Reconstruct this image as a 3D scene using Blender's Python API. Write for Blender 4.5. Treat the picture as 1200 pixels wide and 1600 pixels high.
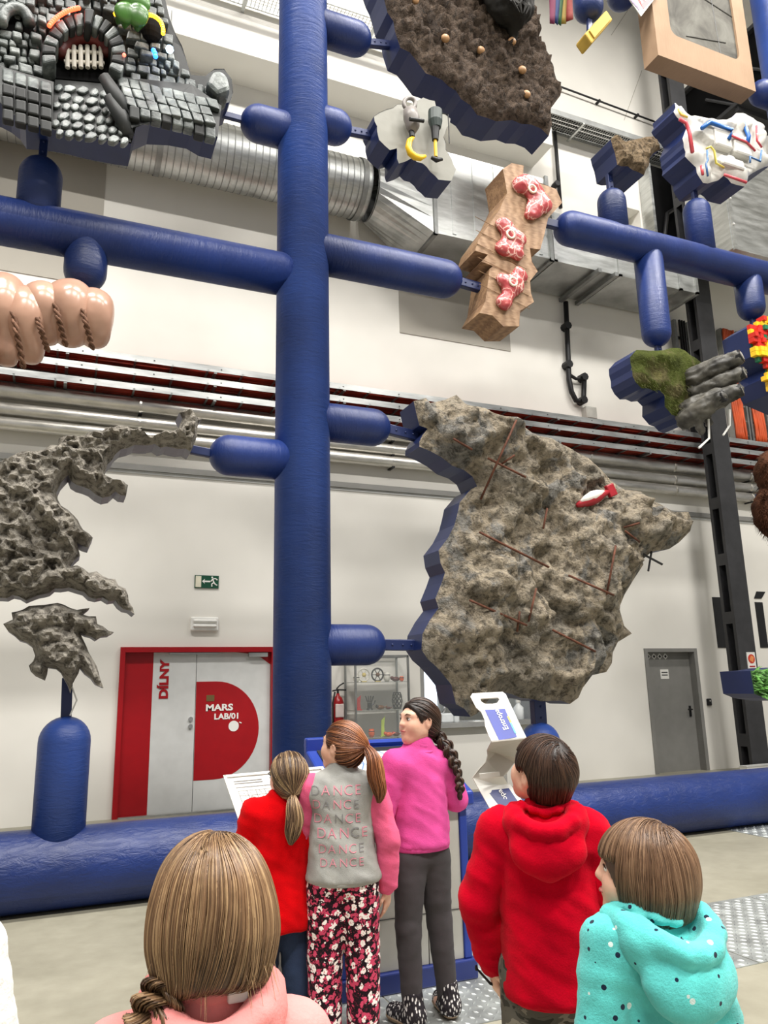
import bpy, bmesh, math, random
import numpy as np
from mathutils import Vector, Matrix, noise as mnoise
from mathutils.geometry import delaunay_2d_cdt
from mathutils.bvhtree import BVHTree

for o in list(bpy.data.objects): bpy.data.objects.remove(o, do_unlink=True)
SC = bpy.context.scene
COL = SC.collection
PI = math.pi

# ------------------------------------------------------------------ camera
FPX = 1202.0
CAMH = 1.5
def _n(v):
    v = np.array(v, float); return v/np.linalg.norm(v)
_dz = _n((-120, 5300, -FPX)); _dx = _n((2880, -208, -FPX)); _dx = _n(_dx-_dx.dot(_dz)*_dz); _dy = np.cross(_dz, _dx)
CR = np.stack([_dx, _dy, _dz], 1)            # camera = CR @ world
cam_data = bpy.data.cameras.new('camera'); cam = bpy.data.objects.new('camera', cam_data); COL.objects.link(cam)
cam_data.sensor_fit = 'VERTICAL'; cam_data.sensor_height = 36.0; cam_data.lens = FPX/1600*36.0
cam_data.clip_start = 0.05; cam_data.clip_end = 200
M = Matrix([list(CR.T[i])+[0] for i in range(3)]+[[0, 0, 0, 1]])
cam.matrix_world = Matrix.Translation((0, 0, CAMH)) @ M
SC.camera = cam

# ------------------------------------------------------------------ light
world = bpy.data.worlds.new('hall_daylight'); SC.world = world; world.use_nodes = True
_bg = world.node_tree.nodes['Background']; _bg.inputs[0].default_value = (1.0, 0.99, 0.965, 1); _bg.inputs[1].default_value = 0.42
SC.view_settings.view_transform = 'Standard'; SC.view_settings.look = 'None'
SC.view_settings.gamma = 1.0; SC.view_settings.use_curve_mapping = False
SC.view_settings.exposure = 0.0
LAMP_SPOTS = [(-2.5, -4.5), (4.0, -4.5), (10.5, -4.5), (-2.5, 3.0), (4.0, 3.0), (10.5, 3.0)]  # lamps out of view, added to light the hall; rear row lights front faces
CEIL_Z = 15.5
for k, (lx, ly) in enumerate(LAMP_SPOTS):
    ld = bpy.data.lights.new('added_ceiling_lamp_light', 'AREA'); ld.shape = 'RECTANGLE'; ld.size = 4.0; ld.size_y = 0.9
    ld.energy = 1600 if ly < 0 else 1200; ld.color = (1.0, 0.97, 0.925)
    lo = bpy.data.objects.new('added_ceiling_lamp_light', ld); COL.objects.link(lo); lo.location = (lx, ly, CEIL_Z-0.42)

# ------------------------------------------------------------------ coordinates
def ray(x, y): return CR.T @ np.array([x-600.0, 800.0-y, -FPX])
def at(x, y, Y):
    d = ray(x, y); return Vector(np.array([0, 0, CAMH])+d*(Y/d[1]))
def onfloor(x, y, z=0.0):
    d = ray(x, y); return Vector(np.array([0, 0, CAMH])+d*((z-CAMH)/d[2]))
def indepth(x, y, depth):
    return Vector(np.array([0, 0, CAMH])+ray(x, y)*(depth/FPX))
WALL = 10.45       # face of the long back wall
PIPE = 6.45        # plane of the blue pipe frame
FRONT, BACK = 6.26, 6.58   # faces of the hanging slabs

# ------------------------------------------------------------------ materials
def lin(c):
    return tuple(((v/255)/12.92 if v/255 <= 0.04045 else ((v/255+0.055)/1.055)**2.4) for v in c)
MATS = {}
class NT:
    def __init__(s, name):
        s.m = bpy.data.materials.new(name); s.m.use_nodes = True; s.t = s.m.node_tree
        s.b = s.t.nodes['Principled BSDF']; s.co = None
    def n(s, typ, **kw):
        nd = s.t.nodes.new(typ)
        for k, v in kw.items():
            if k in nd.inputs: nd.inputs[k].default_value = v
            else: setattr(nd, k, v)
        return nd
    def l(s, a, b): s.t.links.new(a, b)
    def coord(s, scale=(1, 1, 1), rot=(0, 0, 0), kind='Object'):
        tc = s.n('ShaderNodeTexCoord'); mp = s.n('ShaderNodeMapping')
        mp.inputs['Scale'].default_value = scale; mp.inputs['Rotation'].default_value = rot
        s.l(tc.outputs[kind], mp.inputs['Vector']); return mp.outputs['Vector']
    def noise(s, vec, scale, detail=4, rough=0.55, dist=0.0):
        nd = s.n('ShaderNodeTexNoise'); nd.inputs['Scale'].default_value = scale; nd.inputs['Detail'].default_value = detail
        nd.inputs['Roughness'].default_value = rough; nd.inputs['Distortion'].default_value = dist
        s.l(vec, nd.inputs['Vector']); return nd.outputs['Fac']
    def ramp(s, fac, stops, interp='LINEAR'):
        r = s.n('ShaderNodeValToRGB'); e = r.color_ramp.elements; r.color_ramp.interpolation = interp
        while len(e) < len(stops): e.new(0.5)
        for i, (p, c) in enumerate(stops):
            e[i].position = p; e[i].color = (*lin(c), 1)
        s.l(fac, r.inputs['Fac']); return r.outputs['Color']
    def mix(s, fac, a, b, mode='MIX'):
        m = s.n('ShaderNodeMix'); m.data_type = 'RGBA'; m.blend_type = mode
        if isinstance(fac, (int, float)): m.inputs['Factor'].default_value = fac
        else: s.l(fac, m.inputs['Factor'])
        for v, i in ((a, 6), (b, 7)):
            if isinstance(v, tuple): m.inputs[i].default_value = (*lin(v), 1)
            else: s.l(v, m.inputs[i])
        return m.outputs[2]
    def bump(s, h, strength=0.3, dist=0.01):
        b = s.n('ShaderNodeBump'); b.inputs['Strength'].default_value = strength; b.inputs['Distance'].default_value = dist
        s.l(h, b.inputs['Height']); s.l(b.outputs['Normal'], s.b.inputs['Normal'])
    def math(s, op, a, b=None):
        m = s.n('ShaderNodeMath'); m.operation = op
        for i, v in enumerate((a, b)):
            if v is None: continue
            if isinstance(v, (int, float)): m.inputs[i].default_value = v
            else: s.l(v, m.inputs[i])
        return m.outputs[0]
    def col(s, c):
        if isinstance(c, tuple): s.b.inputs['Base Color'].default_value = (*lin(c), 1)
        else: s.l(c, s.b.inputs['Base Color'])
    def set(s, rough=0.5, metal=0.0, spec=0.5, sheen=0.0, emit=None, es=0.0, sss=0.0, trans=0.0, alpha=1.0):
        i = s.b.inputs
        i['Roughness'].default_value = rough; i['Metallic'].default_value = metal; i['Specular IOR Level'].default_value = spec
        i['Sheen Weight'].default_value = sheen
        if emit: i['Emission Color'].default_value = (*lin(emit), 1); i['Emission Strength'].default_value = es
        if sss: i['Subsurface Weight'].default_value = sss; i['Subsurface Radius'].default_value = (0.01, 0.004, 0.002)
        i['Transmission Weight'].default_value = trans; i['Alpha'].default_value = alpha

def mplain(name, c, rough=0.5, metal=0.0, spec=0.5, var=0.06, vs=6.0, bump=0.0, bs=60.0, sheen=0.0, **kw):
    """colour with soft mottling and optional fine relief"""
    if name in MATS: return MATS[name]
    t = NT(name); v = t.coord()
    f = t.noise(v, vs, 3)
    d = tuple(max(0, int(x*(1-var))) for x in c); u = tuple(min(255, int(x*(1+var))) for x in c)
    t.col(t.ramp(f, [(0.3, d), (0.7, u)])); t.set(rough, metal, spec, sheen, **kw)
    if bump: t.bump(t.noise(v, bs, 4), bump, 0.004)
    MATS[name] = t.m; return t.m
def mrock(name, stops, scale=3.0, bump=0.7, bs=18.0, rough=0.9, fine=None):
    if name in MATS: return MATS[name]
    t = NT(name); v = t.coord()
    a = t.noise(v, scale, 8, 0.65, 0.6); c = t.ramp(a, stops)
    b = t.noise(v, scale*7, 6, 0.7, 0.3)
    c2 = t.ramp(b, [(0.36, (62, 58, 52)), (0.55, (255, 255, 255))])
    t.col(t.mix(0.8, c, c2, 'MULTIPLY')); t.set(rough, 0, 0.25)
    h = t.math('ADD', t.noise(v, bs, 8, 0.7), t.math('MULTIPLY', t.noise(v, bs*4, 4, 0.6), 0.4))
    t.bump(h, bump, 0.06)
    MATS[name] = t.m; return t.m
def mmetal(name, c, rough=0.35, streak=(1, 1, 30), var=0.12, bump=0.08):
    if name in MATS: return MATS[name]
    t = NT(name); v = t.coord(streak)
    f = t.noise(v, 2.0, 5, 0.6)
    d = tuple(int(x*(1-var)) for x in c); u = tuple(min(255, int(x*(1+var))) for x in c)
    t.col(t.ramp(f, [(0.3, d), (0.7, u)])); t.set(rough, 0.9, 0.5)
    r = t.math('MULTIPLY_ADD', f, 0.35); r.node.inputs[2].default_value = rough-0.12; t.l(r, t.b.inputs['Roughness'])
    if bump: t.bump(f, bump, 0.01)
    MATS[name] = t.m; return t.m

# ------------------------------------------------------------------ meshes
class MB:
    def __init__(s): s.v = []; s.f = []
    def add(s, vs, fs):
        b = len(s.v); s.v += [tuple(x) for x in vs]; s.f += [tuple(i+b for i in q) for q in fs]; return s
    def box(s, c, d, R=None):
        c = Vector(c); hx, hy, hz = d[0]/2, d[1]/2, d[2]/2
        vs = [Vector((x, y, z)) for x in (-hx, hx) for y in (-hy, hy) for z in (-hz, hz)]
        if R is not None: vs = [R @ q for q in vs]
        return s.add([c+q for q in vs], [(0, 1, 3, 2), (4, 6, 7, 5), (0, 4, 5, 1), (2, 3, 7, 6), (0, 2, 6, 4), (1, 5, 7, 3)])
    def box2(s, a, b):
        a = Vector(a); b = Vector(b); return s.box((a+b)/2, [abs(x) for x in (b-a)])
    def tube(s, pts, r, n=12, caps=True, closed=False, sx=1.0):
        pts = [Vector(p) for p in pts]; k = len(pts)
        rs = r if hasattr(r, '__len__') else [r]*k
        rings = []; up = None
        for i, p in enumerate(pts):
            if closed: t = pts[(i+1) % k]-pts[i-1]
            else: t = pts[min(i+1, k-1)]-pts[max(i-1, 0)]
            t = t.normalized() if t.length > 1e-9 else Vector((0, 0, 1))
            if up is None:
                up = Vector((0, 0, 1)) if abs(t.z) < 0.9 else Vector((0, 1, 0))
            a = t.cross(up)
            if a.length < 1e-6: a = t.orthogonal()
            a.normalize(); u = a.cross(t).normalized(); up = u
            rings.append([p+(a*math.cos(2*PI*j/n)*sx+u*math.sin(2*PI*j/n))*rs[i] for j in range(n)])
        vs = [q for rg in rings for q in rg]; fs = []
        m = k if closed else k-1
        for i in range(m):
            for j in range(n):
                a0 = i*n+j; a1 = i*n+(j+1) % n; b0 = ((i+1) % k)*n+j; b1 = ((i+1) % k)*n+(j+1) % n
                fs.append((a0, a1, b1, b0))
        if caps and not closed: fs += [tuple(range(n))[::-1], tuple(range((k-1)*n, k*n))]
        return s.add(vs, fs)
    def capsule(s, a, b, r, n=28, da=True, db=True, m=8):
        a = Vector(a); b = Vector(b); t = (b-a).normalized(); P = []; R = []
        if da:
            for i in range(m): th = PI/2*(1-i/m); P.append(a+t*(r*(1-math.sin(th)))); R.append(max(1e-3, r*math.cos(th)))
            P.append(a+t*r); R.append(r)
        else: P.append(a); R.append(r)
        if db:
            P.append(b-t*r); R.append(r)
            for i in range(1, m+1): th = PI/2*i/m; P.append(b-t*(r*(1-math.sin(th)))); R.append(max(1e-3, r*math.cos(th)))
        else: P.append(b); R.append(r)
        return s.tube(P, R, n)
    def ball(s, c, r, nu=16, nv=10, R=None):
        c = Vector(c); r = r if hasattr(r, '__len__') else (r, r, r); vs = []; fs = []
        for i in range(nv+1):
            th = PI*i/nv
            for j in range(nu):
                ph = 2*PI*j/nu; q = Vector((r[0]*math.sin(th)*math.cos(ph), r[1]*math.sin(th)*math.sin(ph), r[2]*math.cos(th)))
                vs.append(c+(R @ q if R is not None else q))
        for i in range(nv):
            for j in range(nu): fs.append((i*nu+j, (i+1)*nu+j, (i+1)*nu+(j+1) % nu, i*nu+(j+1) % nu))
        return s.add(vs, fs)
    def prism(s, poly, d):
        """poly: list of 3D points (planar); d: offset vector to the far face"""
        n = len(poly); d = Vector(d); p = [Vector(q) for q in poly]
        nr = sum(((p[i]-p[0]).cross(p[(i+1) % n]-p[0]) for i in range(1, n-1)), Vector())
        if nr.dot(d) > 0: p = p[::-1]
        vs = p+[q+d for q in p]
        fs = [tuple(range(n)), tuple(range(2*n-1, n-1, -1))]+[(i, i+n, (i+1) % n+n, (i+1) % n) for i in range(n)]
        return s.add(vs, fs)
    def lathe(s, c, prof, n=20, axis=Vector((0, 0, 1))):
        c = Vector(c); P = [c+axis*z for r, z in prof]; return s.tube(P, [max(r, 1e-4) for r, z in prof], n)
    def mesh(s, name):
        me = bpy.data.meshes.new(name); me.from_pydata(s.v, [], s.f); me.update(); return me
    def build(s, name, m, parent=None, smooth=False, bevel=0.0, auto=None):
        me = s.mesh(name); me.materials.append(m)
        return link(name, me, parent, smooth, bevel)
def link(name, me, parent=None, smooth=False, bevel=0.0):
    if smooth:
        me.polygons.foreach_set('use_smooth', [True]*len(me.polygons))
    o = bpy.data.objects.new(name, me); COL.objects.link(o)
    if parent is not None: attach(o, parent)
    if bevel:
        b = o.modifiers.new('bevel', 'BEVEL'); b.width = bevel; b.segments = 2; b.limit_method = 'ANGLE'; b.angle_limit = 0.6
    return o
def attach(o, p):
    o.parent = p; o.matrix_parent_inverse = pworld(p).inverted()
def pworld(p):
    mw = p.matrix_basis.copy()
    if p.parent is not None: mw = pworld(p.parent) @ p.matrix_parent_inverse @ mw
    return mw
def flatshade_smooth(o, ang=0.7):
    o.data.polygons.foreach_set('use_smooth', [True]*len(o.data.polygons)); o.data.set_sharp_from_angle(angle=ang)
    return o
def thing(name, label, cat, loc=(0, 0, 0), group=None):
    o = bpy.data.objects.new(name, None); COL.objects.link(o); o.location = loc; o.empty_display_size = 0.1
    return tag(o, label, cat, group)
def tag(o, label=None, cat=None, group=None, kind=None):
    if label: o['label'] = label
    if cat: o['category'] = cat
    if group: o['group'] = group
    if kind: o['kind'] = kind
    return o
def px(poly, Y): return [at(x, y, Y) for x, y in poly]
def text_mesh(txt, size, bold=0.0, extrude=0.002, spacing=1.0):
    cu = bpy.data.curves.new('lettering', 'FONT'); cu.body = txt; cu.size = size; cu.extrude = extrude; cu.offset = bold
    cu.align_x = 'LEFT'; cu.space_character = spacing; cu.resolution_u = 3
    ob = bpy.data.objects.new('lettering', cu); COL.objects.link(ob)
    dg = bpy.context.evaluated_depsgraph_get(); dg.update()
    me = bpy.data.meshes.new_from_object(ob.evaluated_get(dg)); bpy.data.objects.remove(ob); bpy.data.curves.remove(cu)
    return me
def place_text(name, txt, origin, right, up, width, height, m, parent, bold=0.0, extrude=0.002, spacing=1.0):
    """lettering scaled to width x height; origin = lower left corner of its box"""
    me = text_mesh(txt, 1.0, bold, extrude, spacing)
    n = len(me.vertices); co = np.empty(n*3); me.vertices.foreach_get('co', co); co = co.reshape(-1, 3)
    lo, hi = co.min(0), co.max(0)
    right = Vector(right).normalized(); up = Vector(up).normalized(); nr = right.cross(up)
    u = (co[:, 0]-lo[0])/(hi[0]-lo[0])*width; w = (co[:, 1]-lo[1])/(hi[1]-lo[1])*height
    P = np.array(origin)[None]+u[:, None]*np.array(right)[None]+w[:, None]*np.array(up)[None]+co[:, 2:3]*np.array(nr)[None]
    me.vertices.foreach_set('co', P.ravel()); me.materials.clear(); me.materials.append(m); me.update()
    return link(name, me, parent)

# ------------------------------------------------------------------ noise and implicit surfaces (numpy)
_rs = np.random.RandomState(5)
_perm = np.concatenate([_rs.permutation(256)]*3).astype(np.int64)
_grad = _rs.normal(size=(256, 3)); _grad /= np.linalg.norm(_grad, axis=1)[:, None]
def pnoise(P):
    P = np.asarray(P, float); i = np.floor(P).astype(np.int64); f = P-i; i &= 255
    u = f*f*f*(f*(f*6-15)+10); out = 0.0
    for dx in (0, 1):
        for dy in (0, 1):
            for dz in (0, 1):
                h = _perm[_perm[_perm[i[..., 0]+dx]+i[..., 1]+dy]+i[..., 2]+dz]
                g = _grad[h]; d = f-np.array([dx, dy, dz])
                w = (u[..., 0] if dx else 1-u[..., 0])*(u[..., 1] if dy else 1-u[..., 1])*(u[..., 2] if dz else 1-u[..., 2])
                out = out+w*(g*d).sum(-1)
    return out
def fbm(P, oct=4, gain=0.5, lac=2.03):
    a = 1.0; s = 0.0; P = np.asarray(P, float)
    for k in range(oct): s = s+a*pnoise(P+k*17.3); P = P*lac; a *= gain
    return s
def ridged(P, oct=4, gain=0.5):
    a = 1.0; s = 0.0; P = np.asarray(P, float)
    for k in range(oct): s = s+a*(1-2*np.abs(pnoise(P+k*11.7))); P = P*2.1; a *= gain
    return s

def d_cap(a, b, ra, rb, flat=None):
    """tapered capsule; flat=(axis vector, factor<1) squashes it along that axis"""
    a = np.array(a, float); b = np.array(b, float)
    lo = np.minimum(a-ra, b-rb); hi = np.maximum(a+ra, b+rb)
    if flat is not None: ax = np.array(flat[0], float); ax /= np.linalg.norm(ax); k = 1/flat[1]-1
    def f(P):
        q = P-a; d = b-a
        if flat is not None: q = q+(q@ax)[..., None]*ax*k; d = d+(d@ax)*ax*k
        t = np.clip((q@d)/max(d@d, 1e-12), 0, 1)
        r = ra+(rb-ra)*t
        dd = np.sqrt(((q-t[..., None]*d)**2).sum(-1))-r
        return dd*(flat[1]**0.5 if flat is not None else 1.0)
    return (f, lo, hi)
def d_ell(c, r, R=None):
    c = np.array(c, float); r = np.array(r, float); m = r.max()
    def f(P):
        q = P-c
        if R is not None: q = q@R
        k0 = np.sqrt(((q/r)**2).sum(-1)); k1 = np.sqrt(((q/(r*r))**2).sum(-1))
        return k0*(k0-1)/np.maximum(k1, 1e-9)
    return (f, c-m, c+m)
def d_half(p, n):
    p = np.array(p, float); n = np.array(n, float); n /= np.linalg.norm(n)
    return (lambda P: (P-p)@n, None, None)
def d_tor(c, n, R, r, sq=1.0):
    c = np.array(c, float); n = np.array(n, float); n /= np.linalg.norm(n)
    def f(P):
        q = P-c; h = q@n; pl = q-h[..., None]*n; rad = np.sqrt((pl**2).sum(-1))
        return np.sqrt((rad-R)**2+(h*sq)**2)-r
    return (f, c-R-r, c+R+r)
def xform(prim, Rm, t):
    """put a primitive built in a local frame into its parent: p = Rm q + t"""
    f, lo, hi = prim; Rm = np.array(Rm, float); t = np.array(t, float)
    g = lambda P: f((P-t)@Rm)
    if lo is None: return (g, None, None)
    cs = np.array([[x, y, z] for x in (lo[0], hi[0]) for y in (lo[1], hi[1]) for z in (lo[2], hi[2])])@Rm.T+t
    return (g, cs.min(0), cs.max(0))
def smin(a, b, k):
    if k <= 0: return np.minimum(a, b)
    h = np.maximum(k-np.abs(a-b), 0)/k; return np.minimum(a, b)-h*h*k*0.25
def field(ops):
    """closure evaluating the whole list of (op, prim, k) at any points"""
    def F(P):
        d = np.full(P.shape[:-1], 10.0)
        for op, pr, k in ops:
            v = pr[0](P)
            if op == '+': d = smin(d, v, k)
            elif op == '-': d = -smin(-d, v, k)
            else: d = -smin(-d, -v, k)
        return d
    return F
def polygonize(ops, res, lo=None, hi=None):
    adds = [pr for op, pr, k in ops if op == '+']
    lo = np.min([p[1] for p in adds], 0)-4*res if lo is None else np.array(lo, float)
    hi = np.max([p[2] for p in adds], 0)+4*res if hi is None else np.array(hi, float)
    n = np.ceil((hi-lo)/res).astype(int)+1
    ax = [lo[i]+res*np.arange(n[i]) for i in range(3)]
    F = np.full(n, 1.0)
    for op, pr, k in ops:
        if pr[1] is None or op == '&': sl = (slice(None),)*3
        else:
            pad = k+3*res
            a = np.clip(np.floor((pr[1]-pad-lo)/res).astype(int), 0, n); b = np.clip(np.ceil((pr[2]+pad-lo)/res).astype(int)+1, 0, n)
            if (b <= a).any(): continue
            sl = tuple(slice(a[i], b[i]) for i in range(3))
        P = np.stack(np.meshgrid(*[ax[i][sl[i]] for i in range(3)], indexing='ij'), -1)
        v = pr[0](P)
        if op == '+': F[sl] = smin(F[sl], v, k)
        elif op == '-': F[sl] = -smin(-F[sl], v, k)
        else: F[sl] = -smin(-F[sl], -v, k)
    s = F < 0
    c = [(x, y, z) for x in (0, 1) for y in (0, 1) for z in (0, 1)]
    cut = lambda A, o: A[o[0]:A.shape[0]-1+o[0], o[1]:A.shape[1]-1+o[1], o[2]:A.shape[2]-1+o[2]]
    cnt = sum(cut(s, o).astype(np.int8) for o in c)
    act = (cnt > 0) & (cnt < 8); I = np.argwhere(act); idx = -np.ones(act.shape, np.int64); idx[act] = np.arange(len(I))
    acc = np.zeros((len(I), 3)); num = np.zeros(len(I))
    for a in c:
        for k in range(3):
            if a[k]: continue
            b = list(a); b[k] = 1
            ia = I+np.array(a); ib = I+np.array(b)
            fa = F[ia[:, 0], ia[:, 1], ia[:, 2]]; fb = F[ib[:, 0], ib[:, 1], ib[:, 2]]
            m = (fa < 0) != (fb < 0); t = np.where(m, fa/np.where(m, fa-fb, 1), 0)
            p = np.array(a, float)+t[:, None]*(np.array(b)-np.array(a)); acc[m] += p[m]; num[m] += 1
    V = lo+res*(I+acc/num[:, None]); faces = []
    for k in range(3):
        u, w = (k+1) % 3, (k+2) % 3
        A = np.take(s, range(0, n[k]-1), k); B = np.take(s, range(1, n[k]), k)
        for flip, mk in ((False, A & ~B), (True, ~A & B)):
            E = np.argwhere(mk)
            E = E[(E[:, u] > 0) & (E[:, w] > 0) & (E[:, u] < n[u]-1) & (E[:, w] < n[w]-1)]
            if not len(E): continue
            def cell(du, dw):
                q = E.copy(); q[:, u] += du; q[:, w] += dw; return idx[q[:, 0], q[:, 1], q[:, 2]]
            Q = np.stack([cell(-1, -1), cell(0, -1), cell(0, 0), cell(-1, 0)], 1)
            faces.append(Q[:, ::-1] if flip else Q)
    return V, np.concatenate(faces)
def vnormals(V, Fc):
    N = np.zeros_like(V); a = V[Fc[:, 2]]-V[Fc[:, 0]]; b = V[Fc[:, 3]]-V[Fc[:, 1]]; fn = np.cross(a, b)
    for i in range(4): np.add.at(N, Fc[:, i], fn)
    return N/np.maximum(np.linalg.norm(N, axis=1), 1e-12)[:, None]
def relax(V, Fc, it=1, lam=0.5):
    for _ in range(it):
        S = np.zeros_like(V); C = np.zeros(len(V))
        for i in range(4):
            for j in (1, 3): np.add.at(S, Fc[:, i], V[Fc[:, (i+j) % 4]]); np.add.at(C, Fc[:, i], 1)
        V = V+lam*(S/np.maximum(C, 1)[:, None]-V)
    return V
def solid(name, ops, res, m, parent=None, disp=None, smooth_it=1, local=None, at_=None):
    V, Fc = polygonize(ops, res)
    V = relax(V, Fc, smooth_it)
    if disp is not None: V = V+vnormals(V, Fc)*disp(V)[:, None]
    if local is not None: V = V@np.array(local).T+np.array(at_)
    me = bpy.data.meshes.new(name); me.vertices.add(len(V)); me.vertices.foreach_set('co', V.ravel())
    me.loops.add(Fc.size); me.loops.foreach_set('vertex_index', Fc.ravel().astype(np.int32))
    me.polygons.add(len(Fc)); me.polygons.foreach_set('loop_start', np.arange(0, Fc.size, 4, dtype=np.int32))
    me.update(calc_edges=True); me.validate(); me.materials.append(m)
    return link(name, me, parent, True)
# ================================================================== the hall
rng = random.Random(11)
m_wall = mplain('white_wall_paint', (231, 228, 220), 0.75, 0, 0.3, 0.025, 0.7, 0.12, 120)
m_grey_wall = mplain('recess_shade_and_seam_grey', (172, 167, 157), 0.75, 0, 0.3, 0.03, 0.8)  # recess shade put into the colour; also used for the seams
def _floor_mat():
    t = NT('polished_concrete_floor'); v = t.coord()
    a = t.noise(v, 0.8, 6, 0.6, 0.4); b = t.noise(v, 7, 5, 0.6)
    c = t.ramp(a, [(0.3, (138, 134, 118)), (0.55, (152, 148, 132)), (0.8, (164, 160, 144))])
    t.col(t.mix(0.25, c, t.ramp(b, [(0.3, (160, 155, 140)), (0.7, (255, 255, 255))]), 'MULTIPLY'))
    t.set(0.42, 0, 0.45); t.bump(t.noise(v, 40, 3), 0.03, 0.003); return t.m
m_floor = _floor_mat()
m_galv = mmetal('galvanised_steel', (188, 190, 188), 0.36, (1, 1, 6))
m_galv_dull = mmetal('dull_galvanised_steel', (150, 152, 150), 0.5, (2, 2, 2))
m_silver = mmetal('foil_pipe_cladding', (215, 212, 205), 0.3, (2, 8, 8), 0.08, 0.1)
m_dark = mplain('dark_steel_paint', (58, 58, 60), 0.55, 0.1, 0.4, 0.08)
m_black = mplain('black_plastic', (22, 22, 24), 0.5, 0, 0.4, 0.1)
m_blackhole = mplain('matt_black_lining', (14, 14, 15), 0.9, 0, 0.1, 0.1)
m_orange = mplain('orange_cable_sheath', (214, 92, 48), 0.5, 0, 0.4, 0.12, 3)
m_redcable = mplain('red_brown_cable_sheath', (140, 46, 30), 0.5, 0, 0.4, 0.25, 3)
m_white = mplain('white_plastic', (236, 235, 230), 0.45, 0, 0.4, 0.02)
m_red = mplain('red_door_paint', (160, 10, 22), 0.4, 0, 0.4, 0.03)
m_doorwhite = mplain('light_grey_door_paint', (206, 207, 205), 0.4, 0, 0.4, 0.02)
m_doorgrey = mplain('grey_door_paint', (128, 127, 123), 0.45, 0, 0.4, 0.03)
m_chrome = mmetal('brushed_steel', (190, 190, 190), 0.25, (4, 4, 4))
m_paper = mplain('white_paper', (222, 221, 215), 0.7, 0, 0.2, 0.02)
m_ink = mplain('dark_ink', (40, 40, 44), 0.7, 0, 0.2, 0.02)
m_cgrey = mplain('grey_counter_laminate', (150, 150, 148), 0.5, 0, 0.4, 0.04)
def _glass():
    t = NT('clear_glass'); t.col((240, 246, 244)); t.set(0.03, 0, 0.5, alpha=0.07)
    return t.m
m_glass = _glass()

# floor and wall
fl = MB().box2((-16, -12, -0.2), (24, WALL+2, 0)).build('floor', m_floor); tag(fl, kind='structure')
HOLES = [(0.80, 0.0, 2.80, 2.06), (9.22, 0.0, 10.34, 2.02), (5.02, 0.95, 6.98, 2.25), (9.25, 8.9, 10.15, 10.6)]
def wall_mesh():
    xs = sorted({-16, 24}|{h[0] for h in HOLES}|{h[2] for h in HOLES}); zs = sorted({0, 16.2}|{h[1] for h in HOLES}|{h[3] for h in HOLES})
    b = MB()
    for i in range(len(xs)-1):
        for j in range(len(zs)-1):
            cx, cz = (xs[i]+xs[i+1])/2, (zs[j]+zs[j+1])/2
            if any(h[0] < cx < h[2] and h[1] < cz < h[3] for h in HOLES): continue
            b.box2((xs[i], WALL, zs[j]), (xs[i+1], WALL+0.35, zs[j+1]))
    return b
wall = tag(wall_mesh().build('wall_back', m_wall), kind='structure')
MB().box2((4.83, WALL-0.012, 7.08), (6.92, WALL+0.01, 8.6)).build('recess_shade_panel', m_grey_wall, wall)  # this panel and the next hold the shade of wall recesses in their grey
MB().box2((-9, WALL-0.012, 7.0), (0.25, WALL+0.01, 10.9)).build('recess_shade_panel', m_grey_wall, wall)
MB().box2((9.0, WALL+0.33, 8.6), (10.4, WALL+0.4, 10.9)).build('niche_back', m_wall, wall)
bk = tag(MB().box2((-12, 9.8, 10.9), (7.66, WALL+0.01, 12.7)).build('trim_1', m_wall), kind='structure')
ce = tag(MB().box2((-16, -12, CEIL_Z), (24, WALL+0.3, CEIL_Z+0.2)).build('ceiling', m_wall), kind='structure')
for k, (lx, ly) in enumerate(LAMP_SPOTS):
    t = thing('added_ceiling_lamp', 'added unseen long white lamp box high over the hall, number %s of the %s row' % (['one', 'two', 'three'][k % 3], 'rear' if k < 3 else 'front'), 'lamp', (lx, ly, CEIL_Z), 'added ceiling lamps')
    MB().box2((lx-2.05, ly-0.5, CEIL_Z-0.38), (lx+2.05, ly+0.5, CEIL_Z-0.3)).build('housing', m_white, t)
    for sx in (-1.5, 1.5): MB().tube([(lx+sx, ly, CEIL_Z-0.3), (lx+sx, ly, CEIL_Z)], 0.012, 6).build('hanger', m_galv, t)
# wall panel seams at the upper right
for a, b in (((1003, 110), (975, 188)), ((985, 10), (955, 55))):
    MB().tube([at(*a, WALL-0.002), at(*b, WALL-0.002)], 0.006, 6).build('panel_seam', m_grey_wall, wall)

# tread-plate covers let into the floor
m_plate = mmetal('aluminium_tread_plate', (178, 182, 180), 0.5, (3, 3, 3), 0.1)
def tread(x0, y0, x1, y1, sp):
    p = MB().box2((x0, y0, -0.02), (x1, y1, 0.004)).build('tread_plate', m_plate, fl)
    b = MB(); ny = int((y1-y0)/sp); nx = int((x1-x0)/sp)
    for j in range(ny):
        for i in range(nx):
            cx, cy = x0+(i+0.5)*sp, y0+(j+0.5)*sp; a = PI/4 if (i+j) % 2 else -PI/4
            L, w = sp*0.42, sp*0.13; c, s = math.cos(a), math.sin(a)
            f = lambda u, v, z: (cx+u*c-v*s, cy+u*s+v*c, z)
            b.add([f(-L, 0, 0.004), f(0, -w, 0.004), f(L, 0, 0.004), f(0, w, 0.004), f(-L*0.4, 0, 0.0085), f(L*0.4, 0, 0.0085)],
                  [(0, 1, 4), (1, 5, 4), (1, 2, 5), (2, 3, 5), (3, 4, 5), (3, 0, 4)])
    tag(b.build('tread_studs', m_plate, fl), kind='stuff')
for i in range(8): tread(0.62+i*1.0, 3.44, 1.612+i*1.0, 4.43, 0.048)
for i in range(5): tread(6.43, 4.5+i*1.0, 7.42, 5.492+i*1.0, 0.06)

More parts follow.
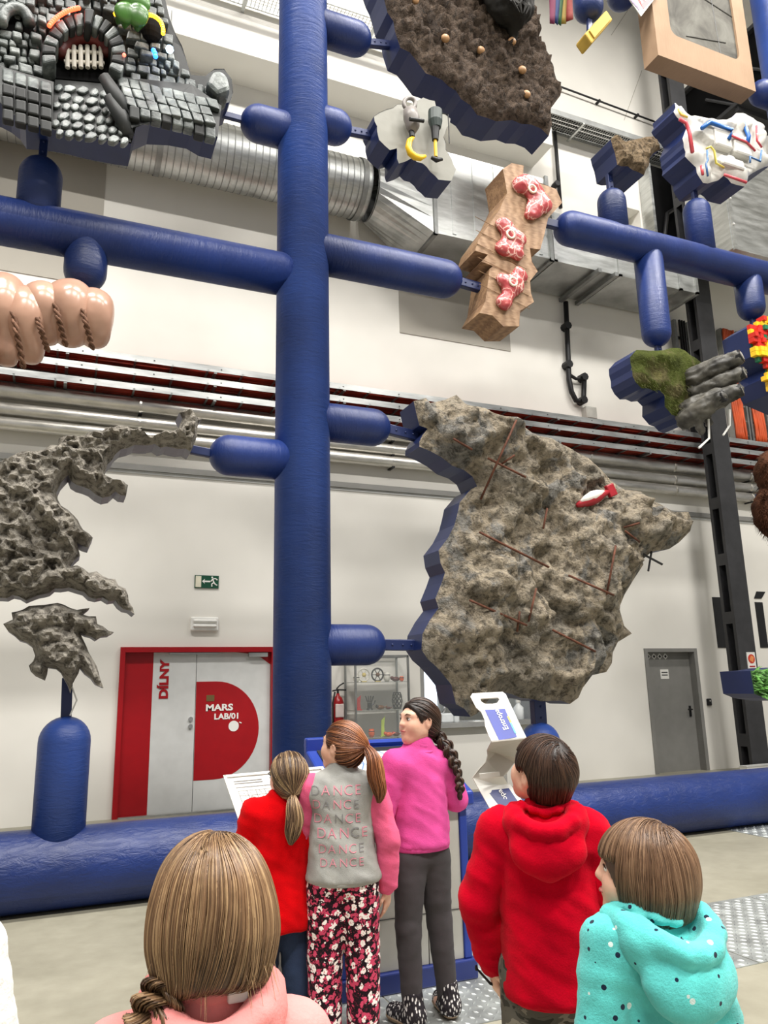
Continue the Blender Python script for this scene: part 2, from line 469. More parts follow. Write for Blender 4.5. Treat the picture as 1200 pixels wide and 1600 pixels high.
# ------------------------------------------------------------------ doors
d1 = thing('door_1', None, None, (1.8, WALL, 0)); tag(d1, kind='structure')
fr = MB()
fr.box2((0.79, WALL-0.05, 0), (0.85, WALL+0.12, 1.995)); fr.box2((2.75, WALL-0.05, 0), (2.81, WALL+0.12, 1.995)); fr.box2((0.79, WALL-0.05, 1.995), (2.81, WALL+0.12, 2.06))
fr.build('door_frame', m_red, d1)
y0 = WALL+0.03
MB().box2((0.85, y0, 0), (1.205, y0+0.04, 1.995)).build('red_door_panel', m_red, d1)
MB().box2((1.205, y0-0.004, 0), (1.752, y0+0.04, 1.995)).build('door_leaf', m_doorwhite, d1, bevel=0.004)
MB().box2((1.758, y0-0.004, 0), (2.75, y0+0.04, 1.995)).build('door_leaf', m_doorwhite, d1, bevel=0.004)
MB().box2((0.8, y0+0.05, 0), (2.8, y0+0.4, 2.05)).build('door_back', m_blackhole, d1)
zc, zt, zb, xr = 0.99, 1.615, 0.38, 2.60
poly = [(1.76, zt), (2.02, zt)]
for i in range(1, 24):
    a = PI/2-PI*i/24; poly.append((2.02+(xr-2.02)*math.cos(a), (zt+zb)/2+(zt-zb)/2*math.sin(a)))
poly += [(2.02, zb), (1.76, zb)]
MB().prism([(x, y0-0.004, z) for x, z in poly], (0, -0.003, 0)).build('red_letter_shape', m_red, d1)
c = [(2.35, 1.995)]+[(2.75-0.4*math.cos(a)*1.0, 1.995-0.16*(math.sin(a)**2)) for a in [PI/2*i/8 for i in range(9)]]+[(2.75, 1.995)]
MB().prism([(x, y0-0.004, z) for x, z in [(2.25, 1.995), (2.45, 1.975), (2.62, 1.92), (2.75, 1.83), (2.75, 1.995)]], (0, -0.003, 0)).build('red_corner', m_red, d1)
place_text('lettering', 'DÍLNY', (1.405, y0-0.008, 1.41), (0, 0, 1), (-1, 0, 0), 0.50, 0.145, m_red, d1, 0.05)
place_text('lettering', 'MARS', (1.893, y0-0.011, 1.235), (1, 0, 0), (0, 0, 1), 0.355, 0.088, m_white, d1, 0.035)
place_text('lettering', 'LAB/01', (2.005, y0-0.011, 1.125), (1, 0, 0), (0, 0, 1), 0.315, 0.078, m_white, d1, 0.03)
b = MB().tube([(2.262, y0-0.006, 1.035), (2.262, y0-0.012, 1.035)], 0.068, 24); b.build('white_dot', m_white, d1)
MB().tube([(2.335, y0-0.009, 1.083), (2.365, y0-0.009, 1.068)], 0.008, 6).build('white_dash', m_white, d1)
MB().box2((1.895, y0-0.011, 1.36), (2.0, y0-0.007, 1.44)).build('small_badge', mplain('khaki_print', (106, 84, 44), 0.6), d1, bevel=0.01)
for z in (1.145, 1.055): MB().tube([(1.70, y0-0.004, z), (1.70, y0-0.035, z)], 0.028, 16).build('door_knob', m_chrome, d1, smooth=False)
MB().box2((1.40, y0-0.04, 1.965), (2.05, y0-0.004, 1.99)).build('door_closer', m_galv, d1)
MB().box2((2.44, y0-0.06, 1.93), (2.70, y0-0.004, 1.985)).build('door_closer', m_galv, d1)
MB().box2((0.86, WALL-0.09, 0.0), (2.9, WALL-0.03, 0.02)).build('threshold', m_galv, d1)

d2 = tag(thing('door_2', None, None, (9.78, WALL, 0)), kind='structure')
fr = MB(); fr.box2((9.2, WALL-0.02, 0), (9.27, WALL+0.13, 1.97)); fr.box2((10.29, WALL-0.02, 0), (10.36, WALL+0.3, 1.97)); fr.box2((9.2, WALL-0.02, 1.97), (10.36, WALL+0.13, 2.03))
fr.build('door_frame', m_doorgrey, d2)
MB().box2((9.27, WALL+0.12, 0), (10.29, WALL+0.17, 1.97)).build('door_leaf', m_doorgrey, d2)
MB().box2((9.1, WALL+0.36, 0), (10.5, WALL+0.4, 2.1)).build('door_back', m_blackhole, d2)
for k in range(4):
    cx = 9.39+k*0.125; z = 1.9; r = 0.055
    f = MB().prism([(cx-r, WALL+0.118, z), (cx, WALL+0.118, z-r), (cx+r, WALL+0.118, z), (cx, WALL+0.118, z+r)], (0, -0.002, 0)).build('hazard_sticker', m_paper, d2)
    q = r*0.5; MB().prism([(cx-q, WALL+0.115, z), (cx, WALL+0.115, z-q), (cx+q, WALL+0.115, z), (cx, WALL+0.115, z+q)], (0, -0.002, 0)).build('symbol', m_ink, f)
nt = MB().box2((9.62, WALL+0.116, 1.52), (9.80, WALL+0.119, 1.68)).build('paper_notice', m_paper, d2)
for z in (1.63, 1.585): MB().box2((9.645, WALL+0.113, z-0.008), (9.775, WALL+0.116, z+0.008)).build('printed_line', m_ink, nt)
MB().tube([(10.19, WALL+0.12, 1.0), (10.19, WALL+0.06, 1.0), (10.10, WALL+0.06, 1.0)], 0.012, 8).build('door_handle', m_black, d2)
MB().box2((10.17, WALL+0.105, 0.88), (10.21, WALL+0.12, 1.06)).build('handle_plate', m_black, d2)

# ------------------------------------------------------------------ signs and small fittings on the wall
t = thing('exit_sign', 'green emergency exit sign with running figure above the red double door', 'sign', (1.85, WALL, 2.9))
m_green = mplain('exit_sign_green', (14, 74, 52), 0.4, 0, 0.4, 0.03)
m_pale = mplain('pale_cream_panel', (222, 218, 196), 0.5)
MB().box2((1.69, WALL-0.02, 2.845), (2.01, WALL, 3.015)).build('sign_plate', m_green, t)
MB().box2((1.70, WALL-0.023, 2.855), (1.775, WALL-0.019, 3.005)).build('cream_panel', m_pale, t)
ys = WALL-0.024
MB().prism([(1.785, ys, 2.935), (1.825, ys, 2.97), (1.815, ys, 2.945), (1.895, ys, 2.945), (1.895, ys, 2.925), (1.815, ys, 2.925), (1.825, ys, 2.90)], (0, 0.004, 0)).build('arrow', m_white, t)
rf = MB(); rf.ball((1.92, ys, 2.99), (0.013, 0.003, 0.013), 10, 6)
for pts in ([(1.925, 2.97), (1.945, 2.92)], [(1.928, 2.968), (1.965, 2.975), (1.99, 2.955)], [(1.925, 2.965), (1.905, 2.935)], [(1.945, 2.92), (1.915, 2.90), (1.918, 2.865)], [(1.945, 2.92), (1.965, 2.895), (1.99, 2.885)]):
    rf.tube([(x, ys, z) for x, z in pts], 0.009, 6)
rf.build('running_figure', m_white, t)
t = thing('emergency_light', 'white ribbed emergency light box between exit sign and red door', 'light', (1.83, WALL, 2.35))
MB().box2((1.65, WALL-0.05, 2.27), (2.02, WALL, 2.455)).build('housing', m_white, t, bevel=0.02)
for z in (2.40, 2.335): MB().capsule((1.68, WALL-0.055, z), (1.99, WALL-0.055, z), 0.022, 12).build('diffuser_bar', m_white, t, smooth=True)
t = thing('card_reader', 'small black card reader on the wall right of the grey door', 'reader', at(1107, 1097, WALL))
c = at(1107, 1097, WALL)
MB().box2((c.x-0.05, WALL-0.03, c.z-0.06), (c.x+0.05, WALL, c.z+0.06)).build('case', m_black, t, bevel=0.012)
MB().ball((c.x+0.01, WALL-0.03, c.z+0.02), 0.012, 8, 6).build('indicator', m_white, t)
# big black letters painted as raised wall lettering
t = thing('wall_letter', 'large black squared wall letter partly behind the dark steel column', 'letter', (11.1, WALL, 2.0))
b = MB()
for x0, z0, x1, z1 in ((10.87, 2.04, 11.05, 2.94), (11.12, 2.04, 11.38, 2.94), (11.05, 2.04, 11.12, 2.23), (11.05, 2.75, 11.12, 2.94)): b.box2((x0, WALL-0.015, z0), (x1, WALL, z1))
b.build('letter_body', m_black, t)
t = thing('wall_letter', 'large black letter Í on the wall right of the dark steel column', 'letter', (12.0, WALL, 2.0))
MB().box2((11.90, WALL-0.015, 2.04), (12.09, WALL, 2.87)).build('letter_stem', m_black, t)
MB().prism([(11.90, WALL-0.015, 2.94), (12.08, WALL-0.015, 2.94), (12.2, WALL-0.015, 3.07), (11.98, WALL-0.015, 3.07)], (0, 0.015, 0)).build('accent', m_black, t)

# fire extinguisher
t = thing('fire_extinguisher', 'red fire extinguisher hanging on the wall left of the glass cabinet', 'extinguisher', (3.68, WALL-0.1, 0.75))
m_ext = mplain('extinguisher_red', (150, 16, 22), 0.3, 0, 0.5, 0.03)
MB().lathe((3.68, WALL-0.1, 0.86), [(0.001, 0), (0.07, 0.005), (0.078, 0.03), (0.078, 0.44), (0.06, 0.5), (0.025, 0.53), (0.022, 0.56)], 20).build('cylinder', m_ext, t, smooth=True)
MB().box2((3.62, WALL-0.182, 1.1), (3.74, WALL-0.15, 1.28)).build('label_plate', mplain('pale_label', (205, 190, 185), 0.6), t, bevel=0.01)
MB().tube([(3.68, WALL-0.1, 1.4), (3.68, WALL-0.1, 1.48)], 0.016, 10).build('valve', m_black, t)
MB().tube([(3.60, WALL-0.1, 1.455), (3.68, WALL-0.1, 1.47), (3.80, WALL-0.1, 1.465)], 0.011, 8).build('lever', m_black, t)
MB().tube([(3.66, WALL-0.1, 1.48), (3.71, WALL-0.1, 1.53), (3.77, WALL-0.1, 1.56)], 0.010, 8).build('handle', m_black, t)
MB().tube([(3.63, WALL-0.12, 1.44), (3.59, WALL-0.14, 1.3), (3.595, WALL-0.13, 1.0)], 0.012, 8).build('hose', m_black, t)
MB().box2((3.64, WALL-0.03, 1.0), (3.72, WALL, 1.3)).build('wall_bracket', m_black, t)

# ------------------------------------------------------------------ cable trays, pipes and rail along the wall
X0, X1 = -10.0, 20.0
rung_me = None
for k, (z, nm) in enumerate(((5.84, 'topmost'), (5.645, 'middle'), (5.435, 'lowest'))):
    t = thing('cable_tray', '%s of three long galvanised cable trays with red-brown cables along the white wall' % nm, 'cable tray', (5, WALL-0.2, z), 'cable trays on the back wall')
    MB().box2((X0, WALL-0.405, z-0.045), (X1, WALL-0.40, z+0.045)).build('front_rail', m_galv, t)
    MB().box2((X0, WALL-0.05, z-0.045), (X1, WALL-0.045, z+0.045)).build('back_rail', m_galv, t)
    for j in range(5):
        yy = WALL-0.36+j*0.072; ph = rng.random()*6
        MB().tube([(X0+i*0.75, yy+0.012*math.sin(i*1.7+ph), z+0.02+0.006*math.sin(i*2.3+ph)) for i in range(41)], 0.03, 8).build('cable', m_redcable, t, smooth=True)
    for i in range(34):
        x = -2.6+i*0.48
        if rung_me is None:
            rung_me = MB().box((0, 0, 0), (0.025, 0.36, 0.02)).mesh('rung'); rung_me.materials.append(m_galv_dull)
        o = link('rung', rung_me, None); o.location = (x, WALL-0.225, z-0.03); attach(o, t)
    for i in range(18):
        x = 0.1+i*0.9
        MB().box((x, WALL-0.408, z), (0.02, 0.006, 0.012)).build('rail_slot', m_dark, t)
    for i in range(9):
        x = -2+i*1.9
        MB().box2((x, WALL-0.40, z-0.065), (x+0.04, WALL, z-0.045)).build('bracket_arm', m_galv_dull, t)
for k, (z, r) in enumerate(((5.26, 0.105), (5.02, 0.085), (4.83, 0.085))):
    t = thing('service_pipe', '%s of three long silver clad pipes under the cable trays' % ['thick upper', 'middle', 'lowest'][k], 'pipe', (5, WALL-0.16, z), 'silver pipes on the back wall')
    MB().tube([(X0, WALL-0.16, z), (X1, WALL-0.16, z)], r, 20).build('cladding', m_silver, t, smooth=True)
    for i in range(8): MB().tube([(-1.0+i*1.85, WALL-0.16, z), (-0.97+i*1.85, WALL-0.16, z)], r+0.004, 20).build('clad_joint', m_silver, t)
    for i in range(4):
        x = 0.85+i*3.7
        MB().box2((x, WALL-0.2, z-r-0.012), (x+0.045, WALL-0.014, z-r+0.01)).build('pipe_bracket', m_black, t)
t = thing('wall_rail', 'long narrow dark grey rail running along the wall under the silver pipes', 'rail', (5, WALL, 4.45))
MB().box2((X0, WALL-0.05, 4.40), (X1, WALL, 4.48)).build('rail', m_doorgrey, t)
MB().box2((X0, WALL-0.015, 4.36), (X1, WALL, 4.40)).build('lip', m_doorwhite, t)

# ------------------------------------------------------------------ ventilation
t = thing('spiral_duct', 'large round spiral-seam ventilation duct running behind the blue post', 'duct', (1.5, 9.9, 9.1))
MB().tube([(-12+i*0.5, 9.9, 9.1) for i in range(33)], 0.45, 36, caps=False).build('duct_tube', m_galv, t, smooth=True)
b = MB()
for i in range(95): b.tube([(-5.0+i*0.1-0.006, 9.9, 9.1), (-5.0+i*0.1+0.006, 9.9, 9.1)], 0.456, 36, caps=False)
tag(b.build('spiral_seams', m_galv_dull, t, smooth=True), kind='stuff')
for x in (-3.2, 0.9, 3.9): MB().tube([(x-0.04, 9.9, 9.1), (x+0.04, 9.9, 9.1)], 0.468, 36, caps=False).build('coupling_band', m_galv_dull, t, smooth=True)
for x in (0.95, 3.2):
    MB().tube([(x, 9.9-0.47, 9.1), (x, 9.9-0.47, 10.9)], 0.008, 6).build('hanger_rod', m_galv_dull, t)
t = thing('square_duct', 'tall rectangular sheet metal duct with tapered end joined to the spiral duct', 'duct', (6, 9.9, 8.3))
ring = [(9.9+0.45*math.cos(2*PI*i/32), 9.1+0.45*math.sin(2*PI*i/32)) for i in range(32)]
sq = []
for i in range(32):
    a = 2*PI*i/32; cx, sz = math.cos(a), math.sin(a); mx = max(abs(cx), abs(sz)); sq.append((9.9+0.5*cx/mx, 9.05+0.75*sz/mx))
b = MB(); b.add([(4.12, y, z) for y, z in ring]+[(4.98, y, z) for y, z in sq], [(i, (i+1) % 32, 32+(i+1) % 32, 32+i) for i in range(32)]); b.build('tapered_end', m_galv, t)
MB().box2((4.98, 9.4, 8.3), (7.15, 10.4, 9.8)).build('casing', m_galv, t)
for x in (5.0, 7.13):
    b = MB(); b.box2((x-0.03, 9.36, 8.26), (x+0.03, 9.41, 9.84)); b.box2((x-0.03, 9.36, 8.26), (x+0.03, 10.42, 8.31)); b.build('flange', m_galv_dull, t)
for i in range(5): MB().box2((5.3+i*0.4, 9.385, 8.34), (5.36+i*0.4, 9.402, 9.76)).build('stiffening_fold', m_galv, t)
t = thing('low_duct', 'lower rectangular galvanised duct continuing right behind the wooden slab', 'duct', (9, 9.9, 8.3))
MB().box2((7.15, 9.42, 8.3), (10.32, 10.4, 9.22)).build('casing', m_galv, t)
for x in (7.22, 8.55, 9.9, 10.28):
    b = MB(); b.box2((x-0.03, 9.385, 8.265), (x+0.03, 9.425, 9.25)); b.box2((x-0.03, 9.385, 8.265), (x+0.03, 10.41, 8.31)); b.build('flange', m_galv, t)
for x in (8.0, 8.35): MB().box2((x, 9.3, 8.2), (x+0.07, 10.42, 8.27)).build('support_bar', m_galv_dull, t)
t = thing('riser_duct', 'shiny tall sheet metal duct rising at the right above the blue beam', 'duct', (11.8, 9.05, 8.75))
MB().box2((10.35, 8.6, 8.75), (13.4, 9.5, 10.6)).build('casing', m_galv, t)
for x in (10.4, 11.8): MB().box2((x-0.03, 8.56, 8.72), (x+0.03, 8.61, 10.63)).build('flange', m_galv, t)
for z in (9.2, 9.7, 10.2): MB().ball((10.4, 8.555, z), 0.025, 8, 6).build('bolt', m_white, t)
t = thing('vent_recess', 'dark open equipment bay in the wall behind the small brown slab', 'vent', (10.6, WALL, 9.3))
MB().box2((10.25, WALL-0.25, 9.3), (10.95, WALL-0.02, 11.5)).build('bay_box', m_blackhole, t)
MB().box2((10.2, WALL-0.3, 9.3), (10.26, WALL-0.01, 11.5)).build('bay_frame', m_galv, t)
MB().tube([(10.4, WALL-0.3, 9.32), (10.35, WALL-0.35, 9.8), (10.5, WALL-0.35, 10.4), (10.9, WALL-0.3, 10.7)], 0.04, 8).build('hose', m_black, t, smooth=True)

# cable ladder mesh and conduits high on the wall
zt = at(870, 182, 10.0).z
t = thing('mesh_tray', 'wire mesh cable tray high on the wall beside the brown slab', 'cable tray', (9.5, 10.2, zt))
MB().box2((-6, 9.92, zt-0.03), (-5.9, 9.93, zt)).build('end_stop', m_galv, t)
for y in (9.95, 10.38): MB().box2((7.7, y-0.01, zt-0.02), (12.5, y+0.01, zt+0.09)).build('side_rail', m_galv_dull, t)
b = MB()
for i in range(90): b.tube([(7.75+i*0.053, 9.95, zt-0.01), (7.75+i*0.053, 10.38, zt-0.01)], 0.005, 4)
for j in range(9): b.tube([(7.7, 9.97+j*0.05, zt-0.006), (12.5, 9.97+j*0.05, zt-0.006)], 0.004, 4)
tag(b.build('wire_mesh', m_galv, t), kind='stuff')
for x in (8.5, 9.75, 11.0): MB().box2((x, 9.93, zt-0.05), (x+0.04, 10.45, zt-0.02)).build('bracket', m_galv, t)
for y in (10.05, 10.14, 10.23, 10.31): MB().tube([(7.7, y, zt+0.03), (12.5, y, zt+0.03)], 0.028, 8).build('cable', m_black, t, smooth=True)
zt2 = at(380, 8, 9.7).z
t = thing('mesh_tray', 'wire mesh cable tray above the white wall ledge left of the blue post', 'cable tray', (1.5, 9.5, zt2))
for y in (9.2, 9.7): MB().box2((-6, y-0.01, zt2), (6.5, y+0.01, zt2+0.1)).build('side_rail', m_galv, t)
b = MB()
for i in range(160): b.tube([(-4+i*0.06, 9.2, zt2), (-4+i*0.06, 9.7, zt2)], 0.005, 4)
for j in range(10): b.tube([(-6, 9.2+j*0.055, zt2+0.004), (6.5, 9.2+j*0.055, zt2+0.004)], 0.004, 4)
tag(b.build('wire_mesh', m_galv, t), kind='stuff')
for x in (-1.5, 0.2, 2.0, 4): MB().box2((x, 9.18, zt2-0.04), (x+0.05, 9.85, zt2)).build('bracket', m_galv, t)
def conduit(label, pts, r, Y=WALL-0.085, clips=()):
    t = thing('conduit', label, 'conduit', at(*pts[0], Y))
    MB().tube([at(x, y, Y) for x, y in pts], r, 8).build('tube', m_black, t, smooth=True)
    for c in clips:
        w = at(*c, Y); MB().tube([w+Vector((0, -r*1.5, 0)), (w.x, WALL, w.z)], r*1.6, 8).build('clip', m_black, t)
    return t
conduit('thin dark pipe running level below the upper wall seam', [(845, 124), (1060, 204)], 0.018, clips=[(936, 158), (996, 180)])
conduit('slim dark vertical pipe on the white wall right of the ledge', [(866, 195), (876, 325)], 0.035, clips=[(869, 288)])
t = conduit('thick black cable conduit dropping from the duct to a grey box', [(884, 472), (888, 560), (889, 592), (893, 612), (900, 626), (908, 628), (912, 620), (913, 590), (908, 588)], 0.045, clips=[(885, 510), (887, 570), (911, 590), (910, 626)])
MB().tube([at(889, 585, WALL-.085), at(900, 592, WALL-.085), at(911, 592, WALL-.085)], 0.03, 8).build('branch', m_black, t)
t = thing('junction_box', 'grey electrical box on the wall under the black conduit', 'box', at(916, 650, WALL))
a = at(908, 638, WALL); b_ = at(926, 660, WALL)
MB().box2((a.x, WALL-0.14, b_.z), (b_.x, WALL, a.z)).build('case', mplain('grey_box_plastic', (178, 176, 168), 0.5), t, bevel=0.01)
MB().box2((a.x+0.01, WALL-0.15, b_.z+0.02), (b_.x-0.01, WALL-0.135, a.z-0.02)).build('lid', mplain('grey_box_plastic', (178, 176, 168), 0.5), t, bevel=0.008)

# vertical cable ladders with orange cables
t = thing('cable_ladder', 'vertical cable ladder full of orange cables behind the dark column', 'cable ladder', (12.3, WALL-0.1, 5.9))
for x in (11.80, 12.22, 12.30, 12.75): MB().box2((x-0.02, WALL-0.13, 5.9), (x+0.02, WALL-0.02, 8.3)).build('ladder_rail', m_galv_dull, t)
for i in range(8):
    z = 6.1+i*0.3
    for xa, xb in ((11.80, 12.22), (12.30, 12.75)): MB().box2((xa, WALL-0.10, z-0.015), (xb, WALL-0.07, z+0.015)).build('rung', m_galv_dull, t)
for grp in ((11.84, 6), (12.37, 6)):
    for j in range(grp[1]):
        x = grp[0]+j*0.048; ph = rng.random()*6
        MB().tube([(x+0.012*math.sin(i*1.3+ph), WALL-0.14+0.012*math.cos(i*1.1+ph), 5.97+i*0.165) for i in range(15)], 0.026, 8).build('cable', m_orange, t, smooth=True)
t = thing('cable_ladder', 'narrow empty grey cable ladder on the wall left of the dark column', 'cable ladder', (10.8, WALL-0.1, 5.9))
for x in (10.62, 10.95): MB().box2((x-0.03, WALL-0.12, 5.9), (x+0.03, WALL-0.02, 8.28)).build('ladder_rail', m_galv_dull, t)
for i in range(7): MB().box2((10.62, WALL-0.10, 6.1+i*0.3), (10.95, WALL-0.07, 6.15+i*0.3)).build('rung', m_dark, t)
for j in range(3): MB().tube([(10.72+j*0.06, WALL-0.13, 5.9), (10.72+j*0.06, WALL-0.13, 8.28)], 0.022, 8).build('cable', m_black, t)

# dark steel column
t = thing('steel_column', 'dark grey steel column with slotted side plates at the right', 'column', (10.63, 9.73, 0))
MB().box2((10.44, 9.60, 0), (10.82, 9.66, 15.4)).build('front_plate', m_dark, t)
MB().box2((10.44, 9.80, 0), (10.82, 9.86, 15.4)).build('rear_plate', m_dark, t)
MB().box2((10.60, 9.66, 0), (10.66, 9.80, 15.4)).build('web', m_blackhole, t)
for i in range(15): MB().box2((10.44, 9.66, 0.42+i*0.99), (10.45, 9.80, 0.62+i*0.99)).build('batten_plate', m_dark, t)
MB().box2((10.40, 9.55, 0), (10.86, 9.9, 0.03)).build('base_plate', m_dark, t)
t = thing('wall_plinth', 'low white plinth at the foot of the dark column', 'plinth', (12, 9.43, 0))
MB().box2((10.05, 9.36, 0), (14, 9.5, 0.155)).build('body', m_white, t); MB().box2((10.04, 9.35, 0.155), (14, 9.51, 0.165)).build('top_strip', m_doorwhite, t)
t = thing('warning_notice', 'small white notice with round red-orange symbol on the dark column', 'sign', at(1175, 1030, 9.59))
a = at(1166, 1019, 9.59); b_ = at(1182, 1045, 9.59)
MB().box2((a.x, 9.585, b_.z), (b_.x, 9.6, a.z)).build('notice_plate', m_white, t)
cx, cz = (a.x+b_.x)/2, a.z*0.6+b_.z*0.4
MB().tube([(cx, 9.586, cz), (cx, 9.58, cz)], 0.075, 20).build('red_disc', mplain('warning_red', (205, 60, 40), 0.5), t)
MB().prism([(cx-0.05, 9.58, cz-0.02), (cx+0.02, 9.58, cz-0.06), (cx+0.05, 9.58, cz+0.03), (cx-0.01, 9.58, cz+0.055)], (0, -0.003, 0)).build('symbol', mplain('warning_orange', (238, 150, 90), 0.5), t)
MB().box2((a.x+0.03, 9.58, b_.z+0.03), (b_.x-0.03, 9.586, b_.z+0.05)).build('caption_line', m_red, t)
# roof girder running from the wall towards the viewer
t = thing('roof_girder', 'dark steel roof girder with bracing behind the cardboard box', 'girder', (12.3, 4, 12.4))
MB().box2((11.55, -4, 12.35), (11.65, WALL-0.1, 13.6)).build('web_plate', m_blackhole, t)
MB().box2((11.45, -4, 12.3), (12.75, WALL-0.1, 12.38)).build('lower_flange', m_dark, t)
MB().box2((11.45, -4, 13.55), (12.75, WALL-0.1, 13.63)).build('upper_flange', m_dark, t)
for i in range(7): MB().box2((11.5, 0.6+i*1.4, 12.2), (12.9, 0.68+i*1.4, 12.3)).build('cross_bar', m_dark, t)
for y in (8.2, 9.1): MB().tube([(11.5, y, 12.4), (11.5, y+0.6, 13.0)], 0.03, 6).build('brace', m_dark, t)

# ------------------------------------------------------------------ counter window behind the big slab
w1 = tag(thing('window_1', None, None, (6, WALL+0.5, 0.95)), kind='structure')
MB().box2((4.6, WALL+1.9, 0), (7.6, WALL+1.95, 3)).build('room_back', m_wall, w1)
MB().box2((4.6, WALL+0.35, 0.0), (4.65, WALL+1.9, 3)).build('room_side', m_wall, w1); MB().box2((7.4, WALL+0.35, 0), (7.45, WALL+1.9, 3)).build('room_side', m_wall, w1)
MB().box2((4.6, WALL+0.35, 2.6), (7.45, WALL+1.9, 2.65)).build('room_top', m_wall, w1)
tb = NT('daylit_window_pane'); tb.col((230, 240, 250)); tb.set(0.2, emit=(225, 238, 255), es=2.2)
MB().box2((5.2, WALL+1.86, 1.0), (6.2, WALL+1.89, 2.3)).build('lit_pane', tb.m, w1)
b = MB(); b.box2((5.0, WALL-0.01, 0.93), (5.06, WALL+0.36, 2.27)); b.box2((6.94, WALL-0.01, 0.93), (7.0, WALL+0.36, 2.27)); b.box2((5.0, WALL-0.01, 2.22), (7.0, WALL+0.36, 2.28)); b.build('window_frame', m_cgrey, w1)
MB().box2((4.98, WALL-0.12, 0.89), (7.02, WALL+0.6, 0.955)).build('counter_top', m_cgrey, w1)
def bottle(label, x, y, z, h, r, m, cat='bottle'):
    t = thing('bottle', label, cat, (x, y, z), 'items on the service counter')
    MB().lathe((x, y, z), [(r*0.9, 0), (r, 0.01), (r, h*0.6), (r*0.45, h*0.75), (r*0.4, h*0.85)], 14).build('body', m, t, smooth=True)
    MB().lathe((x, y, z+h*0.85), [(r*0.5, 0), (r*0.5, h*0.15)], 12).build('cap', m_white, t)
m_cup = mplain('translucent_white_plastic', (226, 230, 230), 0.3)
bottle('clear white bottle on the counter close to the dark slab edge', 5.62, WALL+0.1, 0.955, 0.24, 0.05, m_cup)
bottle('tall pale jar on the counter right of the white display stand', 6.72, WALL+0.1, 0.955, 0.3, 0.08, m_cup, 'jar')
bottle('small dark flask on the counter right of the white display stand', 6.55, WALL+0.02, 0.955, 0.14, 0.035, m_black, 'flask')
bottle('short white beaker on the counter behind the white display stand', 6.22, WALL+0.05, 0.955, 0.18, 0.06, m_cup, 'beaker')
t = thing('counter_appliance', 'pale appliance with hoses on the counter behind the pink girl', 'appliance', (5.45, WALL+0.15, 0.955))
MB().box2((5.36, WALL+0.05, 0.955), (5.56, WALL+0.25, 1.09)).build('base', m_cup, t, bevel=0.02)
MB().tube([(5.4, WALL+0.1, 1.09), (5.44, WALL+0.08, 1.2), (5.52, WALL+0.08, 1.19), (5.57, WALL+0.08, 1.07)], 0.02, 8).build('spout', m_chrome, t, smooth=True)
t = thing('leaflet', 'white leaflet lying on the grey service counter', 'leaflet', (5.95, WALL+0.0, 0.955))
MB().box2((5.83, WALL-0.06, 0.956), (6.07, WALL+0.12, 0.962)).build('sheet', m_paper, t); MB().box2((5.86, WALL-0.05, 0.962), (5.95, WALL+0.02, 0.975)).build('folded_flap', m_cup, t)

# ------------------------------------------------------------------ glass display cabinet and its exhibits
CX0, CX1, CY0, CY1 = 3.81, 4.60, 10.0, 10.40
t = thing('display_cabinet', 'tall glass display cabinet with slim metal posts against the wall', 'cabinet', (4.2, 10.2, 0))
for x in (CX0, CX1):
    for y in (CY0, CY1): MB().box2((x-0.013, y-0.013, 0), (x+0.013, y+0.013, 1.92)).build('post', m_galv_dull, t)
for z in (0.05, 1.91):
    b = MB(); b.box2((CX0, CY0-0.013, z-0.015), (CX1, CY0+0.013, z+0.015)); b.box2((CX0, CY1-0.013, z-0.015), (CX1, CY1+0.013, z+0.015))
    for x in (CX0, CX1): b.box2((x-0.013, CY0, z-0.015), (x+0.013, CY1, z+0.015))
    b.build('frame', m_galv_dull, t)
SHZ = (0.46, 0.83, 1.19, 1.565)
for z in SHZ: MB().box2((CX0+0.014, CY0+0.014, z-0.008), (CX1-0.014, CY1-0.014, z)).build('glass_shelf', mplain('greenish_glass_edge', (150, 152, 145), 0.2, 0, 0.5), t)
MB().box2((CX0, CY0-0.003, 0.07), (CX1, CY0+0.003, 1.9)).build('glass_pane', m_glass, t)
MB().box2((CX0-0.003, CY0, 0.07), (CX0+0.003, CY1, 1.9)).build('glass_pane', m_glass, t)
MB().box2((CX1-0.003, CY0, 0.07), (CX1+0.003, CY1, 1.9)).build('glass_pane', m_glass, t)
def exhibit(name, label, cat, fn, x, z, y=10.12):
    t = thing(name, label, cat, (x, y, z), 'exhibits in the glass cabinet'); fn(t, x, y, z)
cols = dict(o=(226, 96, 40), r=(190, 30, 30), k=(36, 34, 32), b=(110, 72, 40), w=(225, 222, 210), g=(190, 214, 90), m=(90, 36, 34), y=(212, 190, 110), bl=(60, 80, 150))
mm = {k: mplain('exhibit_plastic_'+k, v, 0.4, 0, 0.5, 0.05) for k, v in cols.items()}
def wheel(rim, hub):
    def f(t, x, y, z):
        r = 0.085
        MB().tube([(x+r*math.cos(a), y, z+r+0.012+r*math.sin(a)) for a in np.linspace(0, 2*PI, 24, endpoint=False)], 0.012, 6, closed=True).build('rim', mm[rim], t, smooth=True)
        for k in range(6):
            a = k*PI/3; MB().tube([(x, y, z+r+0.012), (x+r*math.cos(a), y, z+r+0.012+r*math.sin(a))], 0.006, 6).build('spoke', mm[rim], t)
        MB().ball((x, y-0.01, z+r+0.012), 0.03, 12, 8).build('hub', mm[hub], t, smooth=True)
        MB().box((x, y, z+0.006), (0.07, 0.05, 0.012)).build('stand', mm['y'], t)
    return f
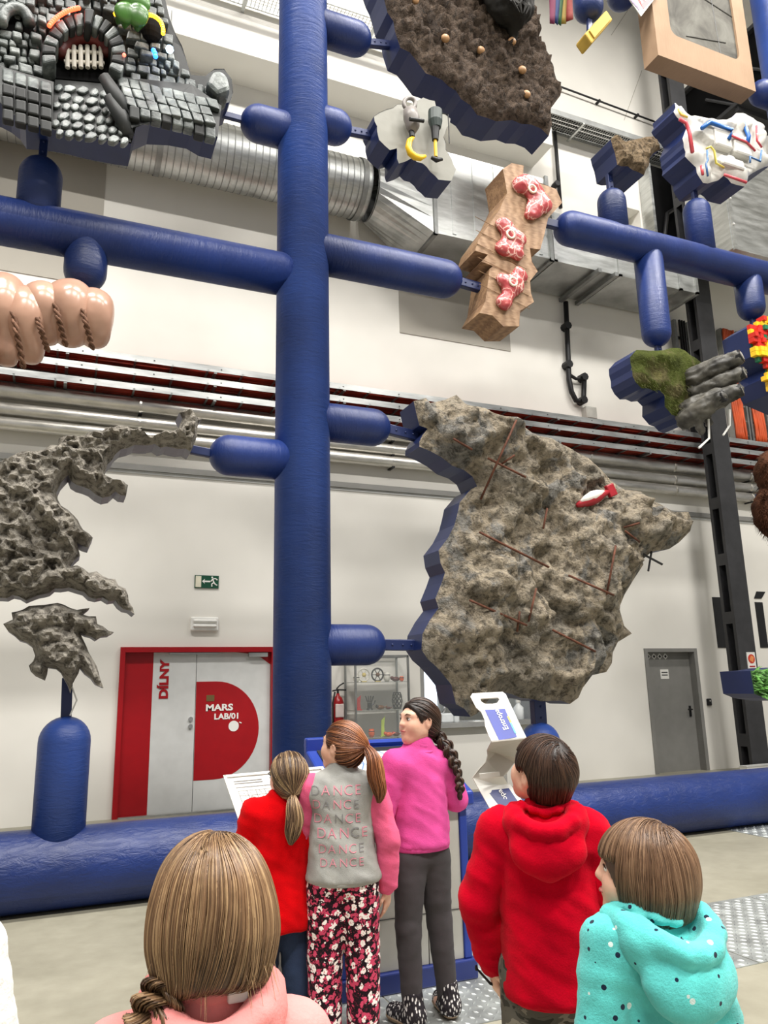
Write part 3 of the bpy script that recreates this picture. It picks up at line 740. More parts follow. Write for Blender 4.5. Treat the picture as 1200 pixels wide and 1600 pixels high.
def pot(m, r, h):
    def f(t, x, y, z):
        MB().lathe((x, y, z), [(r*0.6, 0), (r, h*0.3), (r*1.05, h*0.6), (r*0.8, h), (r*0.7, h), (r*0.6, h*0.2)], 14).build('body', mm[m], t, smooth=True)
        MB().tube([(x+r*math.cos(a), y+r*math.sin(a), z+h*0.7) for a in np.linspace(0, 2*PI, 16, endpoint=False)], 0.006, 5, closed=True).build('band', mm['k'], t)
    return f
def hand(t, x, y, z):
    b = MB(); b.box((x, y, z+0.06), (0.07, 0.03, 0.1)); b.build('palm', mm['k'], t, bevel=0.012)
    for k in range(4):
        a = (k-1.5)*0.22; p = Vector((x+(k-1.5)*0.02, y, z+0.105)); MB().tube([p, p+Vector((math.sin(a), 0, math.cos(a)))*0.085], 0.008, 6).build('finger', mm['k'], t)
    MB().tube([(x+0.03, y, z+0.06), (x+0.065, y, z+0.09), (x+0.085, y, z+0.125)], 0.009, 6).build('thumb', mm['k'], t)
    MB().lathe((x, y, z), [(0.05, 0), (0.04, 0.02)], 12).build('foot', mm['k'], t)
def lattice(t, x, y, z):
    for k in range(8):
        for s in (-1, 1):
            MB().tube([(x+(0.05+0.02*math.sin(PI*i/9))*math.cos(k*PI/4+s*i*0.28), y+(0.05+0.02*math.sin(PI*i/9))*math.sin(k*PI/4+s*i*0.28), z+0.006+i*0.024) for i in range(10)], 0.006, 5).build('lattice_strand', mm['k'], t)
    for zz in (0.006, 0.222): MB().tube([(x+0.05*math.cos(a), y+0.05*math.sin(a), z+zz) for a in np.linspace(0, 2*PI, 16, endpoint=False)], 0.006, 5, closed=True).build('ring', mm['k'], t)
def crit(m1, m2, s=1.0):
    def f(t, x, y, z):
        MB().ball((x, y, z+0.03*s), (0.06*s, 0.035*s, 0.03*s), 12, 8).build('body', mm[m1], t, smooth=True)
        MB().ball((x-0.055*s, y-0.01, z+0.045*s), 0.024*s, 10, 7).build('head', mm[m2], t, smooth=True)
        MB().tube([(x+0.05*s, y, z+0.03*s), (x+0.1*s, y, z+0.05*s)], 0.009*s, 6).build('tail', mm[m1], t)
    return f
def blade(m, h):
    def f(t, x, y, z):
        MB().prism([(x-0.025, y, z+0.012), (x+0.03, y, z+0.012), (x+0.02, y, z+h*0.5), (x+0.035, y, z+h), (x-0.02, y, z+h*0.8)], (0, 0.012, 0)).build('upright', mm[m], t)
        MB().box((x, y, z+0.006), (0.08, 0.05, 0.012)).build('foot', mm[m], t)
    return f
E_ = exhibit
E_('spoked_wheel', 'small pale spoked wheel model on the top cabinet shelf', 'model', wheel('w', 'y'), 3.98, SHZ[3])
E_('spoked_wheel', 'dark wheel model with amber hub on the top cabinet shelf', 'model', wheel('k', 'b'), 4.185, SHZ[3])
E_('ribbed_pot', 'grey ribbed pot beside the wheels on the top cabinet shelf', 'pot', pot('w', 0.045, 0.13), 4.325, SHZ[3])
E_('model_figure', 'dark maroon lumpy figure on the top cabinet shelf', 'model', crit('m', 'm', 1.1), 4.46, SHZ[3])
E_('small_cup', 'small orange cup at the right of the top cabinet shelf', 'cup', pot('o', 0.03, 0.07), 4.52, SHZ[3], 10.05)
E_('glass_tumbler', 'pale tumbler at the left of the top cabinet shelf', 'cup', pot('w', 0.04, 0.09), 3.87, SHZ[3])
E_('red_ornament', 'twisted red plastic strip on the second cabinet shelf', 'model', blade('r', 0.2), 3.90, SHZ[2])
E_('black_hand', 'black mechanical hand on the second cabinet shelf', 'model', hand, 4.06, SHZ[2])
E_('model_figure', 'small brown crawling figure on the second cabinet shelf', 'model', crit('b', 'k'), 4.22, SHZ[2])
E_('model_figure', 'tiny dark crawling figure beside the lattice vase', 'model', crit('m', 'b', 0.6), 4.34, SHZ[2])
E_('lattice_vase', 'black lattice vase at the right of the second cabinet shelf', 'vase', lattice, 4.475, SHZ[2])
E_('green_ornament', 'tall lime green plastic strip on the third cabinet shelf', 'model', blade('g', 0.27), 4.25, SHZ[1])
E_('model_block', 'translucent orange cup on the third cabinet shelf', 'cup', pot('o', 0.04, 0.11), 4.08, SHZ[1])
E_('model_figure', 'orange crawling figure on the third cabinet shelf', 'model', crit('o', 'o', 1.0), 4.31, SHZ[1], 10.06)
E_('model_figure', 'dark red crawling figure on the third cabinet shelf', 'model', crit('m', 'r', 0.9), 4.44, SHZ[1], 10.1)
# ================================================================== blue pipe frame
def _blue(name, c, sc, strength, rough):
    t = NT(name); v = t.coord(sc)
    f = t.noise(v, 3.0, 6, 0.65, 0.8); g = t.noise(t.coord(), 1.2, 3)
    d = tuple(int(x*0.82) for x in c); u = tuple(int(min(255, x*1.12)) for x in c)
    t.col(t.ramp(g, [(0.3, d), (0.7, u)])); t.set(rough, 0, 0.4); t.bump(f, strength, 0.02); return t.m
m_blue_v = _blue('blue_vinyl_lit', (40, 68, 138), (2, 2, 9), 0.32, 0.42)  # lit copy of the blue vinyl; level and stub versions hold shade in colour
m_blue_h = _blue('blue_vinyl_shaded_level', (25, 45, 100), (9, 2, 2), 0.3, 0.42)
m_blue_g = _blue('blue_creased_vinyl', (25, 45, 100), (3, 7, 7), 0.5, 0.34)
m_blue_s = _blue('blue_vinyl_shaded_stub', (25, 44, 96), (2, 2, 9), 0.32, 0.42)
m_blueside = mplain('dark_blue_slab_edge', (20, 36, 82), 0.42, 0, 0.5, 0.05, 3)
m_bluedk = mplain('dark_blue_connector', (20, 35, 80), 0.4, 0.1, 0.5, 0.05)
frame = thing('pipe_frame', 'huge blue pipe framework with round-ended stubs holding the hanging slabs', 'frame', (1.97, PIPE, 0))
def pipe(name, a, b, r, m, da=True, db=True):
    return MB().capsule(a, b, r, 36, da, db).build(name, m, frame, smooth=True)
def conn(a, b, w=0.045):
    a = Vector(a); b = Vector(b); d = b-a; c = (a+b)/2; L = d.length
    R = d.to_track_quat('X', 'Z').to_matrix()
    o = MB().box(c, (L, w*1.5, w*2.2), R).build('connector', m_bluedk, frame, bevel=0.008)
    for s in (-0.25, 0.05, 0.3): MB().ball(c+d*s+R @ Vector((0, -w*0.76, 0)), 0.011, 8, 6).build('connector_bolt', m_bluedk, o)
PX = 1.972
pipe('ground_pipe', (-9, PIPE, 0.275), (16, PIPE, 0.275), 0.275, m_blue_g)
pipe('main_post', (PX, PIPE, 0.1), (PX, PIPE, 13.0), 0.25, m_blue_v, False)
pipe('side_post', (9.22, PIPE, 0.1), (9.22, PIPE, 13.0), 0.25, m_blue_v, False)
BL, BR = 5.34, 6.62
pipe('cross_beam', (-7, PIPE, BL), (PX, PIPE, BL), 0.2, m_blue_h, True, False)
pipe('cross_beam', (PX, PIPE, 5.64), (3.70, PIPE, 5.64), 0.2, m_blue_h, False)
pipe('cross_beam', (5.0, PIPE, BR), (9.22, PIPE, BR), 0.2, m_blue_h, True, False)
for x, z in ((1.34, 6.92), (1.13, 3.50)): pipe('stub', (x, PIPE, z), (PX, PIPE, z), 0.18, m_blue_h, True, False)
for x, z in ((2.49, 7.12), (2.73, 8.29), (2.84, 3.91), (2.74, 1.865)): pipe('stub', (PX, PIPE, z), (x, PIPE, z), 0.18, m_blue_h, False)
pipe('stub', (6.32, PIPE, 5.33), (6.32, PIPE, BR), 0.17, m_blue_s, True, False)
pipe('stub', (7.95, PIPE, 5.96), (7.95, PIPE, BR), 0.17, m_blue_s, True, False)
for x, z in ((5.84, 7.29), (7.21, 7.50)): pipe('stub', (x, PIPE, BR), (x, PIPE, z), 0.17, m_blue_s, False)
pipe('stub', (-0.365, PIPE, BL), (-0.365, PIPE, 6.0), 0.175, m_blue_s, False)
pipe('stub', (0.04, PIPE, 4.84), (0.04, PIPE, BL), 0.175, m_blue_s, True, False)
pipe('floor_stub', (0.125, PIPE, 0.25), (0.125, PIPE, 1.335), 0.185, m_blue_v, False)
q = at(842, 1128, PIPE); pipe('floor_stub', (q.x, PIPE, 0.25), (q.x, PIPE, q.z), 0.19, m_blue_v, False)
conn((q.x, PIPE, q.z-0.05), (q.x, PIPE, q.z+0.3), 0.06)
conn((0.125, PIPE, 1.3), (0.115, PIPE, 1.62), 0.035)
MB().tube([(0.15, PIPE-0.05, 1.55), (0.19, PIPE-0.06, 1.45), (0.15, PIPE-0.05, 1.34)], 0.006, 6).build('wire', m_white, frame)
# upper beams out of the picture that carry the top row
pipe('cross_beam', (PX, PIPE, 11.9), (9.22, PIPE, 11.9), 0.2, m_blue_h, False, False)
pipe('cross_beam', (-7, PIPE, 11.9), (PX, PIPE, 11.9), 0.2, m_blue_h, True, False)
q1 = at(921, 31, PIPE); pipe('stub', (q1.x, PIPE, q1.z), (q1.x, PIPE, 11.9), 0.19, m_blue_s, True, False)
q2 = at(973, 12, PIPE); pipe('stub', (q2.x, PIPE, q2.z), (q2.x, PIPE, 11.9), 0.19, m_blue_s, True, False)
q3 = at(1176, 140, PIPE); pipe('stub', (q3.x, PIPE, q3.z), (9.22, PIPE, q3.z), 0.18, m_blue_h, True, False)
conn((1.36, PIPE, 6.92), (1.12, PIPE, 6.92), 0.03); conn((2.47, PIPE, 7.12), (2.70, PIPE, 7.14), 0.04); conn((2.71, PIPE, 8.29), (2.95, PIPE, 8.35), 0.04)
conn((1.15, PIPE, 3.50), (0.97, PIPE, 3.52), 0.035); conn((2.82, PIPE, 3.91), (3.14, PIPE, 3.87), 0.045); conn((2.72, PIPE, 1.865), (3.06, PIPE, 1.86), 0.045)
conn((3.68, PIPE, 5.64), (3.95, PIPE, 5.62), 0.045); conn((5.02, PIPE, BR), (4.80, PIPE, BR), 0.045)
conn((-0.365, PIPE, 5.98), (-0.365, PIPE, 6.3), 0.03); conn((6.32, PIPE, 5.35), (6.32, PIPE, 5.1), 0.035); conn((7.95, PIPE, 5.98), (7.95, PIPE, 5.72), 0.035)
conn((5.84, PIPE, 7.27), (5.84, PIPE, 7.5), 0.035); conn((7.21, PIPE, 7.48), (7.21, PIPE, 7.75), 0.035)
conn((q1.x, PIPE, q1.z+0.02), (q1.x-0.03, PIPE, q1.z-0.28), 0.03)

# ================================================================== hanging slabs
def resample(poly, step, jag, seed):
    r = random.Random(seed); out = []
    n = len(poly)
    for i in range(n):
        a = Vector((*poly[i], 0)); b = Vector((*poly[(i+1) % n], 0)); d = b-a; k = max(1, int(d.length/step)); nr = Vector((-d.y, d.x, 0)).normalized()
        out.append((a.x, a.y))
        for j in range(1, k):
            q = a+d*(j/k)+nr*r.uniform(-jag, jag); out.append((q.x, q.y))
    return out
def inpoly(P, poly):
    x, y = P[:, 0], P[:, 1]; c = np.zeros(len(P), bool); n = len(poly); j = n-1
    for i in range(n):
        xi, yi = poly[i]; xj, yj = poly[j]
        m = ((yi > y) != (yj > y)); 
        with np.errstate(divide='ignore', invalid='ignore'): c ^= m & (x < (xj-xi)*(y-yi)/(yj-yi)+xi)
        j = i
    return c
def edgedist(P, poly):
    d = np.full(len(P), 9.0); n = len(poly)
    for i in range(n):
        a = np.array(poly[i]); b = np.array(poly[(i+1) % n]); e = b-a; t = np.clip(((P-a)@e)/max(e@e, 1e-12), 0, 1)
        d = np.minimum(d, np.linalg.norm(P-a-t[:, None]*e, axis=1))
    return d
def relief(poly, res, fn, seed=1):
    """triangulated front of a slab: poly in (x, z); fn(P, edge distance) -> height towards the viewer"""
    r = np.random.RandomState(seed); A = np.array(poly); lo, hi = A.min(0), A.max(0)
    gx, gz = np.meshgrid(np.arange(lo[0], hi[0], res), np.arange(lo[1], hi[1], res*0.87)); gx[1::2] += res/2
    P = np.stack([gx.ravel(), gz.ravel()], 1)+r.uniform(-0.15, 0.15, (gx.size, 2))*res
    P = P[inpoly(P, poly)]; P = P[edgedist(P, poly) > res*0.4]
    vs = [Vector(p) for p in poly]+[Vector(p) for p in P]; n = len(poly)
    V, _, Fc, *_r = delaunay_2d_cdt(vs, [(i, (i+1) % n) for i in range(n)], [], 1, 1e-5)
    V = np.array([(v.x, v.y) for v in V])
    return V, [tuple(f) for f in Fc], fn(V, edgedist(V, poly))
def slab(name, label, cat, poly, m_face, m_side, res=0.05, fn=None, step=14, jag=3, Yf=FRONT, Yb=BACK, seed=1, smooth=True, group='hanging slabs', side_inset=0.0):
    pp = resample(poly, step, jag, seed)
    W = [(p.x, p.z) for p in px(pp, Yf)]
    c = np.array(W).mean(0); t = thing(name, label, cat, (c[0], Yf, c[1]), group)
    if fn is None: fn = lambda P, e: np.zeros(len(P))
    V, Fc, h = relief(W, res, fn, seed)
    me = bpy.data.meshes.new('face'); me.from_pydata([(v[0], Yf-0.004-hh, v[1]) for v, hh in zip(V, h)], [], Fc); me.update(); me.materials.append(m_face)
    bm = bmesh.new(); bm.from_mesh(me); bmesh.ops.recalc_face_normals(bm, faces=bm.faces)
    s = sum(f.normal.y*f.calc_area() for f in bm.faces)
    if s > 0: bmesh.ops.reverse_faces(bm, faces=bm.faces)
    bm.to_mesh(me); bm.free()
    f = link('face', me, t, smooth)
    n = len(W); b = MB()
    b.add([(x, Yf-0.004, z) for x, z in W]+[(x, Yb, z) for x, z in W], [(i, (i+1) % n, n+(i+1) % n, n+i) for i in range(n)])
    b.add([(x, Yb, z) for x, z in W], [tuple(range(n))])
    b.build('edge_band', m_side, t)
    return t, f, W
def fade(e, w): return np.clip(e/w, 0, 1)
def P3(P, s): return np.stack([P[:, 0]*s, P[:, 1]*s, np.zeros(len(P))+3.7], 1)
def surf_point(f, x, z):
    """nearest relief depth at (x, z)"""
    co = [v.co for v in f.data.vertices]; return min(co, key=lambda c: (c.x-x)**2+(c.z-z)**2).y
def rockset(seed, x0): pass

# --- big tan rock slab on the right of the post
m_tan = mrock('tan_concrete_rubble', [(0.25, (96, 92, 83)), (0.40, (148, 140, 126)), (0.52, (170, 157, 136)), (0.60, (134, 132, 127)), (0.72, (176, 169, 156)), (0.85, (200, 194, 183))], 1.9, 1.0, 11)
m_rust = mplain('rusty_steel_rod', (92, 58, 44), 0.8, 0.2, 0.3, 0.2, 20)
BIG = [(646, 627), (665, 622), (672, 630), (695, 625), (713, 617), (728, 632), (765, 645), (800, 655), (835, 680), (862, 685), (890, 700), (918, 715), (940, 735), (955, 752), (975, 765), (1000, 768), (1015, 780), (1035, 790), (1052, 800), (1075, 800), (1082, 815), (1078, 830), (1060, 848), (1045, 858), (1018, 862), (1003, 875), (1005, 882), (990, 905), (975, 930), (967, 950), (975, 978), (987, 990), (965, 1003), (957, 1020), (947, 1050), (925, 1055), (910, 1075), (890, 1100), (860, 1095), (830, 1092), (800, 1085), (770, 1085), (745, 1115), (735, 1120), (712, 1100), (705, 1070), (693, 1055), (668, 1030), (658, 1015), (660, 990), (672, 968), (685, 950), (680, 935), (690, 910), (695, 895), (688, 880), (685, 860), (700, 840), (710, 820), (715, 800), (718, 785), (735, 765), (745, 760), (738, 745), (725, 735), (690, 715), (672, 705), (655, 698), (655, 690), (660, 680), (668, 670), (655, 665), (650, 645)]
def fn_big(P, e):
    a = fbm(P3(P, 1.1), 4, 0.55); r = ridged(P3(P, 2.2), 5, 0.55); s = fbm(P3(P, 9), 3)
    crack = np.exp(-(pnoise(P3(P, 1.5)+9.0)/0.09)**2)
    h = 0.09+0.30*a+0.09*r+0.07*s+0.03*fbm(P3(P, 24), 2)-0.10*crack
    return np.maximum(h, -0.02)*fade(e, 0.16)+0.012*fade(e, 0.03)*s
big, bigf, _ = slab('rock_slab', 'huge tan rocky slab with rusty rods hanging right of the blue post', 'slab', BIG, m_tan, m_blueside, 0.03, fn_big, 15, 4.5, seed=3)
def rod(p, q, off=0.04, r=0.011, owner=None):
    a = at(*p, FRONT); b = at(*q, FRONT); n = 5; L = []
    for i in range(n):
        w = a.lerp(b, i/(n-1)); L.append(Vector((w.x, surf_point(bigf, w.x, w.z)-off*(1 if 0 < i < n-1 else 0.2), w.z)))
    yy = sorted(q.y-(L[0].y+(L[-1].y-L[0].y)*i/4) for i, q in enumerate(L))[1]
    o = Vector((0, yy-0.015, 0)); MB().tube([L[0]+o, L[-1]+o], r, 6).build('steel_rod', m_rust, big, smooth=True)
for p, q in (((775, 675), (740, 785)), ((690, 697), (718, 714)), ((745, 725), (795, 758)), ((768, 733), (783, 722)), ((840, 800), (830, 832)), ((727, 840), (835, 892)), ((862, 905), (920, 937)), ((925, 862), (915, 935)), ((948, 832), (962, 828)), ((948, 838), (975, 853)), ((710, 943), (797, 981)), ((812, 925), (800, 975)), ((842, 987), (905, 1020)), ((786, 960), (786, 990))): rod(p, q)
for p, q in (((1003, 865), (1035, 882)), ((1018, 862), (1013, 892))):
    MB().tube([at(*p, FRONT-0.05), at(*q, FRONT-0.1)], 0.012, 6).build('steel_rod', m_black, big)
fp = at(917, 782, FRONT); fy = surf_point(bigf, fp.x, fp.z)-0.02
t = thing('red_white_float', 'small red and white float wedged in the upper right of the tan rock slab', 'float', (fp.x, fy, fp.z))
ax = (at(945, 770, FRONT)-at(900, 790, FRONT)).normalized(); a0 = Vector((fp.x, fy-0.03, fp.z))-ax*0.17
m_fred = mplain('float_red', (150, 24, 36), 0.4); m_fwhite = mplain('float_white', (222, 214, 206), 0.4)
MB().tube([a0+ax*s for s in (-0.08, 0.0, 0.1, 0.2, 0.3, 0.36)], [0.02, 0.045, 0.065, 0.062, 0.035, 0.025], 14).build('hull', m_fred, t, smooth=True)
MB().tube([a0+ax*s+Vector((0, -0.02, 0.025)) for s in (-0.04, 0.03, 0.12, 0.2, 0.28)], [0.015, 0.04, 0.055, 0.045, 0.015], 12).build('white_top', m_fwhite, t, smooth=True)
MB().box(a0+ax*0.40, (0.10, 0.05, 0.13), ax.to_track_quat('X', 'Z').to_matrix()).build('tail_fin', m_fred, t, bevel=0.01)

# --- grey rock slabs at the left
m_greyrock = mrock('grey_craggy_rock', [(0.25, (112, 107, 98)), (0.42, (162, 155, 143)), (0.58, (188, 181, 169)), (0.8, (216, 210, 198))], 2.6, 1.0, 16)
m_greyside = mplain('grey_slab_edge', (112, 110, 122), 0.5, 0, 0.4, 0.08)
G1 = [(-140, 760), (-110, 735), (-60, 720), (0, 722), (20, 712), (40, 705), (60, 705), (90, 695), (92, 685), (150, 675), (185, 665), (205, 672), (240, 680), (262, 678), (278, 670), (285, 655), (280, 645), (300, 640), (315, 655), (308, 672), (305, 690), (298, 706), (270, 700), (232, 696), (200, 700), (180, 710), (168, 726), (163, 742), (180, 752), (200, 758), (197, 775), (180, 768), (160, 778), (140, 765), (120, 758), (107, 742), (95, 755), (88, 770), (95, 790), (115, 805), (125, 820), (145, 840), (138, 856), (120, 848), (125, 868), (110, 885), (130, 888), (160, 900), (180, 905), (200, 930), (210, 960), (180, 938), (150, 936), (120, 922), (95, 920), (60, 930), (40, 938), (20, 930), (0, 934), (-60, 945), (-120, 900)]
G2 = [(5, 975), (20, 968), (18, 957), (45, 947), (70, 945), (100, 945), (120, 953), (140, 950), (128, 960), (150, 963), (152, 975), (178, 988), (150, 1000), (125, 988), (135, 1010), (145, 1030), (155, 1055), (162, 1075), (150, 1070), (133, 1053), (125, 1043), (118, 1060), (110, 1083), (100, 1060), (88, 1045), (75, 1043), (70, 1063), (55, 1056), (45, 1040), (55, 1025), (50, 1010), (30, 1000)]
def fn_crag(P, e):
    r = ridged(P3(P, 4.5), 4, 0.6); a = fbm(P3(P, 2.0), 3); s = fbm(P3(P, 14), 3)
    return (0.09+0.14*a+0.07*r+0.13*s+0.05*fbm(P3(P, 30), 2))*fade(e, 0.05)
slab('rock_slab', 'large craggy grey rock slab with ragged arms at the left edge', 'slab', G1, m_greyrock, m_greyside, 0.027, fn_crag, 9, 3.5, FRONT, FRONT+0.24, seed=5, smooth=False)
slab('rock_slab', 'small craggy grey rock slab with pointed fingers above the blue floor stub', 'slab', G2, m_greyrock, m_greyside, 0.026, fn_crag, 9, 3, FRONT, FRONT+0.2, seed=6, smooth=False)

# --- dark brown clod slab at the top
m_brown = mrock('dark_brown_soil', [(0.3, (66, 54, 45)), (0.5, (96, 81, 69)), (0.7, (124, 107, 93)), (0.9, (140, 124, 110))], 3.0, 1.0, 20)
B1 = [(565, -110), (585, -40), (600, 0), (605, 20), (617, 50), (625, 75), (650, 95), (665, 115), (690, 125), (700, 135), (720, 155), (745, 180), (775, 190), (800, 188), (830, 195), (857, 213), (862, 195), (860, 170), (875, 150), (878, 140), (865, 110), (855, 85), (840, 62), (846, 45), (838, 20), (825, -5), (810, -60), (780, -130)]
def fn_clod(P, e):
    c = np.abs(fbm(P3(P, 6), 4, 0.6)); s = fbm(P3(P, 16), 3, 0.6)
    return (0.05+0.14*c+0.06*s+0.05*fbm(P3(P, 1.2), 2))*fade(e, 0.08)+0.03*s*fade(e, 0.02)
br, brf, _ = slab('soil_slab', 'dark brown lumpy soil slab hanging at the top beside the post', 'slab', B1, m_brown, m_blueside, 0.042, fn_clod, 13, 4, FRONT, BACK+0.02, seed=7)
m_nut = mplain('tan_pebble', (168, 128, 88), 0.5)
for x, y in ((647, 6), (646, 1), (688, 73), (745, 88), (808, 120), (815, 157), (792, 76)):
    w = at(x, y, FRONT); MB().ball((w.x, surf_point(brf, w.x, w.z)-0.01, w.z), (0.05, 0.04, 0.045), 12, 8).build('pebble', m_nut, br, smooth=True)
wb = at(800, 8, FRONT-0.25)
t = thing('black_lump', 'black ragged lump clinging to the top of the brown soil slab', 'lump', wb)
solid('lump_body', [('+', d_ell(wb, (0.26, 0.2, 0.2)), 0), ('+', d_cap(wb, wb+Vector((-0.35, 0.05, 0.3)), 0.2, 0.15), 0.1), ('+', d_cap(wb+Vector((0.05, 0.1, -0.1)), wb+Vector((0.1, 0.15, -0.28)), 0.1, 0.05), 0.06)], 0.03, mplain('black_fur', (24, 22, 18), 0.9), t, lambda V: 0.06*fbm(V*7, 3))
for k in range(14):
    p = wb+Vector((rng.uniform(-0.25, 0.2), -0.16, rng.uniform(-0.15, 0.2))); MB().tube([p, p+Vector((rng.uniform(-.05, .05), -0.06, -0.1)), p+Vector((rng.uniform(-.08, .08), -0.05, -0.2))], [0.03, 0.02, 0.003], 5).build('tuft', mplain('black_fur', (24, 22, 18), 0.9), t)

# --- pale grey slab with two tools
m_cement = mplain('pale_cement', (144, 143, 136), 0.8, 0, 0.3, 0.06, 2.0, 0.25, 30)
C1 = [(584, 182), (604, 171), (621, 163), (637, 167), (648, 160), (661, 153), (679, 158), (682, 171), (693, 177), (704, 185), (698, 200), (693, 214), (701, 242), (712, 265), (705, 283), (685, 281), (667, 262), (644, 247), (623, 256), (620, 232), (609, 235), (592, 219), (589, 206)]
cs, csf, _ = slab('cement_slab', 'pale grey flat slab with a hook and a drill, hanging right of the post', 'slab', C1, m_cement, m_blueside, 0.08, lambda P, e: 0.008*fbm(P3(P, 3), 2), 8, 2, seed=8, smooth=False)
m_yel = mplain('yellow_enamel', (226, 182, 24), 0.4, 0, 0.5, 0.04); m_tgrey = mplain('grey_tool_casing', (124, 118, 114), 0.45, 0, 0.5, 0.08); m_tgreen = mplain('dark_green_tool_casing', (52, 62, 60), 0.45, 0, 0.5, 0.08)
Yt = FRONT-0.12
t = thing('power_tool', 'grey power tool with curved yellow hook on the pale grey slab', 'tool', at(645, 200, Yt))
MB().tube([at(640, 172, Yt), at(643, 185, Yt), at(645, 198, Yt), at(644, 206, Yt)], [0.07, 0.085, 0.07, 0.04], 14).build('motor_casing', m_tgrey, t, smooth=True)
MB().tube([at(640+9*math.cos(a), 162+9*math.sin(a), Yt) for a in np.linspace(0, 2*PI, 20, endpoint=False)], 0.022, 8, closed=True).build('loop_handle', m_tgrey, t, smooth=True)
MB().tube([at(640, 186, Yt-0.1), at(662, 189, Yt-0.1)], 0.02, 10).build('side_grip', m_black, t)
MB().tube([at(643, 204, Yt), at(644, 214, Yt)], 0.028, 10).build('chuck', m_black, t)
MB().tube([at(x, y, Yt) for x, y in ((646, 214), (640, 220), (638, 230), (641, 239), (648, 245), (656, 247), (665, 244))], [0.016, 0.03, 0.034, 0.036, 0.036, 0.032, 0.015], 10).build('curved_hook', m_yel, t, smooth=True)
MB().tube([at(645, 190, Yt), at(645, 190, FRONT+0.01)], 0.03, 8).build('mount', m_black, t)
t = thing('power_tool', 'dark green drill with yellow shaft and black foot on the pale grey slab', 'tool', at(680, 205, Yt))
MB().tube([at(680, 174, Yt), at(680, 190, Yt), at(681, 200, Yt)], [0.075, 0.075, 0.055], 14).build('motor_casing', m_tgreen, t)
MB().tube([at(680, 198, Yt), at(680, 207, Yt), at(680, 219, Yt)], [0.05, 0.042, 0.034], 12).build('gear_neck', m_black, t)
MB().tube([at(680, 218, Yt), at(681, 245, Yt)], 0.018, 8).build('shaft', m_yel, t)
MB().tube([at(674, 246, Yt), at(682, 250, Yt), at(691, 249, Yt)], [0.018, 0.028, 0.015], 8).build('foot_blade', m_black, t, smooth=True)
MB().tube([at(690, 177, Yt), at(700, 179, Yt), at(701, 195, Yt), at(702, 224, Yt)], 0.006, 6).build('cord', m_black, t)
MB().tube([at(680, 185, Yt), at(680, 185, FRONT+0.01)], 0.03, 8).build('mount', m_black, t)

# --- wooden slab with red marbled lumps
def _wood(name, c1, c2, sc):
    t = NT(name); v = t.coord(sc); w = t.n('ShaderNodeTexWave'); w.inputs['Scale'].default_value = 3.0; w.inputs['Distortion'].default_value = 5.0; w.inputs['Detail'].default_value = 3.0
    t.l(v, w.inputs['Vector']); g = t.noise(v, 12, 5)
    t.col(t.mix(0.35, t.ramp(w.outputs['Fac'], [(0.1, c1), (0.9, c2)]), t.ramp(g, [(0.3, (106, 82, 60)), (0.7, (182, 152, 120))]))); t.set(0.6, 0, 0.3); t.bump(g, 0.2, 0.01); return t.m
m_wood = _wood('worn_butcher_wood', (128, 98, 74), (160, 130, 103), (1, 1, 4)); m_woodside = _wood('sawn_wood_edge', (118, 84, 58), (156, 120, 86), (1, 6, 6))
W1 = [(785, 264), (799, 255), (818, 259), (817, 272), (832, 282), (846, 287), (869, 296), (878, 317), (856, 341), (850, 367), (844, 390), (828, 388), (831, 409), (840, 424), (828, 439), (829, 458), (834, 472), (812, 486), (811, 510), (786, 510), (769, 493), (749, 489), (758, 471), (762, 443), (765, 420), (770, 416), (752, 409), (762, 398), (742, 392), (747, 375), (775, 336), (779, 330), (792, 302), (788, 277)]
wd, wdf, _ = slab('wooden_slab', 'tall narrow wooden block slab with three red marbled lumps', 'slab', W1, m_wood, m_woodside, 0.09, lambda P, e: 0.01*fbm(P3(P, 4), 2), 40, 1, FRONT, BACK+0.06, seed=9, smooth=False)
for i in range(10):
    a = at(770+i*1.5, 300+i*21, FRONT); MB().tube([a+Vector((-0.25, -0.012, 0.12)), a+Vector((0.35, -0.012, -0.05))], 0.004, 4).build('knife_mark', m_woodside, wd) if 2 < i < 9 else None
def _meat():
    t = NT('red_marbled_lump'); v = t.coord(); n_ = t.n('ShaderNodeTexVoronoi'); n_.feature = 'DISTANCE_TO_EDGE'; n_.inputs['Scale'].default_value = 9
    w = t.mix(0.35, v, t.noise(v, 4, 3)); t.l(w, n_.inputs['Vector'])
    f = t.ramp(n_.outputs['Distance'], [(0.0, (236, 200, 188)), (0.05, (178, 84, 82)), (0.3, (156, 56, 60))]); t.col(f); t.set(0.3, 0, 0.5); t.bump(t.noise(v, 14, 4), 0.3, 0.01); return t.m
m_meat = _meat()
def lump(label, pts, seed):
    c = at(*pts[0][:2], FRONT); t = thing('marbled_lump', label, 'lump', c, 'red lumps on the wooden slab')
    ops = []
    for x, y, r in pts:
        w = at(x, y, FRONT-0.035); ops.append(('+', d_ell(w, (r*1.05, 0.05, r)), 0.06))
    solid('lump_body', ops, 0.016, m_meat, t, lambda V: 0.018*fbm(V*9+seed, 3))
    w = at(*pts[0][:2], FRONT-0.09); MB().tube([w+Vector((0.045*math.cos(a), 0, 0.045*math.sin(a))) for a in np.linspace(0, 2*PI, 16, endpoint=False)], 0.013, 6, closed=True).build('pale_ring', mplain('pale_fat', (232, 214, 190), 0.5), t, smooth=True)
lump('topmost red marbled lump on the wooden slab', [(832, 295, 0.12), (822, 285, 0.1), (812, 290, 0.09), (842, 312, 0.14), (835, 328, 0.1), (850, 320, 0.09), (828, 336, 0.06)], 1)
lump('middle red marbled lump with pale ring on the wooden slab', [(798, 366, 0.09), (788, 353, 0.1), (800, 385, 0.13), (785, 388, 0.08), (812, 372, 0.08), (808, 398, 0.06)], 2)
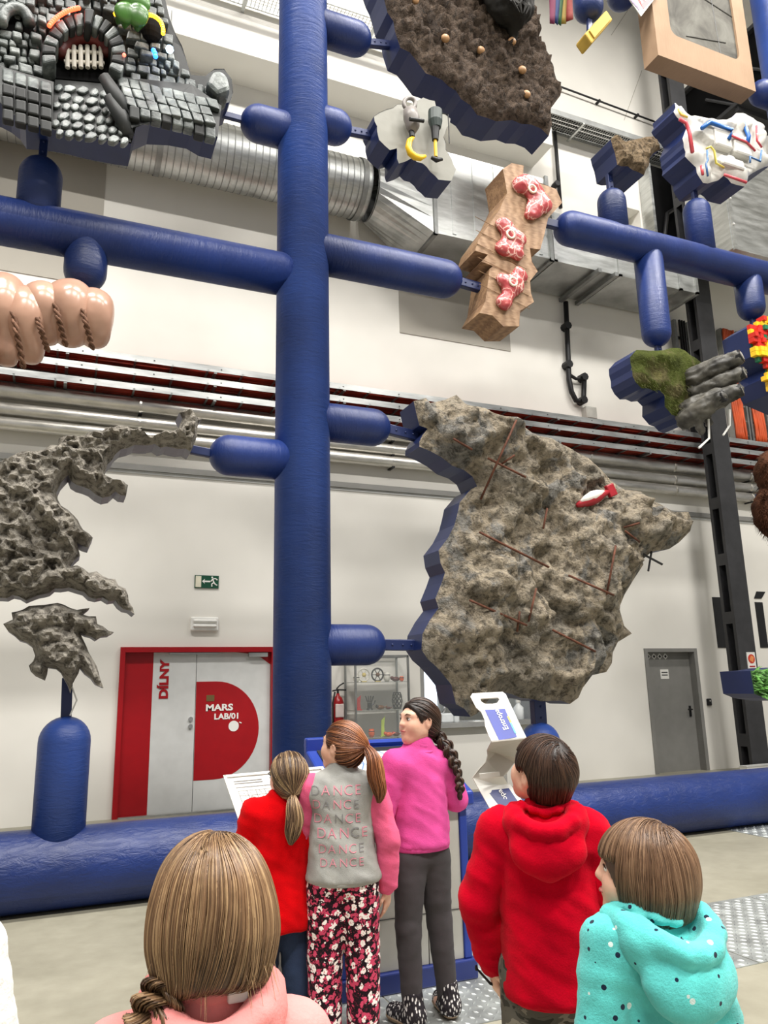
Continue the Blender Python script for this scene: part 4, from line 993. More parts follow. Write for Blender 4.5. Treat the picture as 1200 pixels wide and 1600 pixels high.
lump('lowest red marbled lump on the wooden slab', [(802, 440, 0.08), (786, 438, 0.08), (812, 430, 0.09), (796, 456, 0.08), (788, 472, 0.09), (806, 448, 0.09)], 3)

# --- small brown slab, white slab, moss slab, brick slab, plant slab
m_sand = mrock('light_brown_rough_stone', [(0.3, (104, 86, 64)), (0.5, (136, 116, 90)), (0.75, (162, 142, 114))], 4, 0.9, 24)
S1 = [(954, 218), (960, 212), (976, 222), (992, 218), (1010, 214), (1026, 218), (1031, 234), (1020, 240), (1014, 248), (1014, 258), (1006, 274), (988, 266), (980, 260), (964, 258), (960, 238)]
slab('brown_slab', 'small rough brown slab standing on an upright blue stub', 'slab', S1, m_sand, m_blueside, 0.05, lambda P, e: (0.05+0.12*np.abs(fbm(P3(P, 5), 3)))*fade(e, 0.05), 8, 2, FRONT, BACK+0.06, seed=10, smooth=False)
m_wplast = mplain('white_moulded_plastic', (194, 192, 186), 0.35, 0, 0.5, 0.03)
H1 = [(1054, 161), (1077, 182), (1112, 189), (1136, 187), (1150, 177), (1171, 184), (1177, 189), (1194, 201), (1192, 234), (1203, 259), (1184, 266), (1168, 276), (1163, 292), (1150, 289), (1130, 275), (1112, 285), (1098, 286), (1087, 262), (1070, 245), (1066, 217), (1072, 201), (1052, 175)]
def fn_wh(P, e): return 0.06*np.round(2.2*fbm(P3(P, 1.7), 2)+0.8)*fade(e, 0.12)+0.03*fade(e, 0.03)
wh, whf, _ = slab('white_slab', 'white moulded slab with coloured tubes hanging at the upper right', 'slab', H1, m_wplast, m_blueside, 0.04, fn_wh, 7, 2.5, FRONT, BACK+0.08, seed=11)
tubes = [((206, 76, 86), 0.03, [(1062, 186), (1072, 192), (1077, 206), (1082, 238)]), ((26, 92, 168), 0.035, [(1097, 200), (1109, 191), (1144, 203), (1139, 217)]), ((26, 92, 168), 0.035, [(1162, 192), (1170, 213), (1168, 223)]), ((214, 196, 92), 0.018, [(1104, 232), (1110, 229), (1116, 236), (1119, 255), (1131, 262)]), ((60, 100, 150), 0.016, [(1105, 235), (1106, 250), (1103, 256), (1106, 275)]), ((206, 76, 86), 0.018, [(1141, 211), (1167, 222), (1180, 236)]), ((206, 76, 86), 0.022, [(1096, 259), (1098, 273)]), ((206, 76, 86), 0.022, [(1132, 273), (1152, 280), (1166, 285)]), ((60, 100, 150), 0.016, [(1172, 254), (1172, 245), (1188, 252), (1190, 235)]), ((206, 76, 86), 0.018, [(1182, 197), (1183, 220), (1190, 230)]), ((214, 196, 92), 0.02, [(1060, 170), (1064, 179), (1074, 183)])]
for k, (c, r, pts) in enumerate(tubes):
    L = []
    for x, y in pts:
        w = at(x, y, FRONT); ys = min(surf_point(whf, w.x, w.z), FRONT-0.12)-0.012; L.append(at(x, y, ys))
    MB().tube(L, r*0.8, 8).build('coloured_tube', mplain('tube_%d_%d_%d' % c, c, 0.35, 0, 0.5, 0.04), wh, smooth=True)
for x, y, w_, h_ in ((1120, 225, 0.3, 0.26), (1150, 235, 0.32, 0.3), (1135, 262, 0.4, 0.14)):
    w = at(x, y, FRONT); MB().box((w.x, FRONT-0.06, w.z), (w_, 0.12, h_)).build('raised_block', m_wplast, wh, bevel=0.03)
def _moss():
    t = NT('green_moss'); v = t.coord(); a = t.noise(v, 3, 6, 0.65); b = t.noise(v, 26, 5, 0.7)
    c = t.ramp(a, [(0.3, (50, 54, 26)), (0.5, (78, 86, 40)), (0.62, (94, 88, 60)), (0.75, (112, 108, 68))]); t.col(t.mix(0.5, c, t.ramp(b, [(0.3, (80, 80, 70)), (0.7, (255, 255, 255))]), 'MULTIPLY')); t.set(0.95, 0, 0.1); t.bump(b, 0.8, 0.03); return t.m
m_moss = _moss()
MO = [(984, 558), (994, 547), (1025, 548), (1060, 544), (1095, 566), (1100, 591), (1086, 638), (1073, 662), (1049, 648), (1038, 635), (1038, 618), (1030, 610), (1002, 607), (988, 588)]
ms, msf, _ = slab('moss_slab', 'mossy green slab with grey wrapped bundles below the blue down stub', 'slab', MO, m_moss, m_blueside, 0.045, lambda P, e: (0.06+0.1*fbm(P3(P, 4), 4))*fade(e, 0.08), 9, 2, FRONT, BACK+0.04, seed=12)
b = MB()
for k in range(700):
    x, y = rng.uniform(985, 1098), rng.uniform(548, 660)
    if not inpoly(np.array([[x, y]]), MO)[0]: continue
    w = at(x, y, FRONT-0.1); d = Vector((rng.uniform(-.04, .04), -rng.uniform(.02, .06), -rng.uniform(.01, .07))); s = Vector((0.006, 0, 0))
    b.add([w-s, w+s, w+d], [(0, 1, 2)])
tag(b.build('grass_blades', m_moss, ms), kind='stuff')
m_tarp = mplain('grey_tarpaulin', (66, 64, 59), 0.5, 0, 0.4, 0.5, 5, 0.8, 14)
for k, (a, bq, r) in enumerate((((1085, 592), (1150, 560), 0.12), ((1090, 612), (1155, 585), 0.11), ((1078, 640), (1150, 612), 0.12), ((1072, 655), (1125, 622), 0.10))):
    p = at(*a, FRONT-0.1); q = at(*bq, 5.75)
    nm = ['uppermost', 'second', 'third', 'lowest'][k]
    t = thing('wrapped_bundle', '%s grey wrapped bundle sticking out of the mossy slab' % nm, 'bundle', p, 'wrapped bundles on the mossy slab')
    solid('wrapping', [('+', d_cap(p, p.lerp(q, 0.6), r, r*0.85), 0), ('+', d_cap(p.lerp(q, 0.55), q, r*0.7, r*0.62), 0.05), ('+', d_cap(p.lerp(q, 0.3), p.lerp(q, 0.3)+Vector((0.05, 0, -0.22)), r*0.6, r*0.25), 0.06)], 0.018, m_tarp, t, lambda V, ax=np.array((q-p).normalized()): 0.03*ridged((V-(V@ax)[:, None]*ax)*15+(V@ax)[:, None]*ax*5+k*3.3, 2, 0.5)-0.02)
    d = (q-p).normalized()
    MB().tube([q-d*0.06, q+d*(r*0.55)], r*0.63, 14).build('end_collar', m_black, t); MB().tube([q+d*(r*0.5), q+d*(r*0.6)], r*0.4, 12).build('end_cap', mplain('pale_tarpaulin', (150, 148, 142), 0.6), t)
for a, c, e in (((1107, 655), (1108, 685), (1092, 700)), ((1140, 640), (1140, 665), (1130, 680))):
    MB().tube([at(*a, 6.0), at(*c, 6.0), at(*e, 6.0)], 0.012, 6).build('white_cord', m_white, ms)
BK = [(1168, 512), (1182, 502), (1200, 497), (1260, 500), (1300, 560), (1260, 640), (1203, 615), (1192, 592), (1196, 576), (1176, 556)]
m_bgreen = mplain('green_toy_plastic', (30, 110, 76), 0.35, 0, 0.5)
bs, bsf, _ = slab('brick_slab', 'slab covered in tiny colourful toy bricks at the right edge', 'slab', BK, m_bgreen, m_blueside, 0.12, None, 40, 0, FRONT, BACK+0.08, seed=13, smooth=False)
BUSED = set()
for c, nm in (((236, 190, 40), 'yellow'), ((200, 44, 34), 'red'), ((30, 110, 76), 'green'), ((40, 80, 170), 'blue')):
    b = MB()
    for k in range(900 if nm != 'blue' else 120):
        x, y = rng.uniform(1168, 1300), rng.uniform(497, 640)
        if not inpoly(np.array([[x, y]]), BK)[0]: continue
        if nm == 'yellow' and pnoise(np.array([[x/18, y/18, 1.0]]))[0] < -0.05: continue
        w = at(x, y, FRONT); hgt = rng.choice((0.05, 0.08, 0.11)); gx, gz = round(w.x/0.06)*0.06, round(w.z/0.06)*0.06
        if (gx, gz) in BUSED: continue
        BUSED.add((gx, gz)); b.box((gx, FRONT-hgt/2, gz), (0.056, hgt, 0.056))
    tag(b.build(nm+'_bricks', mplain(nm+'_toy_plastic', c, 0.35, 0, 0.5, 0.04), bs), kind='stuff')
PLN = [(1172, 1048), (1200, 1046), (1260, 1040), (1290, 1080), (1220, 1095), (1195, 1091), (1178, 1084)]
ps, psf, _ = slab('plant_slab', 'leafy green slab with dark blue edge at the lower right', 'slab', PLN, mplain('leaf_base_green', (58, 92, 46), 0.7), m_blueside, 0.08, None, 20, 2, FRONT, BACK+0.1, seed=14)
m_leaf = mplain('fresh_leaf_green', (84, 132, 62), 0.5, 0, 0.4, 0.3, 14)
b = MB()
for k in range(900):
    x, y = rng.uniform(1172, 1288), rng.uniform(1040, 1094)
    if not inpoly(np.array([[x, y]]), PLN)[0]: continue
    w = at(x, y, FRONT-0.01); d = Vector((rng.uniform(-1, 1), -rng.uniform(.6, 1.6), rng.uniform(-1, 1))).normalized()*rng.uniform(.08, .14); s = d.orthogonal().normalized()*0.018
    b.add([w, w+d*0.5+s, w+d, w+d*0.5-s], [(0, 1, 2, 3)])
tag(b.build('leaves', m_leaf, ps), kind='stuff')
# --- brown shaggy lump at the right edge
wf = at(1212, 790, FRONT); wf2 = at(1206, 740, FRONT)
t = thing('shaggy_slab', 'dark brown shaggy lump at the right edge of the picture', 'slab', wf, 'hanging slabs')
m_fur = mplain('dark_brown_fur', (66, 42, 30), 0.9, 0, 0.1, 0.25, 10, 0.8, 40)
fops = [('+', d_ell(at(1215, 802, FRONT), (0.34, 0.2, 0.33)), 0), ('+', d_ell(at(1213, 742, FRONT), (0.28, 0.2, 0.3)), 0.05), ('+', d_ell(at(1235, 770, FRONT+.1), (0.4, 0.25, 0.6)), 0.1)]
solid('fur_core', fops, 0.03, m_fur, t, lambda V: 0.03*fbm(V*12, 3))
Ff = field(fops); b = MB()
for k in range(1500):
    p = np.array(at(rng.uniform(1165, 1240), rng.uniform(700, 850), FRONT-rng.uniform(-0.1, 0.25)))
    for _ in range(3):
        e = 1e-3; v = Ff(p[None])[0]; g = np.array([Ff((p+np.eye(3)[i]*e)[None])[0]-v for i in range(3)])/e; g /= max(np.linalg.norm(g), 1e-6); p = p-g*v
    w = Vector(p); d = Vector(g)*rng.uniform(.03, .06)+Vector((rng.uniform(-.03, .03), 0, -0.03)); s = Vector((0.008, 0, 0.003)); b.add([w-s, w+s, w+d], [(0, 1, 2)])
tag(b.build('fur_tufts', m_fur, t), kind='stuff')
qp = at(1230, 1068, FRONT); conn((9.22, PIPE, qp.z), (qp.x, PIPE, qp.z), 0.05)
qk = at(1270, 560, FRONT); conn((9.22, PIPE, qk.z), (qk.x-0.1, PIPE, qk.z), 0.05)
qz = at(1213, 770, FRONT).z; conn((9.22, PIPE, qz), (wf.x, PIPE+0.05, qz), 0.04)

# --- cardboard box with dark window
def _card():
    t = NT('cardboard'); v = t.coord((60, 2, 2)); f = t.noise(v, 3, 3); g = t.noise(t.coord(), 2, 3)
    t.col(t.mix(0.5, t.ramp(f, [(0.3, (138, 113, 91)), (0.7, (154, 128, 104))]), t.ramp(g, [(0.3, (138, 114, 91)), (0.7, (160, 134, 109))]))); t.set(0.75, 0, 0.2); t.bump(f, 0.08, 0.005); return t.m
m_card = _card()
cA = at(1027, 73, FRONT); cB = at(1183, 155, FRONT); zt_ = cA.z+2.4
t = thing('cardboard_box', 'large cardboard box with rounded dark window hanging at the top right', 'box', (cA.x, FRONT, cA.z))
bx0, bx1, bz0 = cA.x, cB.x, (cA.z+cB.z)/2
wz0, wz1, wx0, wx1 = bz0+0.42, bz0+1.95, bx0+0.27, bx1-0.22
outer = [(bx0, bz0), (bx1, bz0), (bx1, bz0+2.4), (bx0, bz0+2.4)]
inner = []
for cx, cz, a0 in ((wx1-0.12, wz0+0.12, -PI/2), (wx1-0.12, wz1-0.12, 0), (wx0+0.12, wz1-0.12, PI/2), (wx0+0.12, wz0+0.12, PI)):
    for i in range(6): a = a0+PI/2*i/5; inner.append((cx+0.12*math.cos(a), cz+0.12*math.sin(a)))
vs = [Vector(p) for p in outer+inner]; ne = 4; ni = len(inner)
V, _, Fc, *_r = delaunay_2d_cdt(vs, [(i, (i+1) % 4) for i in range(4)]+[(4+i, 4+(i+1) % ni) for i in range(ni)], [], 0, 1e-5)
Fc = [f for f in Fc if not inpoly(np.array([sum((np.array(V[i]) for i in f), np.zeros(2))/3]), inner)[0] and inpoly(np.array([sum((np.array(V[i]) for i in f), np.zeros(2))/3]), outer)[0]]
b = MB(); b.add([(v.x, FRONT, v.y) for v in V], [tuple(f) for f in Fc]); n = ni
b.add([(x, FRONT, z) for x, z in inner]+[(x, FRONT+0.03, z) for x, z in inner], [(i, (i+1) % n, n+(i+1) % n, n+i) for i in range(n)])
b.add([(x, FRONT, z) for x, z in outer]+[(x, FRONT+0.26, z) for x, z in outer], [(i, (i+1) % 4, 4+(i+1) % 4, 4+i) for i in range(4)]+[(4, 5, 6, 7)])
b.build('box_shell', m_card, t)
def _film():
    t = NT('dark_film_over_parts'); v = t.coord(); a = t.noise(v, 2.2, 6, 0.6, 0.8)
    t.col(t.ramp(a, [(0.3, (62, 60, 56)), (0.5, (92, 90, 84)), (0.75, (118, 117, 110))])); t.set(0.7, 0, 0.1); return t.m
MB().box2((wx0-0.05, FRONT+0.03, wz0-0.05), (wx1+0.05, FRONT+0.05, wz1+0.05)).build('window_film', _film(), t)
for a, c in (((wx0, wz1-0.5), (wx1, wz0+0.75)), ((wx0+0.9, wz0), (wx0+0.85, wz0+1.2)), ((wx0+0.3, wz0+0.1), (wx1-0.2, wz0+0.25))):
    MB().tube([(a[0], FRONT+0.028, a[1]), (c[0], FRONT+0.028, c[1])], 0.008, 5).build('inner_edge', mplain('dull_grey_part', (70, 69, 66), 0.5), t)
k = MB().prism([(at(970, -20, FRONT-0.03)), at(1002, 25, FRONT-0.03), at(1026, -6, FRONT-0.03), at(1000, -50, FRONT-0.03)], (0, 0.01, 0))
tg = thing('price_tag', 'white card tag with red band on the corner of the cardboard box', 'tag', at(1000, 0, FRONT))
k.build('card', m_paper, tg)
MB().prism([at(1006, 14, FRONT-0.035), at(1026, -8, FRONT-0.035), at(1012, -30, FRONT-0.035), at(993, -6, FRONT-0.035)], (0, 0.005, 0)).build('red_band', mplain('label_red', (200, 30, 40), 0.5), tg)
for i in range(3): MB().prism([at(999+i*5, -2-i*4, FRONT-0.04), at(1003+i*5, 6-i*4, FRONT-0.04), at(1005+i*5, 4-i*4, FRONT-0.04), at(1001+i*5, -4-i*4, FRONT-0.04)], (0, 0.004, 0)).build('white_bar', m_paper, tg)
for i in range(4): MB().prism([at(981+i*4.5, -5+i*5, FRONT-0.036), at(983+i*4.5, -7+i*5, FRONT-0.036), at(987+i*4.5, -1+i*5, FRONT-0.036), at(985+i*4.5, 1+i*5, FRONT-0.036)], (0, 0.004, 0)).build('printed_stroke', mplain('purple_ink', (120, 100, 130), 0.6), tg)
# --- yellow bar
yb = [at(914, 52, FRONT), at(948, 15, FRONT), at(958, 30, FRONT), at(925, 68, FRONT)]
t = thing('gold_bar', 'small golden yellow bar hanging under a round blue stub', 'bar', yb[0])
m_gold = mplain('golden_paint', (190, 158, 74), 0.65, 0.0, 0.2, 0.05)
MB().prism(yb, (0, 0.2, 0)).build('bar_body', m_gold, t, bevel=0.02); MB().prism([p.lerp((yb[0]+yb[2])/2, 0.25)+Vector((0, -0.02, 0)) for p in yb], (0, 0.02, 0)).build('raised_face', m_gold, t, bevel=0.008)
# --- striped flag
t = thing('striped_flag', 'hanging flag with rainbow stripes at the top beside the brown slab', 'flag', at(880, -20, FRONT-0.2))
fc = [(92, 26, 56), (26, 48, 90), (34, 76, 42), (122, 100, 34), (112, 36, 28)]  # stripes darkened: the flag's dim backlit look is put into the colour
for k in range(5):
    xa, xb = 858+k*8.2, 858+(k+1)*8.2; b = MB(); L = []
    for i in range(9):
        y = -60+i*(102-k*3)/8
        for x in (xa, xb):
            w = at(x-3*(i/8), y, FRONT-0.2); w.y += 0.05*math.sin(x*0.12+i*0.25); L.append(w)
    b.add(L, [(2*i, 2*i+1, 2*i+3, 2*i+2) for i in range(8)]); o = b.build('stripe', mplain('flag_stripe_%d' % k, fc[k], 0.7, 0, 0.2, 0.05), t, smooth=True)
    s = o.modifiers.new('thick', 'SOLIDIFY'); s.thickness = 0.006
MB().tube([at(852, -60, FRONT-0.2), at(905, -60, FRONT-0.2)], 0.02, 8).build('flag_pole', m_galv, t)
MB().tube([at(878, -60, FRONT-0.2), (at(878, -60, FRONT-0.2).x, PIPE, 11.9)], 0.015, 8).build('flag_arm', m_galv, t)

# --- peach rounded bundle at the left
m_peach = mplain('glossy_peach_resin', (178, 140, 120), 0.25, 0, 0.5, 0.06, 4); m_rope = mplain('brown_twisted_cord', (104, 76, 60), 0.8, 0, 0.2, 0.2, 40)
Yp = FRONT-0.05
t = thing('peach_bundle', 'row of glossy peach rounded lumps tied with cord at the left edge', 'sculpture', at(80, 520, Yp))
lumps = [(-45, 430, -30, 585, 0.27), (4, 445, 12, 560, 0.2), (36, 470, 48, 555, 0.21), (66, 462, 74, 528, 0.19), (108, 462, 112, 528, 0.215), (146, 470, 148, 535, 0.18)]
for k, (xa, ya, xb, yb_, r) in enumerate(lumps):
    p = at(xa, ya+14, Yp); q = at(xb, yb_-14, Yp)
    solid('rounded_lump', [('+', d_cap(p, q, r*0.84, r*0.7), 0), ('+', d_ell(p.lerp(q, 0.35)+Vector((0, -0.06, 0)), (r*0.86, r, r*1.05)), 0.12), ('&', d_half(p+Vector((-r*0.93, 0, 0)), (-1, 0, 0.05)), 0.05), ('&', d_half(p+Vector((r*0.93, 0, 0)), (1, 0, -0.05)), 0.05)], 0.025, m_peach, t, lambda V: 0.012*fbm(V*4, 2))
for x, ya, yb_ in ((-20, 430, 590), (22, 460, 575), (60, 480, 548), (88, 455, 540), (130, 462, 545)):
    b = MB()
    for s in (0, PI): b.tube([at(x+(i-8)*0.9, ya+(yb_-ya)*i/24, Yp-0.29+0.14*abs(i/12-1))+Vector((0.014*math.cos(i*1.1+s), 0.014*math.sin(i*1.1+s), 0)) for i in range(25)], 0.013, 6)
    b.build('cord', m_rope, t, smooth=True)
conn((0.04, PIPE, 4.86), (0.0, PIPE, 4.55), 0.035)

# --- dark stone fortress slab at the upper left (plain gatehouse)
def _dstone():
    t = NT('dark_glossy_stone'); v = t.coord(); a = t.noise(v, 5, 6, 0.65); g = t.n('ShaderNodeNewGeometry')
    t.col(t.ramp(a, [(0.3, (46, 50, 50)), (0.5, (84, 90, 89)), (0.72, (146, 152, 149))])); t.set(0.42, 0, 0.5); t.bump(t.noise(v, 16, 5), 0.5, 0.02); return t.m
m_ds = _dstone(); m_dsd = mplain('black_grey_mortar', (36, 38, 38), 0.6, 0, 0.4, 0.2, 5)
CA = [(-160, -80), (255, -80), (258, 0), (265, 30), (275, 55), (290, 90), (298, 118), (320, 120), (335, 108), (350, 108), (362, 125), (364, 145), (358, 160), (345, 165), (340, 215), (320, 210), (300, 198), (270, 192), (235, 190), (212, 200), (205, 225), (185, 222), (150, 215), (110, 205), (85, 200), (40, 195), (30, 180), (0, 160), (-160, 120)]
ca, caf, _ = slab('fortress_slab', 'dark stone gatehouse slab with arch and coloured lights at the upper left', 'slab', CA, m_dsd, m_blueside, 0.09, lambda P, e: 0.02*fbm(P3(P, 4), 3), 18, 2, FRONT, BACK, seed=15, smooth=False)
def stone(poly, Y, th, owner=ca, m=m_ds, bev=0.018, name='stone'):
    return MB().prism(px(poly, Y), (0, th, 0)).build(name, m, owner, bevel=bev)
def quad(x0, y0, x1, y1, sk, j=2.0):
    r = lambda: rng.uniform(-j, j); g = 0.25
    return [(x0+r(), y0+g*(x0-130)*0+r()), (x1+r(), y0+sk+r()), (x1+r(), y1+sk+r()), (x0+r(), y1+r())]
AC = (131, 84); AR0, AR1 = 44, 66
# upper wall stones
row = 0; y = -40
while y < 118:
    hgt = rng.uniform(11, 15); x = -30+(row % 2)*9
    while x < 300:
        w = rng.uniform(11, 23); cx, cy = x+w/2, y+hgt/2+0.24*(x-130)*0.35
        ok = inpoly(np.array([[cx, cy], [x+w-3, cy+hgt*0.4], [x+w-3, cy-hgt*.4]]), CA).all() and math.hypot(cx-AC[0], cy-AC[1]) > AR1+7 and not (90 < cx < 175 and cy > 80)
        if ok and cy < 115+0.1*(cx-130): stone(quad(x+1, cy-hgt/2+1, x+w-1, cy+hgt/2-1, 4), FRONT-rng.uniform(0.05, 0.16), 0.2, bev=0.014)
        x += w
    y += hgt; row += 1
for k in range(15):       # arch of wedge stones
    a0, a1 = PI*1.12+(k+0.06)*PI*1.24/15-PI*0.12-0.25, PI*1.12+(k+0.94)*PI*1.24/15-PI*0.12-0.25
    p = [(AC[0]+R*math.cos(a), AC[1]+R*math.sin(a)) for R, a in ((AR0, a0), (AR1, a0), (AR1, a1), (AR0, a1))]
    ext = 1.08 if k == 7 else 1.0
    if k == 7: p = [(AC[0]+(q[0]-AC[0])*1.1, AC[1]+(q[1]-AC[1])*1.1) for q in p]
    stone(p, FRONT-(0.3 if k == 7 else 0.24), 0.34, name='arch_stone', m=m_dsd if k % 2 else m_ds)
hole = [(AC[0]+AR0*math.cos(a), AC[1]+AR0*math.sin(a)) for a in np.linspace(PI*0.98, PI*2.04, 14)]+[(AC[0]+46, 130), (AC[0]-44, 122)]
MB().prism(px(hole, FRONT-0.03), (0, 0.02, 0)).build('gate_opening', m_blackhole, ca)
m_lint = mplain('dark_red_paint', (92, 34, 30), 0.5, 0, 0.4, 0.2)
MB().tube(px([(AC[0]+38*math.cos(a), AC[1]+6+32*math.sin(a)) for a in np.linspace(PI*1.03, PI*1.97, 14)], FRONT-0.08), 0.06, 8).build('gate_lintel', m_lint, ca, smooth=True)
for k in range(6):         # plain bars of the gate grille
    x = 105+k*10.5; MB().tube(px([(x, 72), (x+0.5, 106)], FRONT-0.09), 0.02, 8).build('gate_bar', mplain('pale_bar_paint', (196, 190, 178), 0.4), ca)
for yy in (80, 96): MB().tube(px([(100, yy), (163, yy+3)], FRONT-0.08), 0.016, 8).build('gate_cross_bar', mplain('pale_bar_paint', (196, 190, 178), 0.4), ca)
# cobbled ramp under the gate, side bastion and paved terrace, all sloping out towards the viewer
def slope(poly, Yf_, th, name='stone', m=m_ds, bev=0.014):
    a = [at(x, y, Yf_(y)) for x, y in poly]; n = len(a); b = MB()
    b.add(a+[q+Vector((0, th, 0)) for q in a], [tuple(range(n)), tuple(range(2*n-1, n-1, -1))]+[(i, n+i, n+(i+1) % n, (i+1) % n) for i in range(n)])
    o = b.build(name, m, ca, bevel=bev); bm = bmesh.new(); bm.from_mesh(o.data); bmesh.ops.recalc_face_normals(bm, faces=bm.faces); bm.to_mesh(o.data); bm.free(); return o
def wedge(poly, Yf_, name, m=m_dsd):
    a = [at(x, y, Yf_(y)) for x, y in poly]; n = len(a); b = MB()
    b.add(a+[at(x, y, FRONT+0.01) for x, y in poly], [tuple(range(n)), tuple(range(2*n-1, n-1, -1))]+[(i, n+i, n+(i+1) % n, (i+1) % n) for i in range(n)]); b.build(name, m, ca)
rampY = lambda y: FRONT-0.06-0.30*max(0, min(1, (y-126)/95))
wedge([(86, 124), (176, 132), (205, 222), (150, 213), (78, 200)], rampY, 'ramp_base')
for r in range(6):
    yy0 = 130+r*14; c = 0; x = 84-r*1.0+(r % 2)*7
    while x < 172+r*5.5:
        w = rng.uniform(13, 22); h_ = rng.uniform(9, 12); yy = yy0+(x-84)*0.12; j = lambda: rng.uniform(-1.6, 1.6)
        slope([(x+1+j(), yy+3+j()), (x+w*0.5, yy-1+j()), (x+w-0.5, yy+2+j()), (x+w, yy+h_*0.6), (x+w*0.6, yy+h_+1.5+j()*0.6), (x+1, yy+h_*0.9+j())], lambda y: rampY(y)-0.05, 0.07, 'cobble', m_ds, 0.022)
        x += w
bastY = lambda y: FRONT-0.10-0.26*max(0, min(1, (y-104)/40))
wedge([(-10, 100), (84, 128), (82, 196), (36, 192), (2, 162), (-10, 150)], bastY, 'bastion_base')
for c in range(4):
    x0 = 2+c*20; slope([(x0+1, 104+c*6.5+1), (x0+19, 110+c*6.5), (x0+19, 129+c*5), (x0+1, 124+c*5)], lambda y: bastY(y)-0.04, 0.06, 'bastion_top')
    for r in range(3):
        ya = 126+c*5.5+r*20
        if ya > 178+c*4: continue
        slope([(x0+1+rng.uniform(-1, 1), ya+2), (x0+19, ya+6+rng.uniform(-1, 1)), (x0+19, ya+23), (x0+1, ya+19)], lambda y: FRONT-0.40, 0.08, 'bastion_block', m_dsd)
terY = lambda y: FRONT-0.08-0.32*max(0, min(1, (y-112)/70))
wedge([(176, 118), (300, 132), (346, 165), (340, 214), (300, 198), (236, 190), (206, 200)], terY, 'terrace_base')
for r in range(3):
    for c in range(9):
        x0 = 182+c*17.5+r*6; yy = 118+r*15+c*4.2
        if x0 > 326: continue
        jj = [rng.uniform(-1.3, 1.3) for _ in range(8)]; slope([(x0+jj[0], yy+jj[1]), (x0+16.8+jj[2], yy+4+jj[3]), (x0+21+jj[4], yy+18+jj[5]), (x0+5+jj[6], yy+14+jj[7])], lambda y, d=rng.uniform(0.03, 0.07): terY(y)-d, 0.06, 'terrace_tile', m_ds, 0.012)
for c in range(8):
    x0 = 202+c*17; yy = 163+c*4.2; dn = 14+(6 if c in (0, 6, 7) else 0)
    slope([(x0+0.5, yy), (x0+16, yy+4), (x0+16+rng.uniform(-1, 1), yy+4+dn), (x0+0.5, yy+dn)], lambda y: FRONT-0.43, 0.1, 'terrace_front', m_ds if c % 3 else m_dsd)
for c in range(5): stone(quad(296+c*12, 126+c*4, 307+c*12, 142+c*3, 2, 1), FRONT-0.12, 0.14, name='stone')
stone([(322, 130), (332, 110), (345, 107), (357, 118), (362, 140), (340, 148)], FRONT-0.22, 0.3, name='corner_boulder', bev=0.05)
for x, yy in ((184, 140), (192, 172)): MB().tube(px([(x-22, yy-20), (x, yy+16), (x+8, yy+40)], FRONT-0.35), [0.05, 0.07, 0.05], 8).build('root', m_dsd, ca, smooth=True)
MB().ball(at(24, 35, FRONT-0.03), (0.17, 0.05, 0.2), 16, 10).build('window_recess', m_blackhole, ca)
MB().tube(px([(24+22*math.cos(a), 38+25*math.sin(a)) for a in np.linspace(PI, 2*PI, 12)], FRONT-0.14), 0.05, 8).build('window_surround', m_ds, ca, smooth=True)
def led(name, col, pts, r, es):
    tt = NT(name); tt.col(col); tt.set(0.4, emit=col, es=es)
    for x, y in pts: MB().ball(at(x, y, FRONT-0.26), r, 8, 6).build('light_bulb', tt.m, ca)
led('red_light', (255, 70, 40), [(131+68*math.cos(a), 84+72*math.sin(a)) for a in np.linspace(PI*1.21, PI*1.46, 16)], 0.02, 6)
led('amber_light', (255, 180, 30), [(231+24*math.cos(a), 48+25*math.sin(a)) for a in np.linspace(PI*1.45, PI*2.05, 14)], 0.019, 6)
led('amber_light_pair', (255, 180, 30), [(181, 22), (185, 20), (188, 19)], 0.022, 6)
led('blue_light', (40, 110, 255), [(242, 83), (240, 79), (243, 88)], 0.022, 5); led('white_blue_light', (170, 220, 255), [(265, 77)], 0.035, 10); led('tiny_red_light', (255, 90, 70), [(194, 86)], 0.016, 5)
MB().ball(at(237, 46, FRONT-0.13), (0.1, 0.06, 0.14), 14, 8).build('window_recess', m_blackhole, ca)
wg = at(203, 30, FRONT-0.28)
t = thing('green_foliage', 'glossy green leafy clump over the dark stone arch', 'plant', wg)
m_gl = mplain('glossy_green', (62, 104, 40), 0.3, 0, 0.5, 0.2, 6)
for k, (x, y, dx, dy) in enumerate(((205, 25, -22, 12), (208, 22, 14, 20), (206, 20, 22, -8), (200, 18, -6, 26), (210, 8, 8, -26), (204, 12, -14, -20), (212, 25, 2, 24))):
    p = at(x, y, FRONT-0.3); q = at(x+dx, y+dy, FRONT-0.22)
    solid('leaf', [('+', d_cap(p, p.lerp(q, 0.5)+Vector((0, -0.08, 0)), 0.07, 0.085, ((0, 1, 0.2), 0.45)), 0), ('+', d_cap(p.lerp(q, 0.5)+Vector((0, -0.08, 0)), q, 0.085, 0.015, ((0, 1, 0.2), 0.45)), 0.02)], 0.014, m_gl, t)
